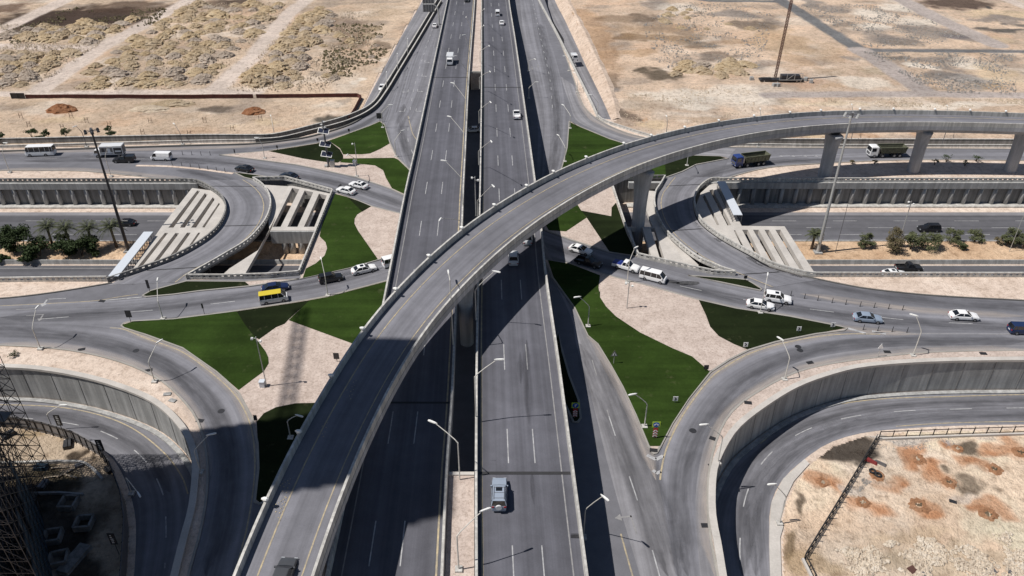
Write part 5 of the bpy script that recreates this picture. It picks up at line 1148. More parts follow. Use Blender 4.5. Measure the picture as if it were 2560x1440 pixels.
def car(label, kind, box, d, color, z=.0, cat='car', name=None, roof=None, sunroof=False, L=None, cargo=False, spare=False, bedcol=None, rack=False, topper=False, sc=1.0, tilt=0):
    K = dict(KINDS[kind]); L = (L or K['L']); W_, H_ = K['W'], K['H']
    e = empty(name or {'saloon': 'saloon_car', 'suv': 'suv', 'hatch': 'hatchback_car', 'van': 'minibus', 'bus': 'coach', 'pickup': 'pickup_truck'}[kind], (0, 0, 0), 0, label, cat, 'vehicles on the roads')
    place(e, box, z, H_, d); e.scale = (sc, sc, sc)
    pc = paint(color); rc = paint(roof) if roof else pc
    k = MB(); body_loft(k, L, W_, K['prof'])
    x0, x1, x2, x3 = [v*L for v in K['g']]; w0, w1 = W_/2*K['gw'][0], W_/2*K['gw'][1]; b, h = K['belt']-.02, H_-.07
    for s in (-1, 1):                       # window pillars and body sides
        pw = .075 if kind in ('saloon', 'hatch') else (.05 if kind in ('van', 'bus') else .085)
        k.bar((x1-.02, s*w0, b), (x3+.02, s*(w1+.01), h), .06, .06); k.bar((x0+.03, s*w0, b), (x2, s*(w1+.01), h), .10, .06)
        for p in K['pil']:
            k.bar((p*L, s*(w0+.005), b), (p*L, s*(w1+.015), h), pw, .05)
        if cargo:
            xa, xb = x0+.1, .15*L; k.loft([[(xa, s*w0, b), (xb, s*w0, b), (xb, s*(w0+.02), b), (xa, s*(w0+.02), b)], [(xa, s*w1, h), (xb, s*w1, h), (xb, s*(w1+.02), h), (xa, s*(w1+.02), h)]])
    if kind == 'pickup':
        xr = -.5*L; xf = -.135*L; hb = 1.02
        for s in (-1, 1): k.box((xr, s*W_/2-(.09 if s > 0 else 0), .45), (xf, s*W_/2+(.09 if s < 0 else 0), hb))
        k.box((xr, -W_/2+.09, .45), (xr+.08, W_/2-.09, hb-.03)); k.box((xr+.08, -W_/2+.09, .45), (xf, W_/2-.09, .62))
    bo = k.build('body', pc, e)
    k = MB(); k.loft([[(x0, -w0, b), (x1, -w0, b), (x1+.06, 0, b), (x1, w0, b), (x0, w0, b), (x0-.03, 0, b)], [(x2, -w1, h), (x3, -w1, h), (x3+.05, 0, h), (x3, w1, h), (x2, w1, h), (x2-.03, 0, h)]])
    k.build('window_glass', M['glass'], e)
    k = MB(); rg = []
    for z_, f, q in ((h-.005, 1.04, .06), (h+.03, 1.03, .05), (h+.058, .96, -.06), (h+.07, .80, -.25)):
        rg.append([(x2-q, -w1*f, z_), (x3+q, -w1*f, z_), (x3+q+.04, 0, z_), (x3+q, w1*f, z_), (x2-q, w1*f, z_), (x2-q-.02, 0, z_)])
    k.loft(rg); ro = k.build('roof', rc, e)
    if sunroof: k = MB(); k.box((x3-.85, -.38, h+.06), (x3-.2, .38, h+.078)); k.build('sunroof', M['glass'], ro)
    if rack:
        k = MB()
        for s in (-1, 1): k.bar((x2+.1, s*w1*.85, h+.12), (x3-.2, s*w1*.85, h+.12), .06)
        for x in (x2+.3, (x2+x3)/2, x3-.3): k.bar((x, -w1*.85, h+.1), (x, w1*.85, h+.1), .05)
        k.build('roof_rack', M['rim'], ro)
    fw = W_/2
    for s in (-1, 1):
        for x in K['wb']: wheel(e, x*L, s*(fw-.09), K['r'], .24)
        zl = K['prof'][-2][1] if kind != 'bus' else .8
        k = MB(); k.box((.478*L, s*fw*.72-.17, zl-.12), (.497*L, s*fw*.72+.17, zl+.03)); k.build('headlight', M['headl'], e)
        zt = K['prof'][1][1] if kind != 'pickup' else 1.0
        k = MB(); k.box((-.503*L, s*fw*.75-.16, zt-.22), (-.488*L, s*fw*.75+.13, zt-.06)); k.build('tail_light', M['redl'], e)
        k = MB(); k.box((x1-.35, s*(fw+.02)-.09, K['belt']-.02), (x1-.18, s*(fw+.02)+.09, K['belt']+.14)); k.build('wing_mirror', pc, e)
    k = MB(); k.box((.485*L, -fw*.5, .42), (.506*L, fw*.5, .60)); k.build('grille', M['steel_d'], e)
    k = MB(); k.box((-.506*L, -.26, .62), (-.498*L, .26, .75)); k.build('number_plate', M['signwhite'], e)
    if spare: k = MB(); k.tube([(-.5*L-.02, 0, .98), (-.5*L-.2, 0, .98)], [.38, .36], 18); k.build('spare_wheel_cover', paint((.62, .63, .65)), e)
    if bedcol: k = MB(); k.box((-.49*L, -W_/2+.1, .62), (-.145*L, W_/2-.1, 1.12)); k.box((-.48*L, -W_/2+.2, 1.12), (-.2*L, W_/2-.2, 1.2)); k.build('bed_cover', paint(bedcol), e)
    if topper: k = MB(); k.loft([[(-.495*L, -W_/2+.03, 1.02), (-.14*L, -W_/2+.03, 1.02), (-.14*L, W_/2-.03, 1.02), (-.495*L, W_/2-.03, 1.02)], [(-.49*L, -W_/2+.16, 1.74), (-.13*L, -W_/2+.16, 1.74), (-.13*L, W_/2-.16, 1.74), (-.49*L, W_/2-.16, 1.74)]]); k.build('canopy', pc, e)
    return e
WHT, BLK, SIL, GRY, NAV = (.86, .86, .87), (.012, .012, .014), (.42, .44, .47), (.09, .095, .10), (.012, .022, .075)
# far left road
car('white coach minibus with a row of dark windows on the far left road', 'bus', (65, 361, 135, 390), (-60, 2), WHT, cat='minibus')
car('small white cargo van with a round roof vent on the far left road', 'van', (377, 377, 428, 402), (-60, -1), WHT, cat='van', name='cargo_van', cargo=True)
car('black pickup truck with a covered bed beside the white box lorry', 'pickup', (283, 384, 336, 409), (-60, 0), BLK, cat='pickup', topper=True)
car('black saloon car beside the tip of the thin turf triangle', 'saloon', (587, 409, 634, 431), (-60, -11), BLK, cat='car')
car('dark navy saloon car right of the thin turf triangle, nearing the road fork', 'saloon', (702, 428, 743, 449), (-60, -14), (.012, .016, .03), cat='car')
car('white saloon car beside the dark road patch above the balustrade', 'saloon', (843, 462, 886, 487), (-60, -15), WHT)
car('white saloon car with a black sunroof on the upper lane of the left fork', 'saloon', (873, 449, 919, 473), (-60, -15), WHT, sunroof=True)
car('black saloon car in the sunken highway behind the palm trees', 'saloon', (292, 543, 331, 568), (-60, 0), BLK, z=LOW+.02)
# left crossing road
car('white minibus with a bright yellow roof on the left crossing road', 'van', (645, 722, 722, 760), (60, -9), WHT, cat='minibus', roof=(.66, .52, .04))
car('dark blue saloon car beside the yellow-roofed minibus', 'saloon', (656, 704, 720, 729), (60, -9), NAV)
car('black estate car between the blue saloon and the white saloon', 'suv', (797, 677, 856, 707), (60, -12), BLK, sc=.94)
car('white saloon car with a sunroof approaching the left viaduct', 'saloon', (877, 655, 942, 687), (60, -14), WHT, sunroof=True)
car('white minibus half hidden as it drives under the left viaduct', 'van', (957, 633, 1018, 666), (60, -15), WHT, cat='minibus')
# viaducts and flyover
zc = lambda y: zmain(y)+.02
car('white pickup truck with an open bed on the right carriageway, far up', 'pickup', (1281, 271, 1302, 296), (-2, -30), WHT, z=zc(285), cat='pickup')
car('white minibus at the top of the right carriageway', 'van', (1236, 22, 1252, 40), (-1, -30), WHT, z=zc(30), cat='minibus', sc=.95)
car('white saloon car just behind the white minibus at the top of the right carriageway', 'saloon', (1247, 48, 1262, 63), (-1, -30), WHT, z=zc(55))
car('silver saloon car emerging from behind the flyover on the right carriageway', 'saloon', (1303, 576, 1334, 608), (-1, -30), SIL, z=zc(590), L=4.7)
car('white saloon car at the edge of the flyover shadow on the right carriageway', 'saloon', (1271, 624, 1296, 660), (-1, -30), (.6, .61, .63), z=zc(640), L=4.7)
car('silver off-road car with a spare wheel cover, nearest on the right carriageway', 'suv', (1228, 1188, 1268, 1272), (1, -40), (.30, .35, .43), z=zc(1230), cat='off-road car', sunroof=True, spare=True, rack=True)
car('black car cut off by the top edge on the left carriageway', 'saloon', (1158, -8, 1176, 5), (-5, 30), BLK, z=zc(0))
car('dark grey hatchback at the bottom edge of the flyover', 'hatch', (682, 1398, 732, 1478), (22, -60), (.07, .072, .078), z=13.35)
car('white saloon car glimpsed through the gap between the two carriageways', 'saloon', (1165, 313, 1198, 333), (-60, 2), WHT, z=.03)
# upper service roads
car('white saloon car on the left slip road below the overhead sign', 'saloon', (1080, 55, 1094, 70), (8, -30), WHT, z=.03)
car('white saloon car squeezed beside the long left barrier', 'saloon', (947, 209, 963, 227), (-12, 30), WHT, z=.03)
# right crossing road
car('white saloon car in the sunlit gap beyond the right viaduct', 'saloon', (1427, 607, 1476, 638), (60, 16), WHT, z=.02)
car('black pickup truck in the flyover shadow on the right crossing road', 'pickup', (1444, 634, 1499, 670), (60, 17), BLK, z=.02, cat='pickup')
car('white-cabbed pickup truck with a blue load, half in shadow', 'pickup', (1532, 645, 1600, 679), (60, 16), WHT, z=.02, cat='pickup', bedcol=(.02, .04, .22))
car('white minibus with dark side windows on the right crossing road', 'van', (1599, 668, 1668, 708), (60, 15), WHT, z=.02, cat='minibus')
car('white off-road car with a sunroof beside the white saloon near the lamp', 'suv', (1911, 726, 1980, 759), (60, 9), WHT, z=.02, cat='off-road car', sunroof=True)
car('white saloon car beside the tall lamp above the dark turf', 'saloon', (1869, 744, 1934, 776), (60, 9), WHT, z=.02)
car('silver-blue saloon car on the right road below the row of bollards', 'saloon', (2136, 778, 2204, 808), (60, 5), (.27, .33, .42), z=.02)
car('white saloon car with a black rear window at far right', 'saloon', (2372, 772, 2450, 803), (60, 3), WHT, z=.02)
car('dark blue estate car cut off by the right edge', 'suv', (2522, 803, 2598, 838), (60, 2), (.015, .03, .09), z=.02)
# sunken highway at right
car('black off-road car behind the median bushes in the sunken highway', 'suv', (2293, 555, 2354, 582), (-60, 0), BLK, z=LOW+.02, cat='off-road car')
car('matt black pickup truck in the near lane of the sunken highway', 'pickup', (2239, 652, 2307, 680), (60, 0), (.02, .02, .022), z=LOW+.02, cat='pickup')
car('white saloon car half hidden by the near balustrade at right', 'saloon', (2206, 671, 2266, 694), (60, 0), WHT, z=LOW+.02, sunroof=True)
# lorries
def box_lorry(label, box, d, z, L=6.4, W_=2.2, H_=2.9, art=False, cabc=WHT):
    e = empty('box_lorry', (0, 0, 0), 0, label, 'lorry', 'vehicles on the roads'); place(e, box, z, H_, d)
    k = MB(); k.box((-L/2, -.5, .55), (L/2-.3, .5, .8)); k.build('chassis', M['steel_d'], e)
    k = MB(); xb = L/2-1.75; k.loft([[(-L/2, -W_/2, .85), (xb, -W_/2, .85), (xb, W_/2, .85), (-L/2, W_/2, .85)], [(-L/2, -W_/2, H_-.06), (xb, -W_/2, H_-.06), (xb, W_/2, H_-.06), (-L/2, W_/2, H_-.06)], [(-L/2+.05, -W_/2+.06, H_), (xb-.05, -W_/2+.06, H_), (xb-.05, W_/2-.06, H_), (-L/2+.05, W_/2-.06, H_)]]); bx = k.build('cargo_box', paint((.72, .73, .75)), e)
    k = MB(); k.box((-L/2-.02, -W_/2+.15, 1.0), (-L/2-.002, W_/2-.15, H_-.25)); k.build('rear_door', M['steel_m'], bx)
    if art:
        for s in (-1, 1):
            for i, (a, b_, c, d_, m) in enumerate(((-.96, -.42, 1.0, 2.6, 'steel_d'), (-.36, .5, 1.1, 2.7, 'steel_m'), (-.9, -.5, 1.5, 1.9, 'panelw'), (-.2, .0, 1.2, 2.5, 'panelw'), (.2, .35, 1.2, 2.6, 'steel_d'), (-.33, .45, 1.25, 1.5, 'panelw'))):
                lo, hi = L/2*a, L/2*b_; q = .004*(1+i); k = MB(); k.box((lo, s*(W_/2+q)-.002, c), (hi, s*(W_/2+q)+.002, d_)); k.build('side_graphic', M[m], bx)
    xc = xb+.08; hc = 2.15
    k = MB(); k.loft([[(xc, -W_/2+.12, .5), (L/2, -W_/2+.12, .5), (L/2, W_/2-.12, .5), (xc, W_/2-.12, .5)], [(xc, -W_/2+.1, 1.25), (L/2, -W_/2+.1, 1.25), (L/2, W_/2-.1, 1.25), (xc, W_/2-.1, 1.25)], [(xc, -W_/2+.2, hc-.1), (L/2-.35, -W_/2+.2, hc-.1), (L/2-.35, W_/2-.2, hc-.1), (xc, W_/2-.2, hc-.1)], [(xc, -W_/2+.3, hc), (L/2-.5, -W_/2+.3, hc), (L/2-.5, W_/2-.3, hc), (xc, W_/2-.3, hc)]]); cb = k.build('cab', paint(cabc), e)
    k = MB(); k.loft([[(L/2-.03, -W_/2+.22, 1.3), (L/2+.0, -W_/2+.22, 1.3), (L/2+.0, W_/2-.22, 1.3), (L/2-.03, W_/2-.22, 1.3)], [(L/2-.33, -W_/2+.3, hc-.16), (L/2-.3, -W_/2+.3, hc-.16), (L/2-.3, W_/2-.3, hc-.16), (L/2-.33, W_/2-.3, hc-.16)]]); k.build('windscreen', M['glass'], cb)
    for s in (-1, 1):
        k = MB(); k.loft([[(xc+.3, s*(W_/2-.1)-.01, 1.28), (L/2-.15, s*(W_/2-.1)-.01, 1.28), (L/2-.15, s*(W_/2-.1)+.01, 1.28), (xc+.3, s*(W_/2-.1)+.01, 1.28)], [(xc+.3, s*(W_/2-.185)-.01, hc-.18), (L/2-.4, s*(W_/2-.185)-.01, hc-.18), (L/2-.4, s*(W_/2-.185)+.01, hc-.18), (xc+.3, s*(W_/2-.185)+.01, hc-.18)]]); k.build('side_window', M['glass'], cb)
        k = MB(); k.box((L/2-.01, s*.75-.16, .7), (L/2+.03, s*.75+.16, .9)); k.build('headlight', M['headl'], cb)
        for x in (L/2-.85, -L/2+1.2): wheel(e, x, s*(W_/2-.2), .42, .3)
    return e
box_lorry('white box lorry with a printed side on the far left road', (233, 357, 313, 395), (-60, 2), .02, L=7.2, H_=3.1, art=True)
box_lorry('white box lorry driving towards the camera on the left carriageway', (1115, 129, 1135, 166), (-5, 30), zmain(150), L=6.0, W_=2.15, H_=2.7)
def tipper(label, box, d, col, z=.02, L=9.2, W_=2.5):
    e = empty('tipper_truck', (0, 0, 0), 0, label, 'tipper truck', 'vehicles on the roads'); place(e, box, z, 2.9, d)
    k = MB(); k.box((-L/2+.3, -.45, .75), (L/2-.6, .45, 1.05)); k.box((L/2-3.4, -1.1, .55), (L/2-2.5, -.5, 1.1)); k.box((L/2-3.4, .5, .55), (L/2-2.5, 1.1, 1.1)); k.build('chassis', M['steel_d'], e)
    xb, xf = -L/2, L/2-2.5; b0, b1, w0, w1 = 1.25, 2.75, W_/2-.2, W_/2
    k = MB()
    for s in (-1, 1):
        k.loft([[(xb+.2, s*w0-.05, b0), (xf-.5, s*w0-.05, b0), (xf-.5, s*w0+.05, b0), (xb+.2, s*w0+.05, b0)], [(xb, s*w1-.05, b1), (xf, s*w1-.05, b1), (xf, s*w1+.05, b1), (xb, s*w1+.05, b1)]])
        for i in range(7):
            x = xb+.3+(xf-xb-1)*i/6; k.bar((x, s*(w0+.1), b0), (x, s*(w1+.08), b1-.05), .12, .12)
        k.bar((xb, s*w1, b1), (xf, s*w1, b1), .2, .16)
    k.box((xb+.2, -w0, b0-.05), (xf-.5, w0, b0+.06))
    for xx0, xx1 in ((xb+.2, xb), (xf-.5, xf)): k.loft([[(xx0-.04, -w0, b0), (xx0+.04, -w0, b0), (xx0+.04, w0, b0), (xx0-.04, w0, b0)], [(xx1-.04, -w1, b1), (xx1+.04, -w1, b1), (xx1+.04, w1, b1), (xx1-.04, w1, b1)]])
    tb = k.build('tipper_body', mat_once('tipper_olive', (.12, .125, .085)), e)
    k = MB(); k.loft([[(xb+.25, -w0, 1.32), (xf-.5, -w0, 1.32), (xf-.5, w0, 1.32), (xb+.25, w0, 1.32)], [(xb+.6, -.5, 1.55), (xf-1.2, -.5, 1.6), (xf-1.2, .5, 1.6), (xb+.6, .5, 1.55)]]); k.build('bed_floor', M['black'], tb)
    x0, x1 = L/2-1.95, L/2; h = 2.95; ww = W_/2-.05
    k = MB(); k.loft([[(x0, -ww, .6), (x1, -ww, .6), (x1, ww, .6), (x0, ww, .6)], [(x0, -ww, 1.7), (x1, -ww, 1.7), (x1, ww, 1.7), (x0, ww, 1.7)], [(x0, -ww+.08, h-.12), (x1-.22, -ww+.08, h-.12), (x1-.22, ww-.08, h-.12), (x0, ww-.08, h-.12)], [(x0+.1, -ww+.2, h), (x1-.4, -ww+.2, h), (x1-.4, ww-.2, h), (x0+.1, ww-.2, h)]]); cb = k.build('cab', paint(col), e)
    k = MB(); k.loft([[(x1-.02, -ww+.1, 1.75), (x1+.02, -ww+.1, 1.75), (x1+.02, ww-.1, 1.75), (x1-.02, ww-.1, 1.75)], [(x1-.21, -ww+.16, h-.25), (x1-.17, -ww+.16, h-.25), (x1-.17, ww-.16, h-.25), (x1-.21, ww-.16, h-.25)]]); k.build('windscreen', M['glass'], cb)
    k = MB(); k.box((x1-.02, -ww+.35, .85), (x1+.03, ww-.35, 1.5)); k.build('grille', M['steel_m'], cb)
    for s in (-1, 1):
        k = MB(); k.box((x0+.6, s*(ww-.02)-.03, 1.75), (x1-.3, s*(ww-.02)+.03, h-.35)); k.build('side_window', M['glass'], cb)
        k = MB(); k.box((x1-.01, s*.95-.16, .7), (x1+.04, s*.95+.16, .92)); k.build('headlight', M['headl'], cb)
        for x in (L/2-1.2, L/2-3.0-.3, -L/2+2.9, -L/2+1.5): wheel(e, x, s*(W_/2-.25), .52, .4)
    k = MB(); k.box((x0-.5, -.9, 1.1), (x0-.12, .9, 2.5)); k.build('air_intake', M['rim'], e)
    return e
_mo = {}
def mat_once(n, c):
    if n not in _mo: _mo[n] = mat_plain(n, c, .7, 0, .3, 1.5)
    return _mo[n]
tipper('blue-cabbed tipper truck with an empty olive body on the right loop road', (1819, 377, 1934, 421), (-60, 7), (.025, .05, .20))
tipper('white-cabbed tipper truck with an empty olive body, between the flyover piers', (2155, 356, 2278, 398), (-60, 1), WHT)
tr = box_lorry('small dark-bedded lorry with a pale cab beside the right slip barrier', (1423, 124, 1449, 161), (14, 30), -.4, L=5.6, W_=2.0, H_=1.5)
# ------------------------------------------------------------------ street lamps
ORD = ['nearest', 'second nearest', 'third nearest', 'fourth nearest', 'fifth nearest', 'sixth nearest', 'seventh nearest', 'eighth nearest', 'ninth nearest', 'tenth nearest', 'eleventh nearest']
def lamp(base, bend, head, z, label, group, hh=None, plinth=True, r=.07, mpole='polew', hw=.22):
    b = P(base[0], base[1], z); hb = up_to(b, bend[1]); hb = max(hb, 3.2)
    hz_ = z+(hh if hh else hb*1.55); h = P(head[0], head[1], hz_)
    e = empty('street_lamp', b, 0, label, 'street lamp', group); e['kind'] = 'thing'; o = b
    k = MB(o); k.tube([b, b+Vector((0, 0, hb*.5)), b+Vector((0, 0, hb))], [r*1.3, r*1.1, r], 8); pb = b+Vector((0, 0, hb)); d = h-pb
    k.tube([pb-Vector((0, 0, .05)), pb+d*.12+Vector((0, 0, .12)), pb+d*.5+Vector((0, 0, .12)), h-d*.06], [r, r*.9, r*.8, r*.7], 8); k.build('pole', M[mpole], e)
    dh = Vector((d.x, d.y, 0)); dh = dh.normalized() if dh.length > .05 else Vector((0, 1, 0)); n = Vector((-dh.y, dh.x, 0))
    k = MB(o); rg = []
    for t, w, zz in ((-.35, .10, .07), (0, .8, .1), (.7, 1.0, .1), (.95, .7, .05)):
        c = h+dh*t; rg.append([c-n*hw*w*.6-Vector((0, 0, .05)), c+n*hw*w*.6-Vector((0, 0, .05)), c+n*hw*w*.5+Vector((0, 0, zz)), c-n*hw*w*.5+Vector((0, 0, zz))])
    k.loft(rg); k.build('lamp_head', M['lampw'], e)
    if plinth: k = MB(o); k.box(b+Vector((-.4, -.4, 0)), b+Vector((.4, .4, .28))); k.build('plinth', M['conc'], e)
    return e
gR, gL = 'lamps along the right carriageway', 'lamps along the left carriageway'
rowR = [((1190, 1044), (1194, 942), (1242, 899)), ((1190, 800), (1193, 725), (1236, 678)), ((1194, 540), (1197, 503), (1231, 463)), ((1197, 412), (1200, 383), (1227, 352)), ((1198, 308), (1200, 284), (1225, 254)), ((1199, 222), (1201, 203), (1224, 178)), ((1200, 156), (1201, 140), (1222, 114)), ((1201, 100), (1202, 87), (1209, 63)), ((1202, 55), (1203, 43), (1210, 22))]
for i, (a, b, c) in enumerate(rowR): lamp(a, b, c, zmain(a[1])+.9, ORD[i]+' lamp of the row on the inner parapet of the right carriageway', gR, hh=9.6 if i < 4 else 8.5, plinth=False)
rowL = [((1133, 862), (1126, 700), (1121, 683)), ((1152, 590), (1146, 560), (1102, 546)), ((1157, 513), (1152, 447), (1113, 402)), ((1162, 397), (1158, 333), (1126, 292)), ((1166, 303), (1165, 248), (1134, 208)), ((1171, 215), (1170, 180), (1140, 140)), ((1174, 160), (1173, 130), (1162, 87)), ((1178, 100), (1177, 75), (1166, 42))]
for i, (a, b, c) in enumerate(rowL): lamp(a, b, c, zmain(a[1])+.9, ORD[i]+' lamp of the row on the inner parapet of the left carriageway', gL, hh=9.0 if i else 9.4, plinth=False)
gM = 'lamps on the gravel median'
lamp((1150, 1209), (1146, 1107), (1087, 1057), 5.4, 'tall lamp on the gravel median leaning out over the left carriageway', gM, hh=8.6)
lamp((1147, 1425), (1145, 1340), (1206, 1277), 5.4, 'lamp on the gravel median at the bottom edge, leaning right', gM, hh=8.0)
lamp((1458, 1345), (1463, 1275), (1507, 1240), .0, 'lamp leaning right from the shaded road beside the right carriageway', 'ground lamps', hh=9.5)
GL = [((102, 873), (83, 822), (90, 771), 0, 'lamp on the sand verge at far left above the ring road'), ((387, 955), (372, 905), (394, 856), 0, 'lamp on the inner verge of the left ring ramp'), ((408, 798), (395, 753), (393, 701), 0, 'lamp on the turf corner above the left crossing road'),
    ((820, 740), (810, 690), (803, 648), 0, 'lamp standing in front of the black estate car'), ((25, 432), (10, 383), (10, 357), 0, 'lamp at the far left edge on the sand strip above the pilastered wall'), ((278, 442), (267, 393), (269, 366), 0, 'lamp in front of the white box lorry'),
    ((217, 368), (203, 332), (190, 315), 0, 'dark lamp behind the far left road, nearest the black high mast'), ((457, 362), (448, 333), (436, 310), 0, 'dark lamp behind the small white cargo van'), ((687, 343), (682, 315), (677, 290), 0, 'lamp beside the barrier below the rusty red fence'),
    ((662, 397), (655, 363), (645, 344), 0, 'lamp at the sharp left tip of the far turf island'), ((957, 320), (958, 283), (973, 262), 0, 'lamp at the top corner of the far left turf island'), ((990, 392), (988, 353), (1004, 327), 0, 'lamp beside the curved lane under the left carriageway'),
    ((892, 442), (887, 397), (869, 386), 0, 'lamp above the two white saloon cars'), ((502, 1182), (492, 1128), (522, 1087), 0, 'lamp on the shaded verge between the two left ring roads'), ((727, 1096), (723, 1063), (743, 1038), 0, 'lamp in the dark turf left of the flyover'),
    ((1470, 817), (1472, 767), (1448, 742), 0, 'lamp on the turf just clear of the flyover shadow'), ((1568, 707), (1577, 655), (1587, 620), 0, 'lamp beside the blue-loaded pickup truck'), ((1900, 783), (1912, 730), (1919, 688), 0, 'lamp between the white saloon and the white off-road car'),
    ((2282, 890), (2297, 830), (2290, 789), 0, 'lamp on the verge of the right ring ramp, farther right'), ((1961, 950), (1972, 896), (1955, 849), 0, 'lamp on the verge at the bend of the right ring ramp'), ((1794, 1158), (1792, 1094), (1766, 1061), 0, 'lamp on the narrow verge above the sunken right ring road'),
    ((1611, 1068), (1617, 1011), (1587, 985), 0, 'lamp at the lower tip of the big right turf island'), ((1422, 178), (1421, 160), (1414, 140), 0, 'lamp on the sandy strip of the right slip road, farther one'), ((1443, 232), (1443, 205), (1436, 182), 0, 'lamp on the sandy strip of the right slip road, nearer one'),
    ((1322, 246), (1323, 222), (1339, 205), 0, 'lamp in the shade right of the viaducts, nearer of two'), ((1321, 178), (1322, 160), (1336, 147), 0, 'lamp in the shade right of the viaducts, farther of two'), ((1493, 293), (1494, 257), (1479, 237), 0, 'lamp at the end of the dark retaining drop'),
    ((1412, 405), (1414, 370), (1397, 339), 0, 'lamp at the left edge of the far right turf'), ((1425, 322), (1425, 290), (1409, 263), 0, 'lamp at the top tip of the far right turf'), ((1717, 415), (1720, 400), (1722, 385), 0, 'short white lamp on the dark turf below the flyover'),
    ((2353, 367), (2360, 320), (2368, 265), 0, 'dark lamp behind the flyover, farther right'), ((2123, 367), (2127, 320), (2130, 262), 0, 'dark lamp behind the flyover near the white high mast'), ((1895, 367), (1898, 320), (1901, 273), 0, 'dark lamp behind the flyover near the blue tipper'), ((1665, 340), (1666, 315), (1667, 291), 0, 'dark lamp behind the flyover crest'),
    ((1020, 140), (1018, 118), (1019, 97), 0, 'lamp on the far left slip road, farthest of three'), ((995, 180), (993, 160), (993, 135), 0, 'lamp on the far left slip road, middle of three'), ((968, 228), (966, 205), (966, 181), 0, 'lamp on the far left slip road, nearest of three')]
for a, b, c, z, lab in GL: lamp(a, b, c, z, lab, 'ground lamps', hh=None, r=.075, mpole='steel_m' if 'dark lamp' in lab else 'polew')
lamp((1948, 1309), (1963, 1244), (1936, 1210), LOW+.15, 'lamp on the pavement beside the sunken right ring road', 'ground lamps', r=.075)
lamp((134, 1075), (141, 1042), (152, 1013), LOW+.1, 'lamp behind the grey hoarding on the sunken left ring road', 'ground lamps', r=.075)
lamp((330, 1235), (325, 1215), (345, 1232), LOW+.1, 'lamp in the shade beside the lower end of the hoarding', 'ground lamps', hh=6.5, r=.07)
# cowl lights along the flyover parapet
FLP = [(657, 1252), (740, 1080), (827, 940), (909, 820), (990, 724), (1072, 642), (1149, 574), (1230, 519), (1308, 470), (1387, 428), (1467, 393), (1548, 361), (1630, 339), (1712, 319), (1795, 302), (1880, 291), (1966, 282), (2055, 277), (2145, 275), (2235, 275), (2327, 275), (2420, 277), (2515, 280)]
for i, (x, y) in enumerate(FLP):
    q = min(FL, key=lambda a: (a-P(x, y, a.z+1)).length); t = FL[min(FL.index(q)+1, nF-1)]-q; t.normalize(); n_ = Vector((t.y, -t.x, 0)); q = q+Vector((0, 0, 1.0))
    e = empty('parapet_light', q, 0, 'small white cowl light clipped on the far parapet of the flyover', 'light', 'cowl lights on the flyover parapet'); k = MB(q)
    k.tube([q+Vector((0, 0, -.05)), q+Vector((0, 0, .32))], .06, 6); k.build('stem', M['galv'], e)
    k = MB(q); c = q+Vector((0, 0, .36))+n_*.2; k.tube([c-n_*.35, c-n_*.1, c+n_*.25, c+n_*.4], [.10, .22, .24, .1], 8); k.build('cowl', M['lampw'], e)
# ------------------------------------------------------------------ high masts, camera poles
def mast(base, top, z, label, m, heads):
    b = P(base[0], base[1], z); h = up_to(b, top[1]); e = empty('high_mast', b, 0, label, 'high mast', 'high masts of the sunken highway'); k = MB(b)
    k.tube([b, b+Vector((0, 0, h*.5)), b+Vector((0, 0, h))], [.36, .26, .17], 12); k.build('mast', M[m], e)
    k = MB(b); c = b+Vector((0, 0, h)); k.tube([c+Vector((0, 0, -.5)), c+Vector((0, 0, .4))], [.35, .3], 10)
    for j in range(heads):
        a = 2*math.pi*j/heads; k.bar(c, c+Vector((math.cos(a)*1.1, math.sin(a)*1.1, 0)), .1)
    k.build('crown', M['steel_m'], e)
    for j in range(heads):
        a = 2*math.pi*j/heads; k = MB(b); q = c+Vector((math.cos(a)*1.3, math.sin(a)*1.3, -.05)); k.tube([q+Vector((0, 0, -.2)), q+Vector((0, 0, .2))], [.33, .2], 8); k.build('floodlight', M['galv' if m == 'galv' else 'steel_d'], e)
    k = MB(b); k.box(b+Vector((-.8, -.8, -.1)), b+Vector((.8, .8, .35))); k.build('plinth', M['conc_m'], e)
mast((322, 629, 0), (231, 327), LOW+.3, 'tall black high mast standing by the palms at left', 'steel_d', 6)
mast((2044, 632, 0), (2131, 287), LOW+.3, 'tall pale grey high mast standing by the single palm at right', 'galv', 6)
def cpole(base, top, z, label, dev=2, box=True, r=.07, m='galv', cat='camera pole'):
    b = P(base[0], base[1], z); h = up_to(b, top[1]); e = empty('camera_pole', b, 0, label, cat); e['kind'] = 'thing'; k = MB(b); k.tube([b, b+Vector((0, 0, h))], [r*1.3, r], 8); k.build('pole', M[m], e)
    for j in range(dev):
        k = MB(b); q = b+Vector((0, 0, h-.25-.5*j)); s = 1 if j % 2 else -1; k.bar(q, q+Vector((s*.5, -.1, 0)), .06); k.loft([[q+Vector((s*.4, -.3, -.12)), q+Vector((s*.75, -.3, -.12)), q+Vector((s*.75, .1, -.12)), q+Vector((s*.4, .1, -.12))], [q+Vector((s*.42, -.28, .14)), q+Vector((s*.73, -.28, .14)), q+Vector((s*.73, .08, .14)), q+Vector((s*.42, .08, .14))]]); k.build('camera', M['lampw'], e)
    if box: k = MB(b); k.box(b+Vector((-.95, -.4, .02)), b+Vector((-.2, .35, 1.15))); k.box(b+Vector((-1.0, -.45, 1.15)), b+Vector((-.15, .4, 1.22))); k.build('cabinet', M['panelw'], e)
cpole((667, 967), (641, 842), 0, 'thin camera pole with a white cabinet on the left gravel patch', 2)
cpole((893, 413), (888, 357), 0, 'pale camera pole on the turf above the two white saloon cars', 1, True)
cpole((1567, 772), (1572, 705), 0, 'camera pole with boxes on the right gravel patch', 2, False)
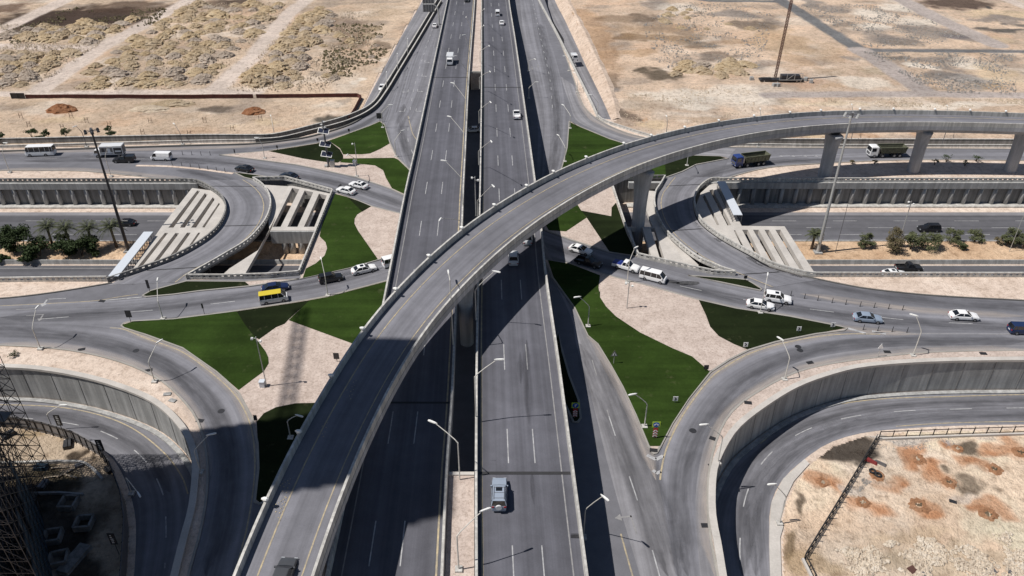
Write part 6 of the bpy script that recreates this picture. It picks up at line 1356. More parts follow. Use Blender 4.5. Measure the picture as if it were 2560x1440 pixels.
cpole((1190, 540), (1186, 441), zmain(540)+.9, 'pole with camera domes between the two carriageways', 2, False)
cpole((2252, 590), (2278, 502), LOW+.3, 'thin camera mast rising from the median bushes at right', 3, False)
cpole((2088, 632), (2130, 478), LOW+.3, 'plain thin pole between the pale high mast and the bushes', 0, False, .05, 'steel_m', 'pole')
cpole((2523, 629), (2562, 530), LOW+.3, 'thin pole on a white pad at the right end of the median', 0, False, .05, 'galv', 'pole')
# ------------------------------------------------------------------ signs
def sign(base, top, z, label, shape='plate', m='steel_d', w=.9, h=.9, face=(0, -1), marks=None, name='traffic_sign', cat='traffic sign', group=None):
    b = P(base[0], base[1], z); H_ = max(1.3, up_to(b, top[1])); e = empty(name, b, math.atan2(face[1], face[0])+math.pi/2, label, cat, group); e['kind'] = 'thing'
    k = MB(); k.tube([(0, .06, 0), (0, .06, H_)], .05, 6); k.build('post', M['galv' if m != 'steel_d' else 'steel_d'], e)
    k = MB(); zc_ = H_-h*.4
    if shape == 'tri': k.loft([[(-w/2, -.03, zc_-h/2), (w/2, -.03, zc_-h/2), (0, -.03, zc_+h/2)], [(-w/2, .02, zc_-h/2), (w/2, .02, zc_-h/2), (0, .02, zc_+h/2)]])
    elif shape == 'disc': k.tube([(0, -.03, zc_), (0, .02, zc_)], w/2, 16)
    else: k.box((-w/2, -.03, zc_-h/2), (w/2, .02, zc_+h/2))
    f = k.build('sign_face', M[m], e)
    if marks: marks(e, f, zc_, w, h)
    return e, H_
def chev(right=True):
    def g_(e, f, zc_, w, h):
        s = 1 if right else -1; k = MB(); y = -.045
        for a, b in (((-.18*s*w, zc_+.32*h), (.16*s*w, zc_)), ((.16*s*w, zc_), (-.18*s*w, zc_-.32*h))): k.bar((a[0], y, a[1]), (b[0], y, b[1]), .02, .22*w)
        k.build('chevron', M['steel_d'], f)
    return g_
for a, t, l in (((1995, 833), (1998, 819), 'small white chevron sign on the dark turf near the right tip'), ((2080, 823), (2083, 808), 'small white chevron sign at the right tip of the dark turf'), ((1862, 873), (1864, 857), 'small chevron sign at the kerb left of the two others'), ((1687, 1009), (1690, 993), 'small chevron sign beside the ring ramp on the bright turf'), ((1764, 930), (1768, 914), 'dark chevron sign where turf meets gravel at the ring ramp')):
    sign(a, t, 0, l, w=.75, h=.85, m='signwhite' if 'white' in l or 'small' in l else 'steel_d', marks=chev(True), group='chevron signs')
def tri_mark(e, f, zc_, w, h):
    k = MB(); k.loft([[(-w*.3, -.045, zc_-h*.36), (w*.3, -.045, zc_-h*.36), (0, -.045, zc_+h*.22)], [(-w*.3, -.035, zc_-h*.36), (w*.3, -.035, zc_-h*.36), (0, -.035, zc_+h*.22)]]); k.build('sign_panel', M['signwhite'], f)
    k = MB(); k.bar((0, -.05, zc_-h*.3), (0, -.05, zc_+.02), .02, .12*w); k.build('symbol', M['steel_d'], f)
sign((1534, 911), (1537, 878), 0, 'triangular warning sign standing in the bright turf', 'tri', 'steel_m', 1.2, 1.1, marks=tri_mark)
sign((2194, 894), (2202, 860), 0, 'white triangular sign on the verge of the right ring ramp', 'tri', 'signwhite', .9, 1.0)
def arrow_board(base, top, label, down):
    def mk(e, f, zc_, w, h):
        k = MB(); k.tube([(0, -.04, zc_), (0, -.05, zc_)], w*.40, 20); d = k.build('disc', M['signblue'], f)
        k = MB(); y = -.06
        if down:
            for s in (-1, 1): k.bar((0, y, zc_+.18), (s*.3, y, zc_-.16), .02, .13); k.bar((s*.3, y, zc_-.2), (s*.3, y, zc_+.03), .02, .1)
        else: k.bar((-.05, y, zc_-.28), (-.05, y, zc_+.2), .02, .14); k.bar((-.05, y, zc_), (.2, y, zc_+.2), .02, .12)
        k.build('arrow', M['signwhite'], d)
        q = MB(); q.box((-.32, -.03, .35), (.32, .02, zc_-h*.62)); b_ = q.build('marker_board', M['signred'], e)
        q = MB(); n = 3
        for i in range(n):
            zz = .45+(zc_-h*.62-.7)*i/n
            for s in (-1, 1): q.bar((s*.3, -.045, zz), (0, -.045, zz+.32), .02, .16)
        q.build('chevron', M['signwhite'], b_)
    sign(base, top, 0, label, 'plate', 'signyel', 1.15, 1.0, marks=mk, cat='traffic sign')
arrow_board((1636, 1097), (1638, 1056), 'lime-edged blue arrow sign over red and white chevrons at the turf tip', True)
arrow_board((1437, 1046), (1438, 1008), 'lime-edged blue arrow sign in the shade on the narrow dark island', False)
for a, t, l, w, h in (((328, 808), (320, 778), 'black directional sign on the left tip of the big turf island', 1.0, 1.4), ((375, 731), (368, 702), 'narrow black sign at the tip of the thin turf strip', .5, 1.8), ((511, 786), (508, 760), 'thin dark post sign on the kerb of the left crossing road', .3, 1.0), ((950, 305), (949, 284), 'dark square sign at the top of the far left turf', 1.6, 1.6),
    ((873, 334), (881, 324), 'tiny dark sign on the upper edge of the far left turf, right one', .5, .7), ((795, 358), (795, 347), 'tiny dark sign on the upper edge of the far left turf, middle one', .5, .7), ((694, 376), (694, 364), 'tiny dark sign on the upper edge of the far left turf, left one', .4, .7), ((588, 388), (587, 374), 'dark post sign at the tip of the far left gravel', .3, .9),
    ((1862, 704), (1864, 690), 'dark plate sign at the right tip of the thin right turf', .6, .7), ((843, 906), (842, 884), 'dark sign on the gravel beside the flyover parapet', .9, 1.2), ((641, 1056), (643, 1043), 'dark sign at the edge of the shaded turf', .5, 1.0), ((1742, 647), (1750, 634), 'slim dark sign on the right loop bridge', .25, .9), ((527, 684), (525, 673), 'slim dark sign on the left loop bridge', .25, .9), ((2217, 1242), (2217, 1240), '', 0, 0)):
    if w: sign(a, t, 0, l, 'plate', 'steel_d', w, h)
for (bx, tx, l) in (((169, 1108), (149, 1040), 'upper'), ((273, 1174), (255, 1102), 'middle'), ((298, 1388), (282, 1336), 'lower shaded')):
    def bm(e, f, zc_, w, h):
        k = MB(); r = random.Random(hash(l) % 97 if False else len(l))
        for i in range(5): k.box((-w*.22, -.05, zc_-h*.36+h*.16*i), (w*r.uniform(.0, .25), -.04, zc_-h*.36+h*.16*i+h*.07))
        k.build('lettering', M['signwhite'], f)
    sign(bx, tx, LOW, 'black vertical banner with pale letters on a leaning post, '+l+' one', 'plate', 'steel_d', .9, 2.1, marks=bm, name='banner', cat='banner', group='black site banners')
# delineator posts
post = MB(); post.tube([(0, 0, 0), (0, 0, .9), (0, 0, 1.05)], [.07, .06, .05], 6); pb_ = MB(); pb_.tube([(0, 0, 0), (0, 0, .06)], [.14, .1], 8)
pm = post.build('delineator_post', M['steel_d']); pm.location = (0, 0, -50); bm_ = pb_.build('foot', M['steel_d'], pm)
DR = [([(431, 413), (455, 415), (477, 418), (499, 421), (520, 424), (542, 427), (563, 430)], 'dark bollard in the row along the pale gore left of the black saloon'), ([(457, 387), (480, 387), (503, 388), (526, 388)], 'dark bollard in the short row before the far left gravel tip'),
    ([(1977, 739), (2011, 746), (2044, 751), (2080, 757), (2114, 761), (2150, 766), (2185, 769), (2221, 772), (2256, 775)], 'slim bollard in the long row between the right road and loop'), ([(2158, 824), (2194, 827), (2230, 829), (2267, 831)], 'slim bollard in the short row beyond the dark turf tip')]
first = True
for pts, lab in DR:
    for (x, y) in pts:
        if first: o, first = pm, False
        else:
            o = pm.copy(); COL.objects.link(o); c = bm_.copy(); COL.objects.link(c); c.parent = o
        o.location = P(x, y, .02); tag(o, lab, 'bollard', lab.replace('dark bollard in', 'bollards of').replace('slim bollard in', 'bollards of'), 'thing')
# overhead motorway sign on a curved arm
b = P(1098, 62, zmain(60)*.0); e = empty('overhead_sign', b, 0, 'grey-backed double overhead sign on a curved arm beside the left carriageway', 'sign gantry', 'overhead sign gantries'); zt = 7.6
h1, h2 = P(1064, 31, zt), P(1079, 33, zt); k = MB(b); k.tube([b, b+Vector((0, 0, 4.6)), b+Vector((-.4, 0, 6.6)), b+Vector((-1.6, 0, 7.7)), Vector((h1.x+2.2, b.y, 7.9)), Vector((h1.x-2.4, b.y, 7.9))], [.3, .28, .26, .24, .2, .18], 10); k.build('arm', M['galv'], e)
for z0, z1 in ((8.05, 10.6), (4.9, 7.6)):
    k = MB(b); k.box((h1.x-2.3, b.y-.06, z0), (h1.x+2.3, b.y+.06, z1)); f = k.build('sign_panel', M['steel_m'], e); k = MB(b)
    for i in range(5): x = h1.x-2.1+1.05*i; k.bar((x, b.y-.1, z0+.1), (x, b.y-.1, z1-.1), .1)
    k.build('stiffener', M['galv'], f)
# solar powered sign trailer on the far left island
b = P(822, 418); e = empty('solar_mast', b, 0, 'mast with three tilted solar panels beside a grey cabinet on the far island', 'solar mast'); k = MB(b); H_ = up_to(b, 302); k.tube([b, b+Vector((0, 0, H_))], [.28, .18], 10); k.build('mast', M['steel_m'], e)
for f_ in (.30, .52, .80):
    k = MB(b); c = b+Vector((0, -.3, H_*f_)); T_ = Matrix.Translation(c) @ Matrix.Rotation(math.radians(38), 4, 'X') @ Matrix.Rotation(-.15, 4, 'Z'); k.box((-1.35, -.75, -.04), (1.35, .75, .0), T_); q = k.build('panel_frame', M['galv'], e)
    k = MB(b); k.box((-1.22, -.62, .003), (-.04, .62, .02), T_); k.box((.04, -.62, .003), (1.22, .62, .02), T_); k.build('solar_panel', M['solar'], q)
k = MB(b); k.box(b+Vector((.5, -.5, .1)), b+Vector((1.5, .4, 1.9))); k.box(b+Vector((-.9, -.5, .1)), b+Vector((-.2, .4, .6))); k.build('cabinet', M['galv'], e)
for j in range(3): k = MB(b); q = b+Vector((.3*(-1)**j, -.1, H_-.2-.7*j)); k.bar(b+Vector((0, 0, q.z)), q+Vector((.4*(-1)**j, 0, 0)), .1); k.box(q+Vector((-.2, -.2, -.12)), q+Vector((.2, .2, .12))); k.build('camera', M['lampw'], e)
# drilling mast on the right desert
b = P(1940, 205); e = empty('drill_rig', b, 0, 'tall red lattice drilling mast with a framed trailer and concrete weights', 'drilling rig'); m0 = P(1938, 194, 1.0); m1 = m0+Vector((.7, -.4, 33)); k = MB(b); lattice(k, m0, m1, .6, 34, .11); k.build('mast', M['steel_r'], e)
k = MB(b); t0 = Vector((b.x+.2, b.y+.3, 0))
def bx_(lo, hi): k.box(t0+Vector(lo), t0+Vector(hi))
bx_((-5.5, -1.2, .6), (8.2, 1.2, 1.0)); bx_((1.2, -1.0, 1.0), (7.0, 1.0, 2.2)); bx_((-5, -.9, 1), (-2, .2, 1.4)); k.build('trailer', M['steel_d'], e)
k = MB(b)
for z in (1.0, 3.0): k.bar(t0+Vector((.3, -1.5, z)), t0+Vector((7.4, -1.5, z)), .16)
for x in (.3, 2.6, 5.0, 7.4): k.bar(t0+Vector((x, -1.5, 1)), t0+Vector((x, -1.5, 3)), .14)
k.bar(t0+Vector((2.6, -1.5, 1)), t0+Vector((5, -1.5, 3)), .12); k.bar(t0+Vector((-.2, -1.5, .5)), t0+Vector((-1.0, -4.0, .6)), .14); k.bar(t0+Vector((-2, 0, 1.2)), t0+Vector((-5.8, 1, .6)), .12); k.build('frame', M['galv'], e)
for x in (-4.2, 6.0, 7.2):
    for s in (-1, 1): wheel(e, t0.x-b.x+x, t0.y-b.y+s*1.05, .5, .35)
for i, (dx, dy) in enumerate(((-7.6, 1.2), (-2.2, -5.2), (-1.2, -5.3), (9.3, .5), (10.4, -1.5))):
    k = MB(); k.loft([[(-.6, -.6, 0), (.6, -.6, 0), (.6, .6, 0), (-.6, .6, 0)], [(-.55, -.55, 1.15), (.55, -.55, 1.15), (.55, .55, 1.15), (-.55, .55, 1.15)], [(-.45, -.45, 1.25), (.45, -.45, 1.25), (.45, .45, 1.25), (-.45, .45, 1.25)]]); k.bar((0, 0, 1.2), (0, 0, 1.45), .12)
    o = k.build('concrete_weight', M['conc_m']); o.location = t0+Vector((dx, dy, 0)); o.rotation_euler = (0, 0, .3*i); tag(o, 'grey concrete weight '+['standing left of the drilling rig', 'in front of the drilling rig, left of a pair', 'in front of the drilling rig, right of a pair', 'right behind the trailer of the drilling rig', 'farthest right of the drilling rig'][i], 'weight', 'weights of the drilling rig', 'thing')

# ------------------------------------------------------------------ trees, palms, shrubs
def foliage(mb, c, rx, ry, rz, n, s, rr, clumps=9):
    cl = []
    for i in range(clumps):
        a, u, q = rr.uniform(0, 6.283), rr.uniform(-.85, 1), rr.uniform(.35, .95); w = math.sqrt(max(0, 1-u*u))*q
        cl.append((Vector((c[0]+rx*w*math.cos(a), c[1]+ry*w*math.sin(a), c[2]+rz*u*q)), rr.uniform(.26, .5)))
    for i in range(n):
        cc, cr = cl[rr.randrange(clumps)]; d = Vector((rr.gauss(0, 1), rr.gauss(0, 1), rr.gauss(0, .8))).normalized()*rr.random()**.5
        p = cc+Vector((d.x*rx*cr, d.y*ry*cr, d.z*rz*cr)); t = Vector((rr.gauss(0, 1), rr.gauss(0, 1), rr.gauss(0, .6))).normalized(); u = t.orthogonal().normalized()*rr.uniform(.5, 1); w = rr.uniform(.6, 1.2)*s
        mb.quad(p-t*w, p+u*w*.5, p+t*w, p-u*w*.5)
def tree(px, py, z, h, r, label, leaf='leaf1', n=900, group='trees and shrubs', name='tree', seed=0, multi=3, low=.25, s=.2):
    rr = random.Random(seed); b = P(px, py, z); e = empty(name, b, 0, label, 'tree' if name == 'tree' else 'shrub', group); k = MB(b)
    for i in range(multi):
        a = rr.uniform(0, 6.28); q = b+Vector((math.cos(a)*r*.45, math.sin(a)*r*.45, h*.7)); k.tube([b+Vector((0, 0, -.1)), b.lerp(q, .4)+Vector((rr.uniform(-.1, .1), rr.uniform(-.1, .1), .1)), q], [.06+.02*h/2, .04+.01*h/2, .02], 6)
    k.build('trunk', M['bark'], e); k = MB(b); foliage(k, b+Vector((0, 0, h*(low+1)/2)), r, r, h*(1-low)/2, n, s, rr, 12); k.build('crown', M[leaf], e); return e
def palm(px, py, z, h, label, L_=3.5, n=34, seed=0):
    rr = random.Random(seed); b = P(px, py, z); e = empty('palm_tree', b, 0, label, 'palm tree', 'date palms'); k = MB(b); top = b+Vector((rr.uniform(-.2, .2), rr.uniform(-.2, .2), h))
    k.tube([b-Vector((0, 0, .1)), b.lerp(top, .3), b.lerp(top, .7), top], [.34, .27, .25, .3], 9); k.build('trunk', M['bark'], e); k = MB(b)
    for i in range(n):
        a = 2.4*i; el_ = lerp(1.25, -.25, (i+.5)/n); d = Vector((math.cos(a), math.sin(a), 0)); side = Vector((-d.y, d.x, 0)); pts = []
        for j in range(8):
            t = j/7; pts.append(top+d*L_*t*math.cos(el_)*(1-.12*t)+Vector((0, 0, L_*t*math.sin(el_)-L_*.45*t*t)))
        k.tube(pts, [.04, .035, .03, .03, .025, .02, .015, .01], 4)
        for j in range(1, 8):
            for q in (0, .5):
                p = pts[j-1].lerp(pts[j], q); l = .62*(1-abs(j/7-.45)*.9)
                for s in (-1, 1):
                    tip = p+side*s*l+d*l*.55-Vector((0, 0, .18)); k.quad(p-d*.06, p+d*.06, tip+d*.02, tip-d*.02)
    k.build('fronds', M['palm'], e)
ZM = LOW+.3
for i, (x, y, h, l) in enumerate(((133, 618, 4.9, 'date palm at the left end of the row of four'), (180, 622, 4.9, 'second date palm from the left in the row of four'), (233, 622, 4.9, 'third date palm from the left in the row of four'), (292, 618, 5.0, 'date palm at the right end of the row, beside the black high mast'))): palm(x, y, ZM, h, l, seed=i)
palm(2029, 622, ZM, 3.7, 'single date palm beside the pale high mast', 2.4, 26, 9)
for i, (x, y, h, r, l) in enumerate(((2, 612, 4.0, 2.0, 'dark tree cut off by the left edge in the planted median'), (30, 625, 4.6, 1.9, 'dark leafy tree left of the palms, behind its neighbour'), (62, 628, 5.4, 2.2, 'tallest dark leafy tree left of the first palm'), (100, 640, 4.0, 2.3, 'broad dark tree in front of the first palm'), (165, 636, 3.8, 2.2, 'dark bushy tree under the second palm'), (205, 640, 4.0, 2.4, 'dark bushy tree under the third palm'), (240, 632, 3.6, 2.0, 'dark bushy tree left of the last palm'), (80, 652, 2.2, 1.6, 'low dark shrub at the near edge of the left median'), (6, 652, 1.4, 1.2, 'small dark shrub at the lower left of the planted median'))):
    tree(x, y, ZM, h*1.12, r*1.35, l, 'leaf1', 2400, 'trees in the left median', seed=20+i, low=.06, s=.27)
for i, (x, y, h, r, lf, l, n) in enumerate(((2162, 617, 2.6, 1.5, 'leaf2', 'round green shrub at the left end of the right median', 900), (2232, 626, 5.2, 1.8, 'leaf3', 'tall straw-brown tree in the right median', 1500), (2275, 622, 3.8, 1.8, 'leaf2', 'grey-green tree beside the thin camera mast', 1200), (2322, 620, 3.6, 2.2, 'leaf2', 'broad grey-green bush before the black off-road car', 1400), (2378, 606, 2.8, 1.6, 'leaf2', 'round green bush right of the black off-road car', 900), (2402, 622, 1.7, 1.0, 'leaf2', 'small upright bush before the round green one', 500), (2435, 604, 2.4, 1.5, 'leaf2', 'lone round bush in the right median', 800), (2493, 610, 1.6, .8, 'leaf3', 'thin sparse bush near the right end of the median', 220), (2530, 615, 4.2, 1.4, 'leaf2', 'tall narrow tree near the right edge', 1000), (2515, 614, 2.6, 1.1, 'leaf2', 'shorter bush left of the tall narrow tree', 600), (2558, 620, 3.2, 1.6, 'leaf2', 'green tree cut off by the right edge', 900))):
    tree(x, y, ZM, h*1.15, r*1.35, l, lf, int(n*1.5), 'bushes in the right median', seed=40+i, low=.06, s=.2)
for i, (x, y, h, r, l) in enumerate(((4, 358, 3.0, 1.9, 'round green tree cut off by the left edge beyond the far road'), (82, 346, 3.0, 1.7, 'round-topped green tree above the white coach'), (122, 350, 2.6, 1.5, 'green tree left of the olive one behind the far road'), (167, 345, 2.6, 1.3, 'olive tree left of the black high mast top'), (274, 334, 2.0, 1.3, 'small round tree right of the mast top, upper one'), (282, 348, 2.4, 1.5, 'small round tree right of the mast top, lower one'), (102, 352, 1.4, 1.3, 'low bush between two trees beyond the far road'), (222, 351, 1.0, 1.2, 'low olive bush at the foot of the mast top'))):
    tree(x, y, 0.05, h, r, l, 'leaf2' if i in (3, 7) else 'leaf1', 700, 'trees beyond the far left road', seed=60+i, low=.35, s=.2)
for i, (x, y, h, r, l) in enumerate(((2365, 405, 2.0, 1.3, 'dark bare tree between the second and third flyover piers, left one'), (2336, 412, 1.6, .9, 'small dark shrub between the flyover piers, leftmost'), (2440, 404, 1.8, 1.2, 'dark bare tree near the rightmost flyover pier'), (2412, 415, 1.5, .8, 'small dark shrub near the rightmost flyover pier'), (2185, 410, 1.2, .7, 'thin bare shrub behind the white tipper, right of the pier'), (2130, 410, .9, .8, 'thin twiggy shrub beside the first flyover pier'))):
    tree(x, y, 0.02, h, r, l, 'leaf3' if i > 3 else 'leaf1', 170, 'shrubs under the flyover', 'shrub', seed=80+i, low=.4, s=.16, multi=5)
# staked saplings on the sand strip
for i, (x, y) in enumerate(((54, 297), (180, 297), (218, 308), (377, 309), (513, 308), (652, 303), (358, 337), (475, 341), (582, 328), (74, 318), (158, 325), (275, 318))):
    b = P(x, y, .05); k = MB()
    for s in (-1, 1): k.bar((s*.45, 0, 0), (s*.4, 0, 1.7), .09)
    k.bar((-.42, 0, 1.0), (.42, 0, 1.0), .06); k.tube([(0, .1, 0), (.05, .1, 1.3)], [.03, .015], 5); o = k.build('sapling_stake', M['bark']); o.location = b
    tag(o, 'pair of bare tree stakes on the sand strip left of the viaducts', 'tree stakes', 'tree stakes on the sand strip', 'thing')
tree(36, 890, 0, .8, .8, 'small dark shrub on the verge above the lower left wall', 'leaf1', 260, 'shrubs under the flyover', 'shrub', seed=91, low=.1, s=.12)

# ------------------------------------------------------------------ painted markings on the ground roads
def dashes(pts, m='white_l', w=.16, dash=(3.2, 9.5), z=.034, zz=0.0, phase=0.0, nm='road_marking'):
    path = smooth(PL(pts, zz), 6); s = arcs(path); mb = MB(); d = phase
    while d < s[-1]:
        n = 3; q = [at_s(path, s, min(d+dash[0]*k/n, s[-1]))+Vector((0, 0, z)) for k in range(n+1)]; d += dash[1]
        if (q[-1]-q[0]).length < .5: continue
        l, r = offs(q, w/2), offs(q, -w/2)
        for i in range(n): mb.quad(r[i], r[i+1], l[i+1], l[i])
    tag(mb.build(nm, M[m]), kind='structure')
def stripe(pts, m, w=.16, z=.034, zz=0.0, sub=6):
    path = step(smooth(PL(pts, zz), sub), 1.5); q = [p+Vector((0, 0, z)) for p in path]; l, r = offs(q, w/2), offs(q, -w/2); mb = MB()
    for i in range(len(q)-1): mb.quad(r[i], r[i+1], l[i+1], l[i])
    tag(mb.build('road_marking', M[m]), kind='structure')
stripe([(275, 820), (305, 822), (365, 846), (455, 880), (538, 940), (592, 993), (623, 1053), (635, 1111), (637, 1173), (631, 1240), (615, 1330), (585, 1440), (560, 1540)], 'yellow_l', .2)
stripe([(2200, 836), (2122, 835), (2042, 842), (1942, 862), (1877, 883), (1828, 908), (1782, 940), (1729, 1005), (1690, 1068), (1664, 1128), (1655, 1165), (1650, 1200)], 'yellow_l', .24)
stripe([(-20, 766), (100, 760), (240, 752), (300, 742), (345, 736)], 'yellow_l', .16); stripe([(250, 752), (355, 743)], 'white_l', .3)
stripe([(2560, 836), (2300, 834), (2180, 831)], 'faint_l', .2)
dashes([(-100, 804), (0, 801), (70, 800), (200, 790), (400, 774), (600, 752)], dash=(4.2, 14)); dashes([(-100, 780), (0, 776), (150, 770)], 'faint_l')
dashes([(1700, 715), (1760, 728), (1900, 757), (2010, 771), (2130, 786), (2300, 803), (2420, 809), (2560, 813)], dash=(4, 11.5)); dashes([(0, 399), (150, 397), (320, 396), (420, 398)], 'faint_l', dash=(3, 11))
stripe([(340, 414), (420, 416), (500, 423), (560, 431), (583, 434)], 'sandp', .9); stripe([(2120, 821), (2165, 834)], 'white_l', .55); stripe([(2180, 828), (2215, 835)], 'white_l', .5)
stripe([(1617, 1138), (1634, 1146), (1640, 1149)], 'white_l', .55, sub=2); stripe([(1640, 1149), (1658, 1140)], 'white_l', .55, sub=2); stripe([(1632, 1176), (1640, 1182)], 'white_l', .5, sub=2); stripe([(1640, 1184), (1652, 1179)], 'white_l', .5, sub=2)
dashes([(1522, 1040), (1550, 1125), (1590, 1240), (1632, 1380), (1660, 1480)], dash=(4.2, 12)); dashes([(1480, 900), (1522, 1040)], 'faint_l', dash=(4, 12))
stripe([(1552, 1335), (1570, 1400), (1590, 1470)], 'yellow_l', .2)
for ys in (552.5, 569.5, 586.5): dashes([(-900, ys), (500, ys)], dash=(5.6, 14.0), zz=LOW+.02, phase=rng.uniform(0, 8)); dashes([(1700, ys), (3400, ys)], dash=(5.6, 14.0), zz=LOW+.02, phase=rng.uniform(0, 8))
stripe([(-900, 602), (500, 602)], 'white_l', .16, zz=LOW+.02, sub=1); stripe([(1900, 600), (3400, 600)], 'white_l', .16, zz=LOW+.02, sub=1)
dashes([(-900, 695), (300, 695)], dash=(5.6, 14), zz=LOW+.02); dashes([(2000, 687), (3400, 687)], dash=(6, 14.2), zz=LOW+.02, phase=6)
stripe([(-900, 671), (300, 671)], 'faint_l', .25, zz=LOW+.02, sub=1); stripe([(2000, 665), (3400, 665)], 'faint_l', .25, zz=LOW+.02, sub=1)
stripe([(-200, 1012), (0, 1012), (146, 1018), (250, 1038), (333, 1072), (412, 1134), (455, 1192), (470, 1235)], 'yellow_l', .2, zz=LOW+.02)
dashes([(-100, 1043), (30, 1044), (150, 1055), (262, 1082), (352, 1140), (405, 1228), (415, 1310), (412, 1420)], dash=(3.8, 8), zz=LOW+.02)
stripe([(3000, 985), (2560, 987), (2365, 992), (2198, 998), (2073, 1015), (2010, 1033), (1960, 1060), (1900, 1110)], 'yellow_l', .2, zz=LOW+.02)
dashes([(3000, 1018), (2560, 1020), (2390, 1023), (2240, 1029), (2120, 1044), (2010, 1078), (1920, 1140), (1868, 1230), (1850, 1350), (1855, 1500)], dash=(3.6, 9.2), zz=LOW+.02)
stripe([(3000, 1054), (2560, 1054), (2365, 1058), (2240, 1066)], 'yellow_l', .16, zz=LOW+.02)
dashes([(1085, 60), (1040, 200), (1025, 280), (1020, 350), (1035, 390)], dash=(2.6, 8)); dashes([(1060, 60), (1022, 170), (1002, 250)], 'faint_l', dash=(2.6, 8)); dashes([(1330, 0), (1355, 110), (1375, 200), (1382, 280)], 'white_l', dash=(2.6, 8))
stripe([(1020, 290), (1025, 310), (1032, 335), (1042, 350)], 'yellow_l', .2)
def arrow(px, py, dx, dy, zz=0.0, bend=1, m='white_l', s=1.0):
    p = P(px, py, zz); q = P(px+dx, py+dy, zz); a = math.atan2(q.y-p.y, q.x-p.x); k = MB(); z = .036
    k.quad((-1.6*s, -.09, z), (.5*s, -.09, z), (.5*s, .09, z), (-1.6*s, .09, z))
    if bend: k.quad((.3*s, -.09, z), (.5*s, -.09, z), (.5*s, .9*s*bend, z), (.3*s, .9*s*bend, z)); i = len(k.v); k.v += [Vector((0, .9*s*bend, z)), Vector((.8*s, .9*s*bend, z)), Vector((.4*s, 1.5*s*bend, z))]; k.face((i, i+1, i+2))
    else: i = len(k.v); k.v += [Vector((.5*s, -.4*s, z)), Vector((1.5*s, 0, z)), Vector((.5*s, .4*s, z))]; k.face((i, i+1, i+2))
    o = k.build('road_marking', M[m]); o.location = (p.x, p.y, zz); o.rotation_euler = (0, 0, a); o['kind'] = 'structure'
for x, y, b in ((1062, 155, 1), (1055, 190, 1), (1044, 228, 1), (1040, 277, 1), (1020, 229, -1), (1012, 277, -1)): arrow(x, y, -6, 30, 0, b, 'white_l', 1.2)
arrow(128, 748, -40, 2, 0, 1, 'white_l', 1.6); arrow(100, 787, 40, -3, 0, -1, 'faint_l', 1.4); arrow(1320, 290, 3, 20, 0, 0, 'faint_l', 1.3); arrow(1330, 170, 3, 20, 0, 0, 'faint_l', 1.3); arrow(1345, 165, 3, 20, 0, 0, 'faint_l', 1.3); arrow(1580, 1300, -10, -30, 0, 1, 'faint_l', 1.4)
for x in (1960, 1990, 2020, 2048): arrow(x, 390, -20, 1, 0, 0, 'white_l', 1.0)
# tyre film, oil and dust lying along the lanes
def stain(pts, w, m='tyre_film', zz=0.0, z=.030):
    path = step(smooth(PL(pts, zz), 6), 1.6); q = [p+Vector((0, 0, z)) for p in path]; s = arcs(q); tp = [min(1, .08+x_/5, .08+(s[-1]-x_)/5) for x_ in s]; l = [a.lerp(b, t) for a, b, t in zip(q, offs(q, w/2), tp)]; r = [a.lerp(b, t) for a, b, t in zip(q, offs(q, -w/2), tp)]; k = MB(); o_ = rng.uniform(0, 90)
    for i in range(len(q)-1):
        c0, c1 = q[i], q[i+1]; k.quad(r[i], r[i+1], c1, c0, [(1, s[i]+o_), (1, s[i+1]+o_), (0, s[i+1]+o_), (0, s[i]+o_)]); k.quad(c0, c1, l[i+1], l[i], [(0, s[i]+o_), (0, s[i+1]+o_), (-1, s[i+1]+o_), (-1, s[i]+o_)])
    tag(k.build('road_stain', M[m]), kind='structure')
for q, w in (([(-100, 818), (0, 820), (104, 832), (208, 845), (312, 870), (400, 905), (470, 955), (520, 1010), (556, 1080), (572, 1150), (570, 1240), (550, 1340), (515, 1440)], 4.5),
    ([(-100, 392), (120, 391), (300, 390), (420, 394), (560, 405), (680, 424), (820, 452), (960, 495), (1100, 550)], 4), ([(60, 403), (250, 402), (400, 404), (520, 410)], 3),
    ([(440, 425), (530, 440), (590, 462), (622, 500), (618, 545), (585, 585), (520, 630), (430, 672), (330, 712)], 4.5), ([(0, 795), (200, 786), (430, 763), (640, 735), (820, 704), (960, 668)], 4), ([(700, 720), (830, 692), (930, 664)], 2.2),
    ([(1370, 612), (1540, 668), (1700, 712), (1850, 748), (2050, 780), (2300, 808), (2560, 820)], 4.2), ([(2100, 404), (1960, 402), (1850, 415), (1770, 437), (1710, 468), (1695, 505), (1705, 545), (1745, 585), (1820, 627), (1940, 676), (2060, 712), (2300, 750), (2560, 768), (2800, 778)], 4.6), ([(1760, 446), (1708, 480), (1692, 520), (1712, 565), (1790, 625)], 2),
    ([(2560, 852), (2330, 853), (2180, 858), (2060, 872), (1950, 906), (1860, 960), (1790, 1030), (1740, 1110), (1710, 1200), (1705, 1300), (1720, 1440)], 4.2), ([(1450, 860), (1500, 1000), (1560, 1150), (1620, 1300), (1670, 1440)], 3.6), ([(1500, 900), (1580, 1070), (1640, 1200), (1680, 1350), (1700, 1450)], 3),
    ([(1010, 260), (1000, 320), (1015, 370), (1045, 420)], 3), ([(1350, 60), (1375, 190), (1392, 290), (1388, 380), (1370, 460)], 3.4), ([(640, 372), (780, 352), (880, 324), (950, 285)], 3)): stain(q, w)
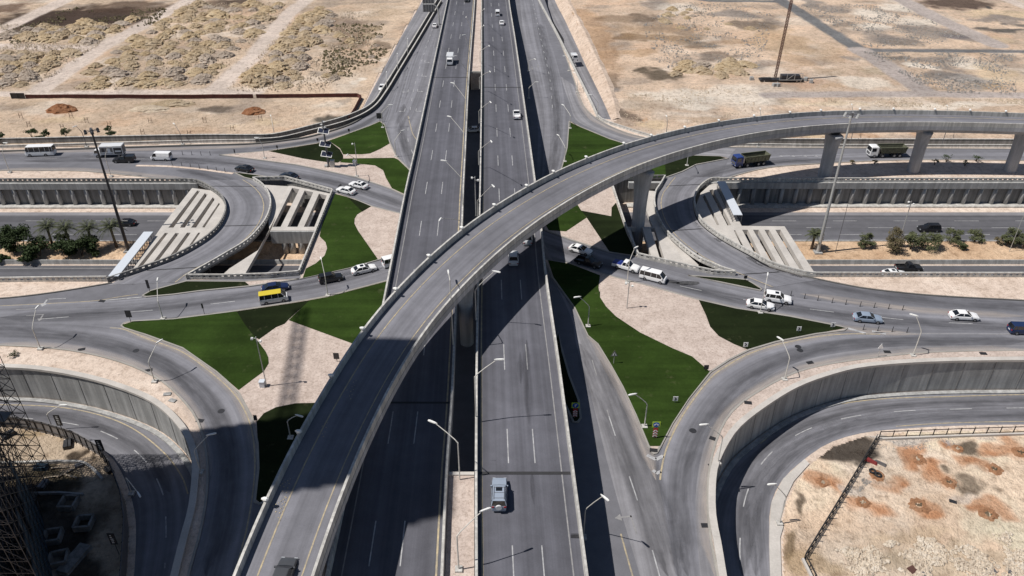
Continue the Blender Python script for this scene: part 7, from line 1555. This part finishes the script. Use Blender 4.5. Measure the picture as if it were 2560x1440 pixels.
for q, w in (([(-100, 1030), (60, 1032), (200, 1048), (310, 1090), (385, 1150), (425, 1230)], 4), ([(2700, 1005), (2400, 1008), (2200, 1020), (2080, 1042), (1960, 1090), (1890, 1170), (1860, 1280), (1858, 1440)], 4), ([(2700, 1038), (2350, 1042), (2160, 1056), (2040, 1096), (1950, 1160), (1900, 1260), (1890, 1440)], 3.4)): stain(q, w, zz=LOW+.02)
for q in ([(1316, 850), (1318, 960), (1322, 1060)], [(1328, 1175), (1334, 1260)], [(1300, 880), (1302, 960)]): stain(q, 1.5, 'tyre_film', zmain(q[0][1]))
for q, w in (([(1234, 1348), (1262, 1342)], 1.6), ([(1212, 1150), (1240, 1152)], 1.2), ([(1640, 700), (1700, 702)], 1.0)): stain(q, w, 'oil', zmain(q[0][1]) if q[0][0] < 1500 else 0)
for q in ([(0, 859), (104, 864), (208, 877), (312, 904), (400, 945), (455, 997), (488, 1045), (507, 1111), (514, 1173), (512, 1236)], [(303, 817), (365, 843), (456, 876), (540, 935), (594, 988), (626, 1050), (639, 1111), (641, 1173)], [(302, 815), (433, 802), (567, 785), (720, 762), (820, 745), (963, 707)],
    [(2560, 873), (2323, 878), (2198, 890), (2073, 907), (1990, 928), (1907, 969), (1836, 1019), (1800, 1069), (1778, 1132), (1767, 1194), (1764, 1257), (1770, 1340), (1788, 1440)], [(2117, 825), (2040, 840), (1940, 860), (1873, 881), (1823, 906), (1777, 936), (1721, 1001), (1680, 1064), (1648, 1125)], [(1466, 842), (1491, 863), (1524, 917), (1554, 971), (1587, 1042), (1616, 1120), (1640, 1200)],
    [(1540, 698), (1607, 714), (1740, 750), (1840, 774), (1973, 794), (2117, 822), (2300, 836)], [(0, 424), (200, 424), (330, 434), (480, 450)], [(2000, 735), (2150, 756), (2300, 776), (2560, 790)], [(-50, 383), (233, 377), (500, 370), (640, 364), (780, 345), (880, 313)], [(1440, 222), (1480, 296), (1560, 334), (1640, 352)]): stain(q, 2.4, 'dust', 0, .033)
# manholes and drain covers
MH = [(340, 877), (553, 1028), (700, 1300), (2000, 876), (1732, 1077), (1995, 867)]
for i, (x, y) in enumerate(MH):
    k = MB(); k.tube([(0, 0, 0), (0, 0, .045)], [.55, .5], 16); k.tube([(0, 0, .045), (0, 0, .05)], [.38, .38], 14); o = k.build('manhole_cover', M['steel_d']); o.location = P(x, y, .0); tag(o, ['round manhole cover on the left ring ramp, upper one', 'round manhole cover on the left ring ramp, lower one', 'round manhole cover on the shaded part of the left ring ramp', 'round manhole cover on the right ring ramp, lower right of a close pair', 'round manhole cover low on the right ring ramp by the drain', 'round manhole cover on the right ring ramp, upper left of a close pair'][i], 'manhole cover', 'manhole covers', 'thing')
DRN = [(418, 985), (431, 1001), (372, 926), (204, 874), (500, 1052), (1870, 1007), (1951, 956), (2025, 907), (1783, 1097), (1781, 1163), (1764, 1314), (2218, 880), (2458, 884), (1634, 1126), (255, 753), (1439, 1340)]
DL = ['grey slab on the left verge, upper of two', 'grey slab on the left verge, lower of two', 'drain grate by the kerb near the left ring lamp', 'drain grate by the kerb near the far left lamp', 'drain grate at the kerb above the shaded verge', 'dark cover on the sandy verge of the right ring ramp', 'drain grate at the kerb by the bend lamp', 'drain grate on the right ring ramp before the triangular sign', 'drain grate by the narrow verge, upper one', 'drain grate by the narrow verge, middle one', 'drain grate by the narrow verge, lowest one', 'drain grate near the white triangular sign', 'cover on the verge at far right', 'dark cover on the concrete tip of the big right island', 'drain grate before the thin left turf strip', 'drain cover on the right carriageway near the parapet']
for i, (x, y) in enumerate(DRN):
    k = MB(); k.box((-.55, -.35, 0), (.55, .35, .06))
    for j in range(6): k.box((-.5, -.3+.11*j, .06), (.5, -.25+.11*j, .075))
    z = .1 if i in (0, 1, 5, 12) else .0
    if i == 13: z = .13
    if i == 15: z = zmain(1340)
    o = k.build('drain_cover', M['conc_m' if i < 2 else 'steel_d']); o.location = P(x, y, z); o.rotation_euler = (0, 0, rng.uniform(-.6, .6)); tag(o, DL[i], 'drain cover', 'drain covers', 'thing')
# tar patches and skid stains with shapes of their own
def patch(pts, m='joint', z=.03, zz=0): mb = MB(); loopsheet(mb, [smooth(PL(pts, zz), 3, True)], zz+z); tag(mb.build('tar_patch', M[m]), kind='structure')
M['tar'] = mat_plain('tar_patch', (.075, .075, .08), .9, 0, .3, 2)
for q in ([(836, 474), (850, 468), (853, 460), (845, 466), (842, 478)], [(1690, 708), (1720, 703), (1750, 708), (1715, 713)], [(1664, 703), (1690, 704), (1700, 709), (1670, 707)]): patch(q, 'tar')
